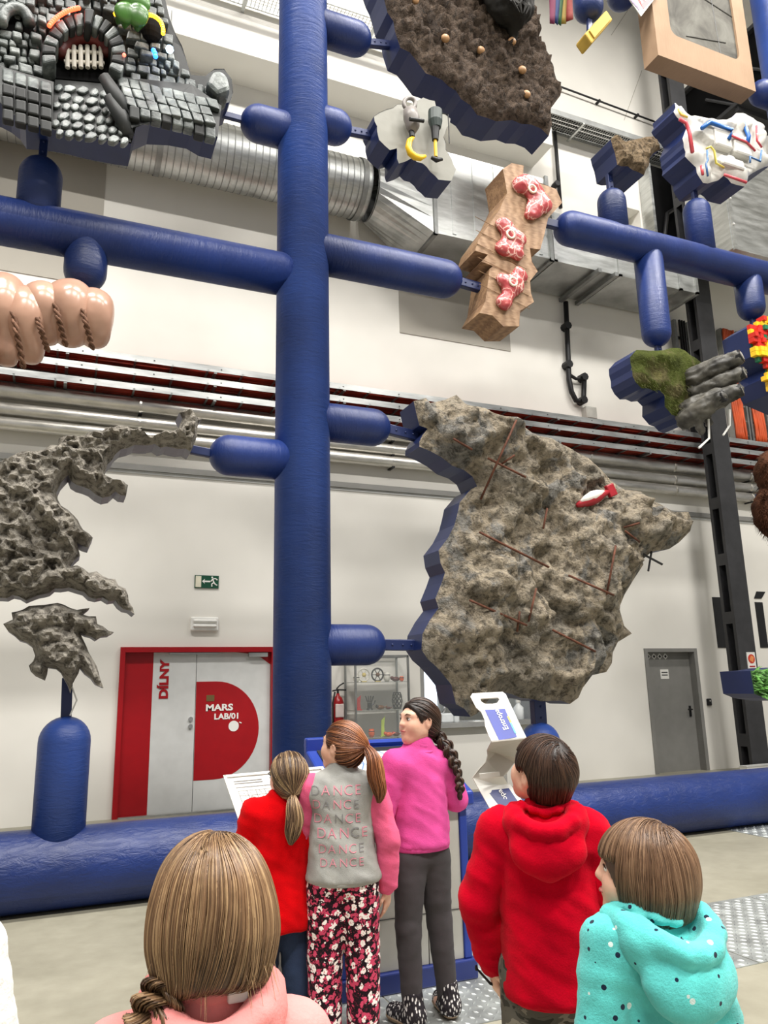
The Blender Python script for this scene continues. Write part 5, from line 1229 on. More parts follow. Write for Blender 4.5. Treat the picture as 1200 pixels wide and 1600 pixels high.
# ================================================================== children
def rotz(a): c, s = math.cos(a), math.sin(a); return np.array([[c, -s, 0], [s, c, 0], [0, 0, 1.0]])
def rotx(a): c, s = math.cos(a), math.sin(a); return np.array([[1.0, 0, 0], [0, c, -s], [0, s, c]])
def roty(a): c, s = math.cos(a), math.sin(a); return np.array([[c, 0, s], [0, 1.0, 0], [-s, 0, c]])
RAD = math.radians
def mskin():
    t = NT('child_skin'); v = t.coord(); a = t.noise(v, 14, 4)
    t.col(t.ramp(a, [(0.3, (214, 164, 140)), (0.7, (232, 188, 164))])); t.set(0.5, 0, 0.35, sss=0.12); return t.m
m_skin = mskin()
def mhair(name, dark, mid, light):
    t = NT(name); at_ = t.n('ShaderNodeAttribute'); at_.attribute_name = 'tone'
    v = t.coord((30, 30, 6)); f = t.math('ADD', at_.outputs['Fac'], t.math('MULTIPLY', t.math('SUBTRACT', t.noise(v, 4, 3), 0.5), 0.5))
    t.col(t.ramp(f, [(0.0, dark), (0.5, mid), (1.0, light)])); t.set(0.42, 0, 0.45)  # meshes without tone take dark, standing in for shadow between strands
    t.b.inputs['Anisotropic'].default_value = 0.4; return t.m
def mfabric(name, c, var=0.08, bs=180, bump=0.35, rough=0.9, sheen=0.04):
    return mplain(name, c, 1.0, 0, 0.06, var, 9, bump, bs, sheen)
def strands_mesh(name, paths, radii, tones, m, parent, Rm=None, tv=None):
    """paths: (n, k, 3) polylines -> one mesh of thin three-sided strands"""
    n, k, _ = paths.shape
    if Rm is not None: paths = paths@np.array(Rm).T+np.array(tv)
    T = np.gradient(paths, axis=1); T /= np.maximum(np.linalg.norm(T, axis=2), 1e-9)[..., None]
    ref = np.array([0.31, 0.77, 0.55]); A = np.cross(T, ref); A /= np.maximum(np.linalg.norm(A, axis=2), 1e-9)[..., None]; B = np.cross(T, A)
    prof = np.sin(np.linspace(0.35, PI-0.12, k)); r = radii[:, None]*prof[None]
    ring = [paths+r[..., None]*(A*math.cos(a)+B*math.sin(a)) for a in (0, 2*PI/3, 4*PI/3)]
    V = np.stack(ring, 2).reshape(-1, 3)
    base = (np.arange(n)[:, None]*k+np.arange(k-1)[None])*3; F = []
    for j in range(3):
        j2 = (j+1) % 3; F.append(np.stack([base+j, base+j2, base+3+j2, base+3+j], -1).reshape(-1, 4))
    Fc = np.concatenate(F)
    me = bpy.data.meshes.new(name); me.vertices.add(len(V)); me.vertices.foreach_set('co', V.ravel())
    me.loops.add(Fc.size); me.loops.foreach_set('vertex_index', Fc.ravel().astype(np.int32))
    me.polygons.add(len(Fc)); me.polygons.foreach_set('loop_start', np.arange(0, Fc.size, 4, dtype=np.int32)); me.update(calc_edges=True)
    a = me.attributes.new('tone', 'FLOAT', 'POINT'); a.data.foreach_set('value', np.repeat(tones, k*3).astype(np.float32))
    me.materials.append(m); return link(name, me, parent, True)
def grad(F, P, e=5e-4):
    return np.stack([F(P+np.eye(3)[i]*e)-F(P-np.eye(3)[i]*e) for i in range(3)], -1)/(2*e)
def project(F, P, off=0.0, it=3):
    for _ in range(it):
        v = F(P)-off; g = grad(F, P); P = P-g*(v/np.maximum((g*g).sum(-1), 1e-6))[..., None]
    return P
def flow(F, starts, fdir, steps, ds, off, rs):
    P = project(F, starts, 0.0); L = [P]
    offs = off*rs.uniform(0.2, 1.0, len(P))
    for i in range(steps):
        g = grad(F, P); g /= np.maximum(np.linalg.norm(g, axis=1), 1e-9)[:, None]
        d = fdir(P, i/steps); d = d-(d*g).sum(-1)[:, None]*g*0.9; d /= np.maximum(np.linalg.norm(d, axis=1), 1e-9)[:, None]
        P = P+d*ds[:, None]; v = F(P)-offs; g = grad(F, P); P = P-g*(v/np.maximum((g*g).sum(-1), 1e-6))[:, None]*0.9
        L.append(P)
    return np.stack(L, 1)
def bundle(curve, radii, n, rs, k=26, wob=0.15, flat=1.0, twist=0.0):
    C = np.array(curve, float); m = len(C); t = np.linspace(0, m-1, k)
    # smooth (Catmull-Rom) curve and radius
    def cr(A):
        A = np.asarray(A, float); out = []
        for u in t:
            i = min(int(u), m-2); f = u-i; p0, p1, p2, p3 = A[max(i-1, 0)], A[i], A[i+1], A[min(i+2, m-1)]
            out.append(0.5*((2*p1)+(-p0+p2)*f+(2*p0-5*p1+4*p2-p3)*f*f+(-p0+3*p1-3*p2+p3)*f**3))
        return np.array(out)
    S = cr(C); R = cr(np.array(radii))
    T = np.gradient(S, axis=0); T /= np.linalg.norm(T, axis=1)[:, None]; A = np.cross(T, [1.0, 0.05, 0.02]); A /= np.linalg.norm(A, axis=1)[:, None]; B = np.cross(T, A)
    a = rs.uniform(0, 2*PI, n); q = np.sqrt(rs.uniform(0.15, 1, n))
    ph = rs.uniform(0, 6.28, n); fr = rs.uniform(3, 8, n); u = np.linspace(0, 1, k)
    w = 1+wob*np.sin(ph[:, None]+fr[:, None]*u[None])*np.clip(u*2, 0, 1)[None]
    ang = a[:, None]+twist*u[None]+0.3*wob*np.sin(ph[:, None]*2+4*u[None])
    off = (np.cos(ang)*q[:, None]*w)[..., None]*A[None]*R[None, :, None]*flat+(np.sin(ang)*q[:, None]*w)[..., None]*B[None]*R[None, :, None]
    return S[None]+off
def braid(curve, radii, n, rs, turns=6, k=60):
    C = np.array(curve, float); out = []
    m = len(C); t = np.linspace(0, m-1, k); S = np.stack([np.interp(t, range(m), C[:, i]) for i in range(3)], 1); R = np.interp(t, range(m), radii)
    T = np.gradient(S, axis=0); T /= np.linalg.norm(T, axis=1)[:, None]; A = np.cross(T, [0.05, 1.0, 0.0]); A /= np.linalg.norm(A, axis=1)[:, None]; B = np.cross(T, A)
    u = np.linspace(0, turns*2*PI, k)
    for s in range(3):
        th = u+s*2*PI/3; cen = S+A*(np.sin(th)*R*0.62)[:, None]+B*(np.sin(2*th)*R*0.38)[:, None]
        a = rs.uniform(0, 2*PI, n//3); q = np.sqrt(rs.uniform(0, 1, n//3))*0.5
        out.append(cen[None]+(np.cos(a)*q)[:, None, None]*A[None]*R[None, :, None]+(np.sin(a)*q)[:, None, None]*B[None]*R[None, :, None])
    return np.concatenate(out)

# ---- head in its own frame: x right, y to the face, z up, origin mid-head
def head_prims():
    O = [('+', d_ell((0, -0.012, 0.02), (0.072, 0.09, 0.083)), 0), ('+', d_ell((0, 0.026, -0.026), (0.057, 0.06, 0.074)), 0.03),
         ('+', d_cap((0, 0.056, -0.083), (0, 0.056, -0.083), 0.021, 0.021), 0.03)]
    for s in (-1, 1):
        O += [('+', d_cap((s*0.046, 0.0, -0.048), (s*0.012, 0.054, -0.083), 0.022, 0.02), 0.03), ('+', d_ell((s*0.034, 0.05, -0.03), (0.03, 0.03, 0.032)), 0.025),
              ('+', d_cap((s*0.012, 0.077, 0.028), (s*0.045, 0.06, 0.026), 0.011, 0.010), 0.02)]
    for s in (-1, 1): O += [('-', d_ell((s*0.031, 0.094, 0.006), (0.017, 0.014, 0.011)), 0.014)]
    O += [('+', d_cap((0, 0.082, 0.016), (0, 0.098, -0.017), 0.0075, 0.0105), 0.014)]
    for s in (-1, 1): O += [('+', d_ell((s*0.010, 0.090, -0.020), (0.008, 0.009, 0.0075)), 0.008)]
    O += [('+', d_ell((0, 0.083, -0.046), (0.019, 0.010, 0.006)), 0.008), ('+', d_ell((0, 0.081, -0.056), (0.016, 0.010, 0.006)), 0.008)]
    for s in (-1, 1):
        O += [('+', d_ell((s*0.076, -0.012, -0.010), (0.009, 0.019, 0.030), roty(s*0.25)), 0.008), ('-', d_ell((s*0.084, -0.008, -0.006), (0.006, 0.011, 0.018)), 0.005)]
    return O
HEAD = head_prims()
CRANIUM = d_ell((0, -0.012, 0.022), (0.081, 0.1, 0.092))
def finger_ops(w, d, up, side, L, curl):
    """hand: w wrist, d direction, up = back of the hand, side = thumb side"""
    w = np.array(w, float); d = _n(d); up = _n(np.array(up, float)-np.dot(up, d)*d); sd = np.cross(d, up)*side; O = []
    pc = w+d*L*0.26
    O.append(('+', d_cap(w, w+d*L*0.12, L*0.15, L*0.16, (up, 0.7)), 0.01))
    O.append(('+', d_cap(pc-sd*L*0.05, pc+d*L*0.16-sd*L*0.02, L*0.19, L*0.2, (up, 0.5)), 0.012))
    for i, (o, l) in enumerate(((0.155, 0.42), (0.05, 0.48), (-0.055, 0.45), (-0.155, 0.35))):
        a = w+d*L*0.46+sd*L*o; dv = _n(d-up*curl*0.5+sd*o*0.5); b = a+dv*L*l*0.5; dv2 = _n(d-up*curl*1.6+sd*o*0.3); c = b+dv2*L*l*0.5
        O += [('+', d_cap(a, b, L*0.056, L*0.05), 0.004), ('+', d_cap(b, c, L*0.05, L*0.04), 0.003)]
    a = w+d*L*0.16+sd*L*0.15; b = a+_n(d*0.8+sd*0.8-up*0.3)*L*0.2; c = b+_n(d+sd*0.15-up*0.3)*L*0.17
    O += [('+', d_cap(a, b, L*0.075, L*0.06), 0.008), ('+', d_cap(b, c, L*0.058, L*0.045), 0.004)]
    return O

def child(label, hp, rel, yaw=0, pitch=0, roll=0, arms=None, legs=None, hem=0.42, sw=0.10, chest=0.100, hemr=0.105, flat=0.70, top=None, sleeve=None, bottom=None,
          hair=None, hood=None, collar=None, shoes=None, legr=(0.066, 0.048, 0.036), lean=0.0, top_name='hoodie', fold=0.006, hres=0.006, extra=None, bulk=1.0, res=0.011, neck_y=0.0, hx=0.0, shf=0.795, hscale=1.0, seed=1, hemband=True, bottom_name='trousers'):
    rs = np.random.RandomState(seed)
    hc = indepth(*hp); az = math.atan2(hc.y, hc.x); th = az+RAD(rel)
    Rw = np.stack([[math.sin(th), -math.cos(th), 0], [math.cos(th), math.sin(th), 0], [0, 0, 1]], 1)   # local -> world
    H = hc.z+0.104*hscale; org = np.array([hc.x, hc.y, 0.0])-Rw@np.array([hx, lean+neck_y, 0])
    hcl = np.array([hx, lean+neck_y, hc.z]); Rh = rotz(RAD(yaw))@rotx(RAD(pitch))@roty(RAD(roll))
    tw = lambda p: Rw@np.array(p, float)+org
    root = thing('person', label, 'person', tuple(org), 'children in the hall')
    K = dict(local=Rw, at_=org)
    S = lambda f: f*H
    arms = arms or {}; legs = legs or {}
    shz = shf*H; J = {}
    for s, nm in ((-1, 'L'), (1, 'R')):
        A = arms.get(nm, [(s*(sw+0.045)*H, 0.0, 0.615*H), (s*(sw+0.04)*H, 0.05, 0.475*H)])
        G = legs.get(nm, [(s*0.06*H, 0.01, 0.275*H), (s*0.06*H, -0.01, 0.05*H)])
        J[nm] = dict(sh=np.array([s*sw*H, lean*0.8, shz]), el=np.array(A[0], float), wr=np.array(A[1], float), hip=np.array([s*0.045*H, 0, 0.49*H]), kn=np.array(G[0], float), an=np.array(G[1], float), s=s)
    # body: one continuous skin surface
    hs = Rh*hscale
    O = [(op, xform(p, Rh, hcl) if hscale == 1.0 else xform(p, Rh, hcl), k) for op, p, k in HEAD]
    nb = np.array([hx*0.3, lean*0.8-0.005, 0.80*H])
    O += [('+', d_cap(hcl+Rh@np.array([0, -0.02, -0.05]), nb, 0.045, 0.05), 0.02)]
    O += [('+', d_cap((0, lean*0.6, 0.74*H), (0, 0, 0.52*H), 0.075*H, 0.068*H, ((0, 1, 0), 0.65)), 0.03), ('+', d_cap(J['L']['sh'], J['R']['sh'], 0.034*H, 0.034*H), 0.03)]
    for nm, j in J.items():
        O += [('+', d_cap(j['sh'], j['el'], 0.03*H, 0.025*H), 0.02), ('+', d_cap(j['el'], j['wr'], 0.025*H, 0.017*H), 0.01)]
        dv = j['wr']-j['el']; hd = arms.get(nm+'h', None); dd = _n(dv) if hd is None else _n(hd)
        O += finger_ops(j['wr'], dd, arms.get(nm+'u', (j['s'], -0.3, 0.15)), j['s'], 0.152*(H/1.35)**0.7, arms.get('curl', 0.35))
        O += [('+', d_cap(j['hip'], j['kn'], 0.045*H, 0.034*H), 0.03), ('+', d_cap(j['kn'], j['an'], 0.032*H, 0.022*H), 0.01), ('+', d_cap(j['an'], j['an']+np.array([0, 0.09, -0.03]), 0.02*H, 0.016*H), 0.01)]
    body = solid('body', O, 0.0058, m_skin, root, None, 1, **K)
    # face details
    eyew = mplain('eye_white', (236, 232, 228), 0.2); iris = mplain('brown_iris', (62, 40, 28), 0.2); brow = mplain('brow_hair', (84, 58, 44), 0.8); lip = mplain('lip_skin', (186, 104, 98), 0.45)
    hw = lambda p: tw(Rh@np.array(p, float)+hcl); RH = Matrix((Rw@Rh).tolist())
    for s in (-1, 1):
        e = MB().ball(hw((s*0.031, 0.0715, 0.006)), (0.0125, 0.011, 0.0085), 14, 10, RH).build('eye', eyew, root, smooth=True)
        MB().ball(hw((s*0.031, 0.0795, 0.006)), (0.0058, 0.0035, 0.0062), 12, 8, RH).build('iris', iris, e, smooth=True)
        MB().tube([hw(q) for q in ((s*0.019, 0.081, 0.008), (s*0.026, 0.0835, 0.0135), (s*0.034, 0.0825, 0.0135), (s*0.043, 0.0755, 0.008))], [0.001, 0.002, 0.0022, 0.001], 6).build('eyelash', iris, root)
        MB().tube([hw(q) for q in ((s*0.017, 0.087, 0.026), (s*0.03, 0.086, 0.031), (s*0.046, 0.073, 0.027))], [0.002, 0.0032, 0.001], 6).build('eyebrow', brow, root)
    MB().tube([hw(q) for q in ((-0.021, 0.084, -0.051), (-0.01, 0.0915, -0.0485), (0, 0.0925, -0.0495), (0.01, 0.0915, -0.0485), (0.021, 0.084, -0.051))], [0.001, 0.0045, 0.005, 0.0045, 0.001], 8).build('lips', lip, root, smooth=True)
    # top
    wr = fold
    def folds(V):
        k = 0.5*(V[:, 0]+V[:, 1]); q = np.stack([V[:, 0]*5+V[:, 2]*3, V[:, 1]*5, V[:, 2]*9+V[:, 0]*4], 1)+seed*3.1; a = (ridged(q, 3, 0.45)-0.6)*0.8+fbm(V*np.array([4, 4, 6])+seed, 2)*0.8
        return wr*1.7*a
    T = [('+', d_cap((0, lean*0.7, 0.735*H), (0, lean*0.3, 0.60*H), chest*H, chest*0.97*H, ((0, 1, 0), flat)), 0),
         ('+', d_cap((0, lean*0.3, 0.62*H), (0, 0, hem*H), chest*0.97*H, hemr*H, ((0, 1, 0), flat)), 0.03),
         ('+', d_cap((-sw*0.8*H, lean*0.8, shz-0.005*H), (sw*0.8*H, lean*0.8, shz-0.005*H), 0.048*H*bulk, 0.048*H*bulk), 0.05),
         ('+', d_cap((0, lean*0.8, 0.79*H), hcl*0.25+np.array([0, lean*0.8, 0.815*H])*0.75, 0.06*H, 0.048*H), 0.03), ('&', d_half((0, 0, hem*H), (0, 0, -1)), 0.012)]
    hd_ = hood(H, lean, hcl) if hood else None
    slv = []
    for nm, j in J.items():
        slv.append([('+', d_cap(j['sh'], j['el'], 0.044*H*bulk, 0.040*H*bulk), 0), ('+', d_cap(j['el'], j['wr'], 0.039*H*bulk, 0.031*H*bulk), 0.015), ('&', d_half(j['wr'], j['wr']-j['el']), 0.004),
                    ('+', d_cap(j['wr']-_n(j['wr']-j['el'])*0.045, j['wr']-_n(j['wr']-j['el'])*0.006, 0.026*H, 0.025*H), 0.006)])
    if sleeve is None:
        O2 = T+[(op if op != '&' else None, p, (0.014 if i == 0 else k)) for sl in slv for i, (op, p, k) in enumerate(sl)]
        O2 = [o for o in O2 if o[0]]
        tp = solid(top_name, O2, res, top, root, folds, 2, **K)
    else:
        tp = solid(top_name, T, res, top, root, folds, 2, **K)
        for sl in slv: solid('sleeve', sl, 0.009, sleeve, tp, folds, 1, **K)
    if hemband:
        solid('waistband', [('+', d_cap((0, 0, hem*H+0.03), (0, 0, hem*H-0.012), hemr*H*0.985, hemr*H*0.95, ((0, 1, 0), flat)), 0), ('&', d_half((0, 0, hem*H+0.028), (0, 0, 1)), 0.004), ('&', d_half((0, 0, hem*H-0.014), (0, 0, -1)), 0.006)], 0.009, top if sleeve is None else top, tp, None, 1, **K)
    if hd_: solid('hood', hd_, 0.008, top, tp, lambda V: 0.45*folds(V), 1, **K)
    if collar: collar(root, tp, H, lean, hcl, Rh, K)
    # bottom
    B = [('+', d_cap((-0.028*H, 0, 0.505*H), (0.028*H, 0, 0.505*H), legr[0]*1.08*H, legr[0]*1.08*H, ((0, 1, 0), 0.86)), 0)]
    for nm, j in J.items():
        B += [('+', d_cap(j['hip'], j['kn'], legr[0]*H, legr[1]*H, ((0, 1, 0), 0.88)), 0.015), ('+', d_cap(j['kn'], j['an'], legr[1]*H, legr[2]*H), 0.012)]
    solid(bottom_name, B, 0.01, bottom, root, lambda V: fold*0.7*ridged(V*np.array([7, 7, 12])+seed, 2), 1, **K)
    for nm, j in J.items(): (shoes or plain_shoe)(root, j, H, K)
    if hair: hair(root, H, hcl, Rh, Rw, org, rs)
    if extra: extra(root, tp, H, J, hcl, Rh, Rw, org, K)
    return root
m_sole = mplain('rubber_sole', (150, 128, 104), 0.8); m_shoe = mplain('dark_shoe_canvas', (60, 60, 70), 0.8)
def plain_shoe(root, j, H, K):
    a = j['an']; h = np.array([a[0], a[1]-0.03, 0.045]); t = np.array([a[0]+j['s']*0.015, a[1]+0.14, 0.032])
    sh = solid('shoe', [('+', d_cap(h, t, 0.045, 0.037), 0), ('+', d_cap(a, h+np.array([0, 0.02, 0]), 0.04, 0.042), 0.03), ('&', d_half((0, 0, 0.018), (0, 0, -1)), 0.004)], 0.009, m_shoe, root, **K)
    solid('sole', [('+', d_cap(h, t, 0.049, 0.041), 0), ('&', d_half((0, 0, 0.002), (0, 0, -1)), 0.003), ('&', d_half((0, 0, 0.022), (0, 0, 1)), 0.003)], 0.008, m_sole, sh, **K)
def _knit():
    t = NT('black_white_knit'); v = t.coord((1, 1, 1)); w = t.n('ShaderNodeTexVoronoi'); w.inputs['Scale'].default_value = 90; mp = t.coord((1, 1, 0.45), (0.6, 0.5, 0)); t.l(mp, w.inputs['Vector'])
    t.col(t.ramp(w.outputs['Distance'], [(0.25, (226, 222, 220)), (0.42, (46, 42, 46))])); t.set(0.95, 0, 0.1); t.bump(w.outputs['Distance'], 0.6, 0.01); return t.m
m_knit = _knit()
def boot(root, j, H, K):
    a = j['an']; h = np.array([a[0], a[1]-0.02, 0.055]); t = np.array([a[0]+j['s']*0.03, a[1]+0.12, 0.040])
    sh = solid('boot', [('+', d_cap(h, t, 0.047, 0.040), 0), ('+', d_cap(a+np.array([0, 0, 0.075]), h, 0.047, 0.046), 0.03), ('&', d_half((0, 0, 0.02), (0, 0, -1)), 0.004), ('&', d_half((0, 0, a[2]+0.085), (0, 0, 1)), 0.012)], 0.009, m_knit, root, lambda V: 0.002*fbm(V*60, 1), **K)
    solid('sole', [('+', d_cap(h, t, 0.052, 0.044), 0), ('&', d_half((0, 0, 0.002), (0, 0, -1)), 0.003), ('&', d_half((0, 0, 0.03), (0, 0, 1)), 0.003)], 0.008, m_sole, sh, **K)

# ---- hair styles (all in the head frame)
def tie_hair(m, tie, tail, trad, n=420, ntail=160, tiecol=None, style='tail', tone=(0.3, 0.8), tie_r=0.017, turns=6):
    def f(root, H, hcl, Rh, Rw, org, rs):
        RR = Rw@Rh; tv = Rw@hcl+org
        O = [('+', CRANIUM, 0), ('+', d_cap((0, -0.06, 0.0), np.array(tie)*0.93, 0.05, 0.018), 0.05), ('+', d_ell((0, -0.045, -0.035), (0.062, 0.058, 0.05)), 0.03),
             ('&', d_half((0, 0.064, 0.058), (0, 0.88, -0.48)), 0.006), ('&', d_half((0, -0.02, -0.07), (0, 0.35, -1)), 0.012)]
        for s in (-1, 1): O += [('-', d_ell((s*0.092, 0.004, -0.018), (0.03, 0.03, 0.036)), 0.008)]
        cap = solid('hair', O, 0.006, m, root, lambda V: 0.0015*fbm(V*np.array([60, 60, 60]), 1), 1, local=RR, at_=tv)
        F = field(O); tie_ = np.array(tie, float)
        d = rs.normal(size=(n*3, 3)); d[:, 1] = np.abs(d[:, 1])*rs.choice([1, 1, -0.6], len(d)); P = np.array([0, -0.012, 0.022])+d/np.linalg.norm(d, axis=1)[:, None]*0.1
        P = project(F, P); ok = (np.abs(F(P)) < 0.003) & (P[:, 2] > -0.075); P = P[ok][:n]
        steps = 16; dist = np.linalg.norm(P-tie_, axis=1); path = flow(F, P, lambda q, u: (tie_-q)+np.array([0, -0.02, 0]), steps, dist*1.12/steps, 0.004, rs)
        # stop at the tie
        for i in range(1, steps+1):
            near = np.linalg.norm(path[:, i]-tie_, axis=1) < 0.014; path[near, i:] = path[near, i][:, None]*0.3+tie_*0.7
        strands_mesh('hair_strands', path, rs.uniform(0.0012, 0.0026, len(P)), rs.uniform(*tone, len(P)), m, cap, RR, tv)
        # tail hangs in the person's frame (gravity), starting at the tie
        st = Rh@tie_+hcl; C = [st]+[st+np.array(q, float) for q in tail]
        if style == 'braid': pth = braid(C, trad, ntail, rs, turns)
        else: pth = bundle(C, trad, ntail, rs)
        tl = strands_mesh('ponytail' if style != 'braid' else 'braid', pth, rs.uniform(0.002, 0.0042, len(pth)), rs.uniform(*tone, len(pth)), m, root, Rw, org)
        MB().tube([Rw@c+org for c in C], [r*0.62 for r in trad], 10).build('tail_core', m, tl, smooth=True)
        if tiecol:
            c = Vector(Rw@st+org); dv = Vector(Rw@(C[1]-st)).normalized(); a = dv.orthogonal().normalized(); b = dv.cross(a)
            MB().tube([c+(a*math.cos(q)+b*math.sin(q))*tie_r for q in np.linspace(0, 2*PI, 16, endpoint=False)], 0.0075, 8, closed=True).build('hair_tie', tiecol, root, smooth=True)
    return f
def down_hair(m, bottom=-0.10, vol=1.12, n=900, crown=(0.012, -0.045, 0.105), fringe=0.025, tone=(0.15, 0.85), face_open=0.04, ear=False, nape_y=-0.02, rad=(0.0012, 0.0024), swirl=0.0, flick=0.0, faceplane=None, pull=None, fback=0.0, fwide=0.0, hug=False):
    def f(root, H, hcl, Rh, Rw, org, rs):
        RR = Rw@Rh; tv = Rw@hcl+org
        O = [('+', d_ell((0, -0.012, 0.022), np.array((0.081, 0.1, 0.091))*vol), 0)]
        if hug: O += [('+', d_ell((0, -0.048, -0.04), (0.064, 0.056, 0.058)), 0.02)]
        elif bottom < -0.05:
            O += [('+', d_ell((0, -0.03, -0.03), (0.086*vol, 0.078*vol, 0.10)), 0.03), ('+', d_cap((0, -0.045, -0.03), (0, -0.05, bottom+0.035), 0.07*vol, 0.052*vol, ((0, 1, 0), 0.85)), 0.03)]
        pn = faceplane or ((0, face_open, -0.02), (0, 1, -0.12))
        O += [('-', d_cap((0, 0.10-fback, fringe-0.058), (0, 0.13-fback, fringe-0.12), 0.062+fwide, 0.075+fwide), 0.012), ('&', d_half((0, 0, bottom), (0, -0.25, -1)), 0.012)]
        if ear:
            for s in (-1, 1): O += [('-', d_ell((s*0.097, 0.004, -0.026), (0.040, 0.046, 0.050)), 0.008)]
            O += [('-', d_cap((-0.1, 0.075, -0.06), (0.1, 0.075, -0.06), 0.075, 0.075), 0.01)]
        cap = solid('hair', O, 0.006, m, root, lambda V: 0.0025*ridged(np.stack([np.arctan2(V[:, 0], -V[:, 1])*9, V[:, 2]*6, V[:, 2]*0], 1), 2), 1, local=RR, at_=tv)
        F = field(O); c = np.array(crown, float)
        a = rs.uniform(0, 2*PI, n); r = np.sqrt(rs.uniform(0.0, 1, n))*0.085; st = c+np.stack([np.cos(a)*r, np.sin(a)*r, 0*r], 1); st = project(F, st)
        def fd(q, u):
            o = q-c; o[:, 2] = 0; nrm = np.maximum(np.linalg.norm(o, axis=1), 0.004)[:, None]; o = o/nrm
            sw_ = np.stack([-o[:, 1], o[:, 0], 0*o[:, 0]], 1)*swirl*(1-u)
            w = np.clip((np.linalg.norm(q-c, axis=1)/0.10), 0.15, 1)[:, None]
            v = o*(1-w*0.6)+sw_+0.28*np.stack([pnoise(q*24), pnoise(q*24+7.3), 0*q[:, 0]], 1)+np.array([0, 0, -1.0])*w*1.3+o*flick*max(0, u-0.75)*4
            if pull is not None:
                pv = np.array(pull)-q; pv /= np.maximum(np.linalg.norm(pv, axis=1), 1e-6)[:, None]; g_ = (np.clip((0.05-q[:, 0])/0.05, 0, 1)*np.clip((0.04-q[:, 2])/0.1, 0, 1))[:, None]; v = v+pv*g_*1.6
            return v
        L = rs.uniform(0.65, 1.0, n)*(0.115-bottom+0.09-r); steps = 22
        path = flow(F, st, fd, steps, L/steps, 0.006, rs)
        # strands end where the volume ends
        for i in range(1, steps+1):
            low = (path[:, i, 2] < bottom-0.006+rs.uniform(-0.008, 0.006, n)) | ((path[:, i, 1] > 0.05) & (path[:, i, 2] < fringe+rs.uniform(-0.005, 0.004, n)))
            path[low, i:] = path[low, i-1][:, None]
        strands_mesh('hair_strands', path, rs.uniform(*rad, n), rs.uniform(*tone, n), m, cap, RR, tv)
        return cap
    return f
def chain(pts, r, k=0.01, first=None):
    return [('+', d_cap(pts[i], pts[i+1], r[i], r[i+1]), (first if i == 0 and first is not None else k)) for i in range(len(pts)-1)]
def hood_ops(sz=1.0, drop=0.0, back=0.0):
    def f(H, lean, hcl):
        y = lean*0.8; z = 0.828*H; s_ = sz
        P = lambda x, yy, zz: (x*s_, y+yy*s_-back, z+zz*s_)
        pouch = [('+', d_ell(P(0, -0.082, -0.052-drop), (0.098*s_, 0.040*s_, 0.070*s_), rotx(-0.35)), 0), ('+', d_cap(P(-0.07, -0.045, -0.012), P(0.07, -0.045, -0.012), 0.042*s_, 0.042*s_), 0.03),
                 ('+', d_cap(P(0, -0.098, -0.06-drop), P(0, -0.088, -0.105-drop), 0.045*s_, 0.022*s_, ((0, 1, 0), 0.6)), 0.025)]
        cut = [('-', d_ell(P(0, -0.058, 0.022), (0.060*s_, 0.052*s_, 0.045*s_)), 0.012)]
        rim = chain([P(-0.055, 0.055, 0.0), P(-0.082, 0.02, 0.016), P(-0.088, -0.03, 0.012), P(-0.066, -0.082, -0.006), P(-0.03, -0.108, -0.022), P(0, -0.114, -0.026), P(0.03, -0.108, -0.022), P(0.066, -0.082, -0.006), P(0.088, -0.03, 0.012), P(0.082, 0.02, 0.016), P(0.055, 0.055, 0.0)], [0.012*s_, 0.018*s_, 0.02*s_, 0.02*s_, 0.019*s_, 0.018*s_, 0.019*s_, 0.02*s_, 0.02*s_, 0.018*s_, 0.012*s_], 0.008, 0.008)
        inner = chain([P(-0.062, 0.03, 0.03), P(-0.060, -0.02, 0.034), P(-0.035, -0.052, 0.022), P(0, -0.062, 0.014), P(0.035, -0.052, 0.022), P(0.060, -0.02, 0.034), P(0.062, 0.03, 0.03)], [0.010]*7, 0.008, 0.006)
        return pouch+cut+rim+inner
    return f
def stand_collar(m, r=0.062, h=0.05, zz=0.825, tilt=0.25):
    def f(root, tp, H, lean, hcl, Rh, K):
        c = np.array([0, lean*0.8-0.005, zz*H]); n = _n((0, tilt, 1))
        solid('collar', [('+', d_cap(c, c+n*h, r, r*0.92, ((0, 1, 0), 0.92)), 0), ('&', d_half(c+n*h, n), 0.008), ('-', d_cap(c, c+n*(h+0.08), r-0.012, r-0.016, ((0, 1, 0), 0.92)), 0.004)], 0.007, m, tp, None, 1, **K)
        solid('collar_fold', [('+', d_tor(c+n*h*0.25, n, r*0.98, 0.008), 0)], 0.006, m, tp, None, 1, **K)
    return f
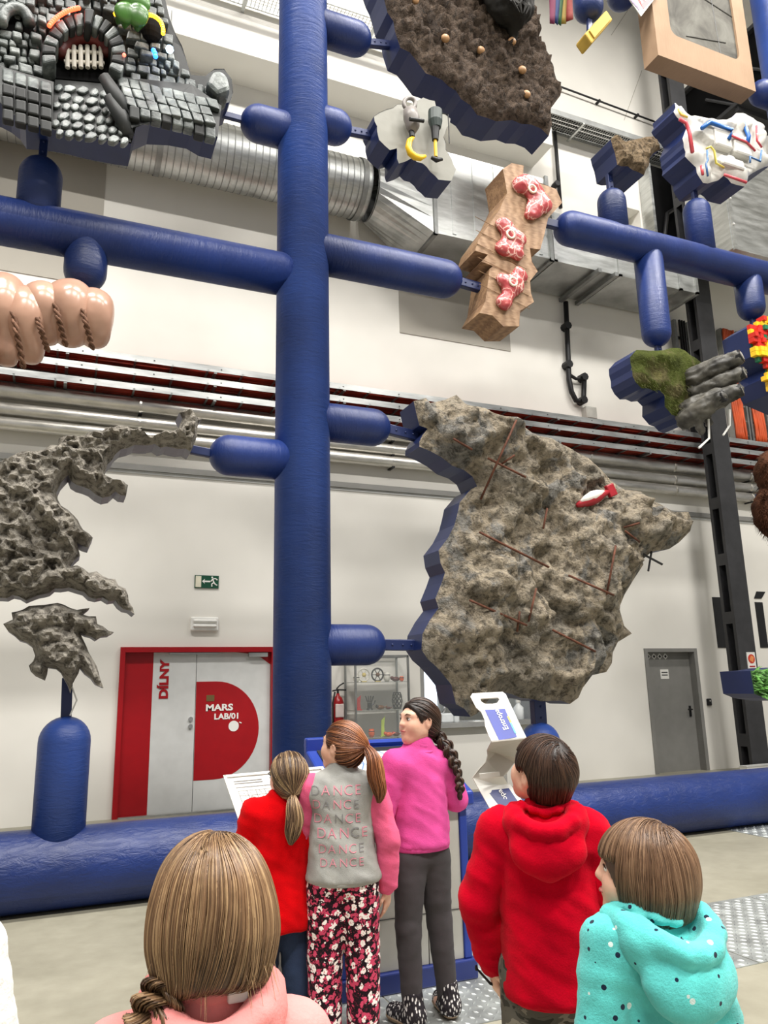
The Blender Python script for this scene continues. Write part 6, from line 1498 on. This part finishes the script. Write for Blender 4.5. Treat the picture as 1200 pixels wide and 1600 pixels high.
# fabrics
def _floral():
    t = NT('floral_print'); v = t.coord()
    def vor(sc, off):
        w = t.n('ShaderNodeTexVoronoi'); w.inputs['Scale'].default_value = sc; m = t.n('ShaderNodeMapping'); m.inputs['Location'].default_value = off; t.l(v, m.inputs['Vector'])
        d = t.mix(0.04, m.outputs['Vector'], t.noise(m.outputs['Vector'], 60, 2)); t.l(d, w.inputs['Vector']); return w
    a, b, c = vor(34, (0, 0, 0)), vor(44, (3, 1, 2)), vor(90, (7, 5, 1))
    base = t.mix(t.ramp(c.outputs['Distance'], [(0.25, (255, 255, 255)), (0.35, (0, 0, 0))]), (30, 18, 24), (96, 30, 48))
    red = t.ramp(b.outputs['Distance'], [(0.42, (255, 255, 255)), (0.48, (0, 0, 0))]); x = t.mix(red, base, t.ramp(t.n('ShaderNodeSeparateColor').outputs[0], [(0, (176, 40, 76)), (1, (206, 74, 104))]))
    sep = t.n('ShaderNodeSeparateColor'); t.l(a.outputs['Color'], sep.inputs[0])
    sel = t.math('GREATER_THAN', sep.outputs[0], 0.35); pet = t.ramp(a.outputs['Distance'], [(0.12, (206, 120, 120)), (0.18, (250, 246, 240)), (0.44, (244, 226, 222))])
    mk = t.math('MULTIPLY', t.math('LESS_THAN', a.outputs['Distance'], 0.42), sel)
    t.col(t.mix(mk, x, pet)); t.set(0.85, 0, 0.15, 0.03); return t.m
def _dots(name, base, rough=0.95):
    t = NT(name); v = t.coord(); n0 = t.noise(v, 7, 5, 0.65); c = t.ramp(n0, [(0.3, tuple(int(q*0.86) for q in base)), (0.7, tuple(min(255, int(q*1.08)) for q in base))])
    w = t.n('ShaderNodeTexVoronoi'); w.inputs['Scale'].default_value = 33; t.l(v, w.inputs['Vector']); sep = t.n('ShaderNodeSeparateColor'); t.l(w.outputs['Color'], sep.inputs[0])
    dk = t.math('MULTIPLY', t.math('LESS_THAN', w.outputs['Distance'], 0.19), t.math('GREATER_THAN', sep.outputs[0], 0.2))
    c = t.mix(dk, c, (22, 36, 58))
    w2 = t.n('ShaderNodeTexVoronoi'); w2.inputs['Scale'].default_value = 20; m = t.n('ShaderNodeMapping'); m.inputs['Location'].default_value = (4, 2, 7); t.l(v, m.inputs['Vector']); t.l(m.outputs['Vector'], w2.inputs['Vector'])
    sep2 = t.n('ShaderNodeSeparateColor'); t.l(w2.outputs['Color'], sep2.inputs[0])
    c = t.mix(t.math('MULTIPLY', t.math('LESS_THAN', w2.outputs['Distance'], 0.13), t.math('GREATER_THAN', sep2.outputs[1], 0.6)), c, (206, 226, 222))
    t.col(c); t.set(rough, 0, 0.1, 0.2); t.bump(t.noise(v, 150, 4, 0.7), 0.5, 0.006); return t.m
def _camo():
    t = NT('grey_camouflage'); v = t.coord((1, 1, 1.6)); a = t.noise(v, 9, 3, 0.5, 1.2)
    t.col(t.ramp(a, [(0.0, (58, 56, 50)), (0.44, (92, 88, 80)), (0.54, (132, 126, 114)), (0.62, (74, 72, 64))], 'CONSTANT')); t.set(0.9, 0, 0.15, 0.03); return t.m
m_floral, m_turq, m_camo = _floral(), _dots('turquoise_dotted_fleece', (96, 204, 200)), _camo()
m_redhood = mfabric('red_sweat_fabric', (192, 2, 32)); m_redfleece = mfabric('red_fleece', (198, 4, 12), 0.06, 260, 0.5); m_pinkj = mfabric('magenta_sweat_fabric', (214, 80, 150), 0.05)
m_greysw = mfabric('grey_marl_jersey', (164, 164, 160), 0.08, 300); m_pinksl = mfabric('pink_jersey', (226, 98, 136), 0.05); m_salmon = mfabric('salmon_pink_jersey', (234, 146, 142), 0.05)
m_legging = mfabric('charcoal_jersey', (70, 66, 68), 0.06, 300, 0.2); m_jean = mfabric('dark_denim', (44, 54, 76), 0.15, 220); m_wfl = mfabric('white_fluffy_fleece', (238, 238, 234), 0.05, 60, 0.9)
h_blond = mhair('dark_blond_hair', (62, 44, 32), (128, 98, 70), (200, 168, 126)); h_lbrown = mhair('light_brown_hair', (66, 46, 34), (126, 96, 72), (186, 154, 122))
h_dbrown = mhair('dark_brown_hair', (26, 17, 13), (62, 42, 32), (108, 80, 62)); h_auburn = mhair('auburn_hair', (58, 30, 18), (122, 72, 44), (186, 124, 80)); h_ash = mhair('ash_blond_hair', (62, 46, 36), (112, 88, 68), (196, 164, 120))
m_coral = mplain('coral_hair_tie', (238, 84, 112), 0.7); m_paletie = mplain('pale_hair_tie', (232, 208, 196), 0.7)

# 1 --- blond girl in front, back of the head to us
def hair_front(root, H, hcl, Rh, Rw, org, rs):
    down_hair(h_blond, -0.108, 1.06, 2600, (0.012, 0.0, 0.115), 0.03, (0.22, 0.78), rad=(0.0008, 0.0018), flick=0.7, pull=(-0.06, -0.06, -0.13))(root, H, hcl, Rh, Rw, org, rs)
    RR = Rw@Rh; tv = Rw@hcl+org
    C = np.array([(-0.055, -0.055, -0.06), (-0.085, -0.065, -0.105), (-0.105, -0.055, -0.15), (-0.115, -0.02, -0.21), (-0.115, 0.03, -0.28), (-0.11, 0.05, -0.34)])@Rh.T+hcl
    p = braid(C, [0.03, 0.036, 0.034, 0.03, 0.026, 0.018], 330, rs, 4)
    strands_mesh('braid', p, rs.uniform(0.0016, 0.003, len(p)), rs.uniform(0.05, 0.7, len(p)), h_blond, root, Rw, org)
    n = 60; a = rs.uniform(-1.2, 1.2, n); st = np.stack([np.sin(a)*0.088, -0.03-np.cos(a)*0.06, rs.uniform(-0.02, 0.06, n)], 1)
    out = st/np.linalg.norm(st, axis=1)[:, None]; u = np.linspace(0, 1, 12)
    path = st[:, None]+out[:, None]*(0.03*rs.uniform(0.3, 1, n)[:, None]*u[None]**1.5)[..., None]+np.array([0, 0, -1.0])*(rs.uniform(0.05, 0.12, n)[:, None]*u[None])[..., None]
    strands_mesh('stray_hairs', path, np.full(n, 0.0006), rs.uniform(0.6, 1, n), h_blond, root, RR, tv)
def front_extra(root, tp, H, J, hcl, Rh, Rw, org, K):
    c = np.array([0.035, -0.07, 0.842*H]); MB().box(Rw@c+org, (0.03, 0.012, 0.016)).build('label_tab', m_white, tp, bevel=0.003)
child('child with long blond hair and side braid in salmon pink, nearest the viewer', (331, 1428, 1.2), 4, pitch=-4, roll=-2, hair=hair_front, top=m_salmon, bottom=m_jean, hem=0.45, fold=0.007, hood=hood_ops(0.98, 0.01), top_name='pink_top', extra=front_extra, seed=2, bulk=1.05, sw=0.103, shf=0.765)

# 2 --- child in turquoise dotted hoodie
def bob(root, H, hcl, Rh, Rw, org, rs):
    down_hair(h_lbrown, -0.10, 1.09, 2400, (0.01, -0.05, 0.105), 0.03, (0.15, 0.68), rad=(0.0009, 0.0019), swirl=0.4, fback=0.012, fwide=0.006)(root, H, hcl, Rh, Rw, org, rs)
child('child with light brown bob in a turquoise dotted fleece hoodie at the right', (1003, 1366, 1.80), 40, yaw=42, pitch=6, hair=bob, top=m_turq, bottom=m_jean, hem=0.40, hood=hood_ops(1.2, 0.02, 0.015), fold=0.008, bulk=1.15, chest=0.108, hemr=0.118, flat=0.8, sw=0.098, seed=3, neck_y=0.01)

# 3 --- boy in red hoodie looking up
def short_hair(root, H, hcl, Rh, Rw, org, rs):
    down_hair(h_dbrown, -0.076, 1.05, 1700, (0.005, -0.055, 0.10), 0.045, (0.15, 0.8), ear=True, rad=(0.0010, 0.0019), swirl=0.8, hug=True)(root, H, hcl, Rh, Rw, org, rs)
def boy_extra(root, tp, H, J, hcl, Rh, Rw, org, K):
    w = J['L']['wr']; b = [Rw@(w+np.array(q))+org for q in ((-0.05, -0.01, -0.015), (-0.01, 0.0, -0.06), (0.055, 0.02, -0.09))]
    t = thing('black_strap', 'thin black strap held in the left hand of the boy in red hoodie', 'strap', b[1])
    MB().tube(b, [0.0035, 0.0045, 0.003], 6).build('strap_band', m_black, t, smooth=True); MB().ball(b[0], (0.005, 0.005, 0.009), 8, 6).build('strap_tip', m_black, t)
child('boy with short dark hair in a red hoodie and camouflage trousers looking up', (846, 1207, 2.42), 2, yaw=42, pitch=24, hair=short_hair, top=m_redhood, bottom=m_camo, hem=0.445, hood=hood_ops(1.12, 0.02, 0.015), sw=0.104, chest=0.108, hemr=0.116, flat=0.78, fold=0.009, bulk=1.06, seed=4, lean=-0.02, neck_y=0.0,
      arms=dict(L=[(-0.215, -0.01, 0.845), (-0.185, 0.06, 0.655)], R=[(0.205, -0.02, 0.86), (0.30, 0.10, 0.73)], Lh=(0.15, 0.15, -1), Lu=(-1, -0.4, 0.1)), extra=boy_extra, legr=(0.074, 0.055, 0.045))

# 4 --- girl in magenta jacket looking back
child('girl in a magenta jacket and charcoal leggings looking back over her shoulder', (653, 1127, 3.8), 30, yaw=94, pitch=4, roll=2, top=m_pinkj, bottom=m_legging, hem=0.525, bottom_name='leggings', collar=stand_collar(m_pinkj, 0.068, 0.055, 0.825, -0.15),
      hair=tie_hair(h_dbrown, (0.0, -0.108, -0.055), [(0.02, -0.06, -0.06), (0.045, -0.085, -0.13), (0.06, -0.10, -0.19), (0.065, -0.10, -0.25), (0.065, -0.095, -0.31)], [0.03, 0.034, 0.03, 0.016, 0.024, 0.008], 620, 260, m_paletie, 'braid', (0.15, 0.7), 0.018, 2.6),
      arms=dict(L=[(-0.20, 0.02, 0.93), (-0.13, 0.20, 0.92)], R=[(0.20, 0.0, 0.955), (0.13, 0.18, 1.0)], Lh=(0.3, 1, -0.1), Rh=(-0.5, 1, 0.1)), legs=dict(L=[(-0.085, 0.0, 0.41), (-0.085, -0.02, 0.075)], R=[(0.095, 0.02, 0.41), (0.115, 0.0, 0.075)]),
      shoes=boot, top_name='jacket', fold=0.006, chest=0.092, hemr=0.104, sw=0.092, legr=(0.056, 0.040, 0.029), seed=5, hemband=True)

# 5 --- girl in grey and pink sweatshirt with floral trousers
def lettering(root, tp, H, J, hcl, Rh, Rw, org, K):
    dg = bpy.context.evaluated_depsgraph_get(); me = tp.data
    V = [v.co.copy() for v in me.vertices]; bv = BVHTree.FromPolygons(V, [tuple(p.vertices) for p in me.polygons])
    fwd = Vector(Rw@np.array([0, 1.0, 0])); mp = mplain('pink_print', (214, 138, 152), 0.85); mg = mplain('dark_grey_print', (132, 130, 131), 0.8)
    rows = [('DANCE', -0.105, 0.775, 0.046, 'gpppp'), ('DANCE', -0.10, 0.733, 0.042, 'pgppg'), ('DANCE', -0.095, 0.69, 0.042, 'ppgpp'), ('DANCE', -0.085, 0.645, 0.046, 'pppgp'), ('DANCE', -0.08, 0.60, 0.040, 'ppppg'), ('DANCE', -0.075, 0.56, 0.038, 'ppppp')]
    for txt, x0, zf, sz, cs in rows:
        x = x0*H/1.0*1.0
        for ch, cc in zip(txt, cs):
            lm = text_mesh(ch, sz*1.3, -0.0006, 0.0004); n = len(lm.vertices); co = np.empty(n*3); lm.vertices.foreach_get('co', co); co = co.reshape(-1, 3); w = co[:, 0].max()-co[:, 0].min()
            P = []
            for q in co:
                wp = Vector(Rw@np.array([x+q[0], -0.5, zf*H+q[1]])+org); h = bv.ray_cast(wp, fwd); P.append((h[0] if h[0] else wp+fwd*0.42)-fwd*(0.0022+q[2]))
            lm.vertices.foreach_set('co', np.array(P).ravel()); lm.materials.clear(); lm.materials.append(mp if cc == 'p' else mg); lm.update(); link('print_letter', lm, tp)
            x += w+0.012
child('girl with auburn ponytail in a grey and pink sweatshirt and floral trousers', (534, 1166, 3.5), 0, yaw=52, pitch=8, top=m_greysw, sleeve=m_pinksl, bottom=m_floral, hem=0.505, top_name='sweatshirt',
      hair=tie_hair(h_auburn, (0.028, -0.108, 0.015), [(0.035, -0.05, -0.05), (0.045, -0.06, -0.12), (0.06, -0.055, -0.19), (0.055, -0.05, -0.235)], [0.017, 0.032, 0.036, 0.028, 0.008], 620, 210, m_coral, 'tail', (0.15, 0.85), 0.018),
      collar=stand_collar(m_greysw, 0.058, 0.02, 0.832, 0.0), arms=dict(R=[(0.20, 0.0, 0.83), (0.195, 0.05, 0.63)], L=[(-0.19, 0.06, 0.84), (-0.15, 0.2, 0.80)], Ru=(1, -0.5, 0)), fold=0.007, chest=0.104, hemr=0.122, sw=0.098, legr=(0.070, 0.053, 0.047), extra=lettering, seed=6)

# 6 --- girl in red fleece with glasses
def glasses(root, tp, H, J, hcl, Rh, Rw, org, K):
    g = thing('spectacles', 'dark spectacles worn by the child in the red fleece', 'glasses', Rw@(Rh@np.array([0, 0.09, 0.01])+hcl)+org)
    hw = lambda p: Rw@(Rh@np.array(p, float)+hcl)+org; mg = mplain('dark_frame_plastic', (44, 34, 38), 0.3)
    for s in (-1, 1):
        MB().tube([hw((s*0.034+0.024*math.cos(a), 0.097-0.012*abs(math.cos(a)), 0.006+0.017*math.sin(a))) for a in np.linspace(0, 2*PI, 18, endpoint=False)], 0.002, 6, closed=True).build('rim', mg, g)
        MB().tube([hw((s*0.058, 0.085, 0.01)), hw((s*0.079, 0.05, 0.01)), hw((s*0.08, -0.01, 0.008))], 0.002, 6).build('temple', mg, g)
    MB().tube([hw((-0.01, 0.1, 0.01)), hw((0.01, 0.1, 0.01))], 0.002, 6).build('bridge', mg, g)
child('child with ash blond ponytail in a red fleece and dark jeans at the info board', (450, 1214, 3.5), 6, hx=0.03, yaw=14, pitch=6, top=m_redfleece, bottom=m_jean, hem=0.405, top_name='fleece',
      hair=tie_hair(h_ash, (-0.012, -0.098, -0.055), [(0.0, -0.035, -0.045), (0.005, -0.045, -0.10), (-0.005, -0.045, -0.155), (-0.012, -0.04, -0.20)], [0.013, 0.03, 0.034, 0.03, 0.008], 620, 200, m_paletie, 'tail', (0.1, 0.9), 0.014),
      collar=stand_collar(m_redfleece, 0.06, 0.03, 0.815, 0.1), arms=dict(R=[(0.175, -0.01, 0.75), (0.165, 0.03, 0.55)], L=[(-0.175, 0.04, 0.75), (-0.14, 0.13, 0.70)], Ru=(1, -0.4, 0)), sw=0.096, chest=0.106, hemr=0.126, fold=0.007, bulk=1.12, extra=glasses, seed=7, hemband=False)

# 7 --- child at the left edge, only a white sleeve shows
def plainbob(root, H, hcl, Rh, Rw, org, rs):
    down_hair(h_lbrown, -0.10, 1.1, 500, (0.0, -0.03, 0.11), 0.03)(root, H, hcl, Rh, Rw, org, rs)
child('child in a white fluffy fleece, only the sleeve in view at the left edge', (-128, 1392, 1.72), 0, hair=plainbob, top=m_wfl, bottom=m_jean, hem=0.42, top_name='fleece', bulk=1.25, fold=0.008, seed=8, collar=stand_collar(m_wfl, 0.065, 0.04))

# ================================================================== kiosk, info board and leaflet stand
m_kblue = mplain('bright_blue_powder_coat', (24, 52, 138), 0.4, 0, 0.5, 0.04); m_kdark = mplain('navy_powder_coat', (24, 40, 104), 0.4, 0, 0.5, 0.04); m_kpanel = mplain('pale_grey_panel', (178, 176, 168), 0.5, 0, 0.4, 0.03)
kc = onfloor(548, 1590); kr = onfloor(700, 1551); kl = onfloor(478, 1545)
kx0, ky0 = 1.40, 3.94; kx1 = 2.14; ky1 = 4.42; KZ = 0.86
t = thing('info_kiosk', 'blue and grey information kiosk with tilted map screen between the girls', 'kiosk', ((kx0+kx1)/2, (ky0+ky1)/2, 0))
MB().box2((kx0-0.02, ky0-0.02, 0.004), (kx1+0.02, ky1+0.02, 0.10)).build('plinth', m_kdark, t, bevel=0.008)
for x in (kx0, kx1-0.045):
    for y in (ky0, ky1-0.045): MB().box2((x, y, 0.1), (x+0.045, y+0.045, KZ)).build('corner_post', m_kblue, t, bevel=0.006)
MB().box2((kx0+0.045, ky0+0.012, 0.1), (kx0+0.49, ky0+0.03, KZ)).build('front_panel', m_kpanel, t, bevel=0.003)
MB().box2((kx0+0.495, ky0+0.012, 0.1), (kx1-0.045, ky0+0.03, KZ)).build('front_panel', m_kpanel, t, bevel=0.003)
MB().box2((kx0+0.008, ky0+0.045, 0.1), (kx0+0.03, ky1-0.045, KZ)).build('side_panel', m_kpanel, t); MB().box2((kx1-0.03, ky0+0.045, 0.1), (kx1-0.008, ky1-0.045, KZ)).build('side_panel', m_kpanel, t)
MB().box2((kx0+0.045, ky0+0.008, 0.34), (kx1-0.045, ky0+0.013, 0.343)).build('panel_seam', m_dark, t)
def tilted(x0, x1, ya, za, yb, zb, th, off=0.0):
    d = Vector((0, yb-ya, zb-za)).normalized(); nr = Vector((0, -d.z, d.y))
    p = [Vector((x0, ya, za)), Vector((x1, ya, za)), Vector((x1, yb, zb)), Vector((x0, yb, zb))]
    return MB().prism([q+nr*off for q in p], -nr*th)
MB().prism([(kx0-0.03, ky0-0.04, KZ), (kx0-0.03, ky1+0.03, KZ), (kx0-0.03, ky1+0.03, KZ+0.31), (kx0-0.03, ky0-0.04, KZ+0.07)], (kx1-kx0+0.06, 0, 0)).build('console', m_kblue, t, bevel=0.012)
ya, za, yb_, zb_ = ky0-0.04, KZ+0.07, ky1+0.03, KZ+0.31
L = lambda f: (ya+(yb_-ya)*f, za+(zb_-za)*f)
s = tilted(kx0+0.03, kx1-0.03, *L(0.07), *L(0.90), 0.004, 0.006).build('screen_bezel', m_black, t)
def _map():
    tt = NT('pale_map_screen'); v = tt.coord(); w = tt.n('ShaderNodeTexVoronoi'); w.feature = 'DISTANCE_TO_EDGE'; w.inputs['Scale'].default_value = 9; tt.l(v, w.inputs['Vector'])
    tt.col(tt.ramp(w.outputs['Distance'], [(0.02, (70, 100, 150)), (0.06, (206, 216, 228))])); tt.set(0.25, 0, 0.5, emit=(206, 216, 228), es=0.25); return tt.m
tilted(kx0+0.07, kx1-0.07, *L(0.14), *L(0.80), 0.004, 0.011).build('map_screen', _map(), s)
tilted(kx0-0.03, kx1+0.03, *L(0.93), *L(1.0), 0.02, 0.024).build('top_lip', m_kblue, t)
MB().box2((kx0-0.03, ky1-0.02, KZ+0.05), (kx0+0.1, ky1+0.03, KZ+0.36)).build('side_cheek', m_kblue, t, bevel=0.01)

# white info board left of the kiosk
D1 = 3.72
A, B_, C_ = indepth(349, 1213, D1+0.12), indepth(505, 1199, D1+0.12), indepth(374, 1285, D1-0.16)
D_ = C_+(B_-A); nrm = (B_-A).cross(C_-A).normalized()
if nrm.z < 0: nrm = -nrm
t = thing('info_board', 'white tilted info board on a post behind the child in red fleece', 'board', ((A.x+D_.x)/2, (A.y+D_.y)/2, 0))
MB().prism([A, B_, D_, C_], -nrm*0.03).build('board_panel', m_paper, t, bevel=0.008)
u, v = B_-A, C_-A
bp = lambda a, b, o=0.002: A+u*a+v*b+nrm*o
def strip(a0, b0, a1, b1, m, nm, o=0.002): return MB().prism([bp(a0, b0, o), bp(a1, b0, o), bp(a1, b1, o), bp(a0, b1, o)], nrm*0.001).build(nm, m, t)
m_pg = mplain('pale_grey_print', (132, 130, 128), 0.7)
rim = MB()
for a0, b0, a1, b1 in ((0, 0, 1, 0.05), (0, 0.95, 1, 1), (0, 0, 0.03, 1), (0.97, 0, 1, 1)): rim.prism([bp(a0, b0), bp(a1, b0), bp(a1, b1), bp(a0, b1)], nrm*0.006)
rim.build('raised_rim', m_paper, t)
for b in (0.14, 0.19): strip(0.08, b, 0.36, b+0.015, m_pg, 'text_line')
strip(0.08, 0.28, 0.55, 0.29, m_pg, 'rule_line')
place_text('lettering', 'Entropa', bp(0.44, 0.26), u.normalized(), -v.normalized(), u.length*0.4, v.length*0.15, m_pg, t, 0.005, 0.0005)
for i in range(5): strip(0.09+i*0.085, 0.36, 0.095+i*0.085, 0.78, m_pg, 'grid_line'); strip(0.09, 0.36+i*0.105, 0.435, 0.366+i*0.105, m_pg, 'grid_line')
for i in range(4):
    for j in range(4):
        q = [bp(0.105+i*0.085+rng.uniform(0, .05), 0.375+j*0.105+rng.uniform(0, .075), 0.0035) for _ in range(3)]; MB().tube(q, 0.0012, 4).build('tiny_sketch', m_pg, t)
for b in (0.4, 0.46, 0.52, 0.58, 0.64): strip(0.5, b, 0.9, b+0.012, m_pg, 'text_line')
mid = (A+D_)/2-nrm*0.03
MB().box2((mid.x-0.04, mid.y-0.03, 0.0), (mid.x+0.04, mid.y+0.03, mid.z+0.02)).build('post', m_kpanel, t); MB().box2((mid.x-0.18, mid.y-0.18, 0), (mid.x+0.18, mid.y+0.18, 0.015)).build('foot_plate', m_kpanel, t)

# white folded stand with two printed flaps
DS = 3.25
ip = lambda x, y, d=0.0: indepth(x, y, DS+d)
m_card_w = mplain('white_coated_card', (222, 221, 215), 0.5, 0, 0.4, 0.02); m_cblue = mplain('printed_blue', (46, 60, 146), 0.5); m_cgreyside = mplain('grey_card_underside', (176, 172, 164), 0.55, 0, 0.4, 0.04)
bx = ip(790, 1250); t = thing('leaflet_stand', 'white folded card stand with blue printed flaps beside the boy in red', 'stand', (bx.x, bx.y, 0))
view = Vector(ray(790, 1200)).normalized()
def flap(x0, y0, dd, s=1.0, partial=False):
    g = lambda x, y, e=0.0: ip(x0+(x-734)*s, y0+(y-1085)*s, dd+e)
    tilt = lambda y: 0.10-(y-1085)/75*0.20
    pts = [(738, 1084), (785, 1081.5), (790, 1085), (797, 1100), (811, 1130), (822.5, 1153), (813, 1155), (783, 1157), (768, 1158.5), (764, 1151), (758, 1135), (757, 1125), (752, 1113), (744, 1106), (735, 1089)]
    hole = [(750, 1092), (778, 1090.5), (780.5, 1093), (777, 1098.5), (770, 1100.5), (758, 1100.5), (752, 1097)]
    P = [Vector(p) for p in pts+hole]; n1, n2 = len(pts), len(hole)
    V, _, Fc, *_r = delaunay_2d_cdt(P, [(i, (i+1) % n1) for i in range(n1)]+[(n1+i, n1+(i+1) % n2) for i in range(n2)], [], 0, 1e-6)
    ctr = lambda f: np.array([sum((np.array(V[i]) for i in f), np.zeros(2))/3])
    Fc = [tuple(f) for f in Fc if inpoly(ctr(f), pts)[0] and not inpoly(ctr(f), hole)[0]]
    b = MB(); b.add([g(v.x, v.y, tilt(v.y)) for v in V], Fc); o = b.build('flap', m_card_w, t); sd = o.modifiers.new('thick', 'SOLIDIFY'); sd.thickness = 0.006; sd.offset = 0
    lb = MB(); q = [(757.5, 1109), (789, 1107.5), (808, 1151.5), (780, 1157)]; off = -0.006
    lb.add([g(x, y, tilt(y)+off) for x, y in q], [(0, 1, 2, 3)]); k = lb.build('blue_label', m_cblue, o)
    org = g(799, 1138, tilt(1138)+off-0.002); up_pt = g(784, 1110, tilt(1110)+off-0.002); rt = (up_pt-org).normalized(); ot = (g(776, 1141, tilt(1141)+off-0.002)-org); ot = (ot-rt*ot.dot(rt)).normalized()
    place_text('lettering', 'Entropa', g(797.5, 1138, tilt(1138)+off-0.002), rt, ot if rt.cross(ot).dot(view) < 0 else ot, (up_pt-org).length*1.12, 0.030*s, m_white, o, 0.01, 0.0005)
    for (xa, ya_, xb, yb2, c) in ((793.5, 1119, 798.5, 1129, (226, 222, 70)), (798, 1129, 806, 1146, (90, 180, 220))):
        MB().add([g(xa-1.5, ya_, tilt(ya_)+off-0.002), g(xa+1.5, ya_, tilt(ya_)+off-0.002), g(xb+1.5, yb2, tilt(yb2)+off-0.002), g(xb-1.5, yb2, tilt(yb2)+off-0.002)], [(0, 1, 2, 3)]).build('colour_streak', mplain('streak_%d' % c[0], c, 0.5), o)
    return o
flap(734, 1085, 0.0)
def sheet(nm, L, m, th=0.006):
    b = MB(); b.add(L, [tuple(range(len(L)))]); o = b.build(nm, m, t); sd = o.modifiers.new('thick', 'SOLIDIFY'); sd.thickness = th; sd.offset = 0; return o
sheet('shelf_underside', [ip(768, 1158.5, -0.1), ip(822.5, 1153, -0.1), ip(808, 1184, 0.1), ip(775, 1176, 0.1), ip(761, 1172, 0.06)], m_cgreyside)
sheet('curved_back', [ip(761, 1172, 0.06), ip(775, 1176, 0.1), ip(808, 1184, 0.1), ip(803, 1192, 0.12), ip(790, 1210, 0.1), ip(786, 1213, 0.06), ip(738, 1215, 0.02), ip(748, 1202, 0.03), ip(759, 1190, 0.05), ip(762, 1180, 0.06)], m_cgreyside)
sheet('lower_fold', [ip(738, 1215, 0.02), ip(786, 1213, 0.06), ip(797, 1232, 0.08), ip(745, 1228, 0.0)], m_card_w)
sheet('grip_slot', [ip(749, 1209, -0.012), ip(780, 1205.5, 0.008), ip(781, 1212, 0.008), ip(750, 1217, -0.012)], m_paper)
o = sheet('lower_flap', [ip(745, 1228, 0.0), ip(797, 1226, 0.0), ip(830, 1270, -0.1), ip(772, 1275, -0.1)], m_card_w)
lb = MB().add([ip(755, 1236, -0.02), ip(795, 1231.5, -0.02), ip(812, 1256, -0.08), ip(775, 1264, -0.08)], [(0, 1, 2, 3)]).build('blue_label', m_kdark, o)
og = ip(801.5, 1257, -0.075); upp = ip(786, 1233, -0.03); rt = (upp-og).normalized(); ot = ip(780, 1262, -0.075)-og; ot = (ot-rt*ot.dot(rt)).normalized()
place_text('lettering', 'Entropa', og-rt*0.03, rt, ot, 0.11, 0.026, m_white, o, 0.01, 0.0005)
pb = ip(785, 1240, 0.14)
MB().box2((pb.x-0.02, pb.y-0.015, 0), (pb.x+0.02, pb.y+0.015, pb.z+0.15)).build('post', m_cgrey, t); MB().box2((pb.x-0.16, pb.y-0.14, 0.004), (pb.x+0.16, pb.y+0.14, 0.016)).build('foot_plate', m_cgrey, t)
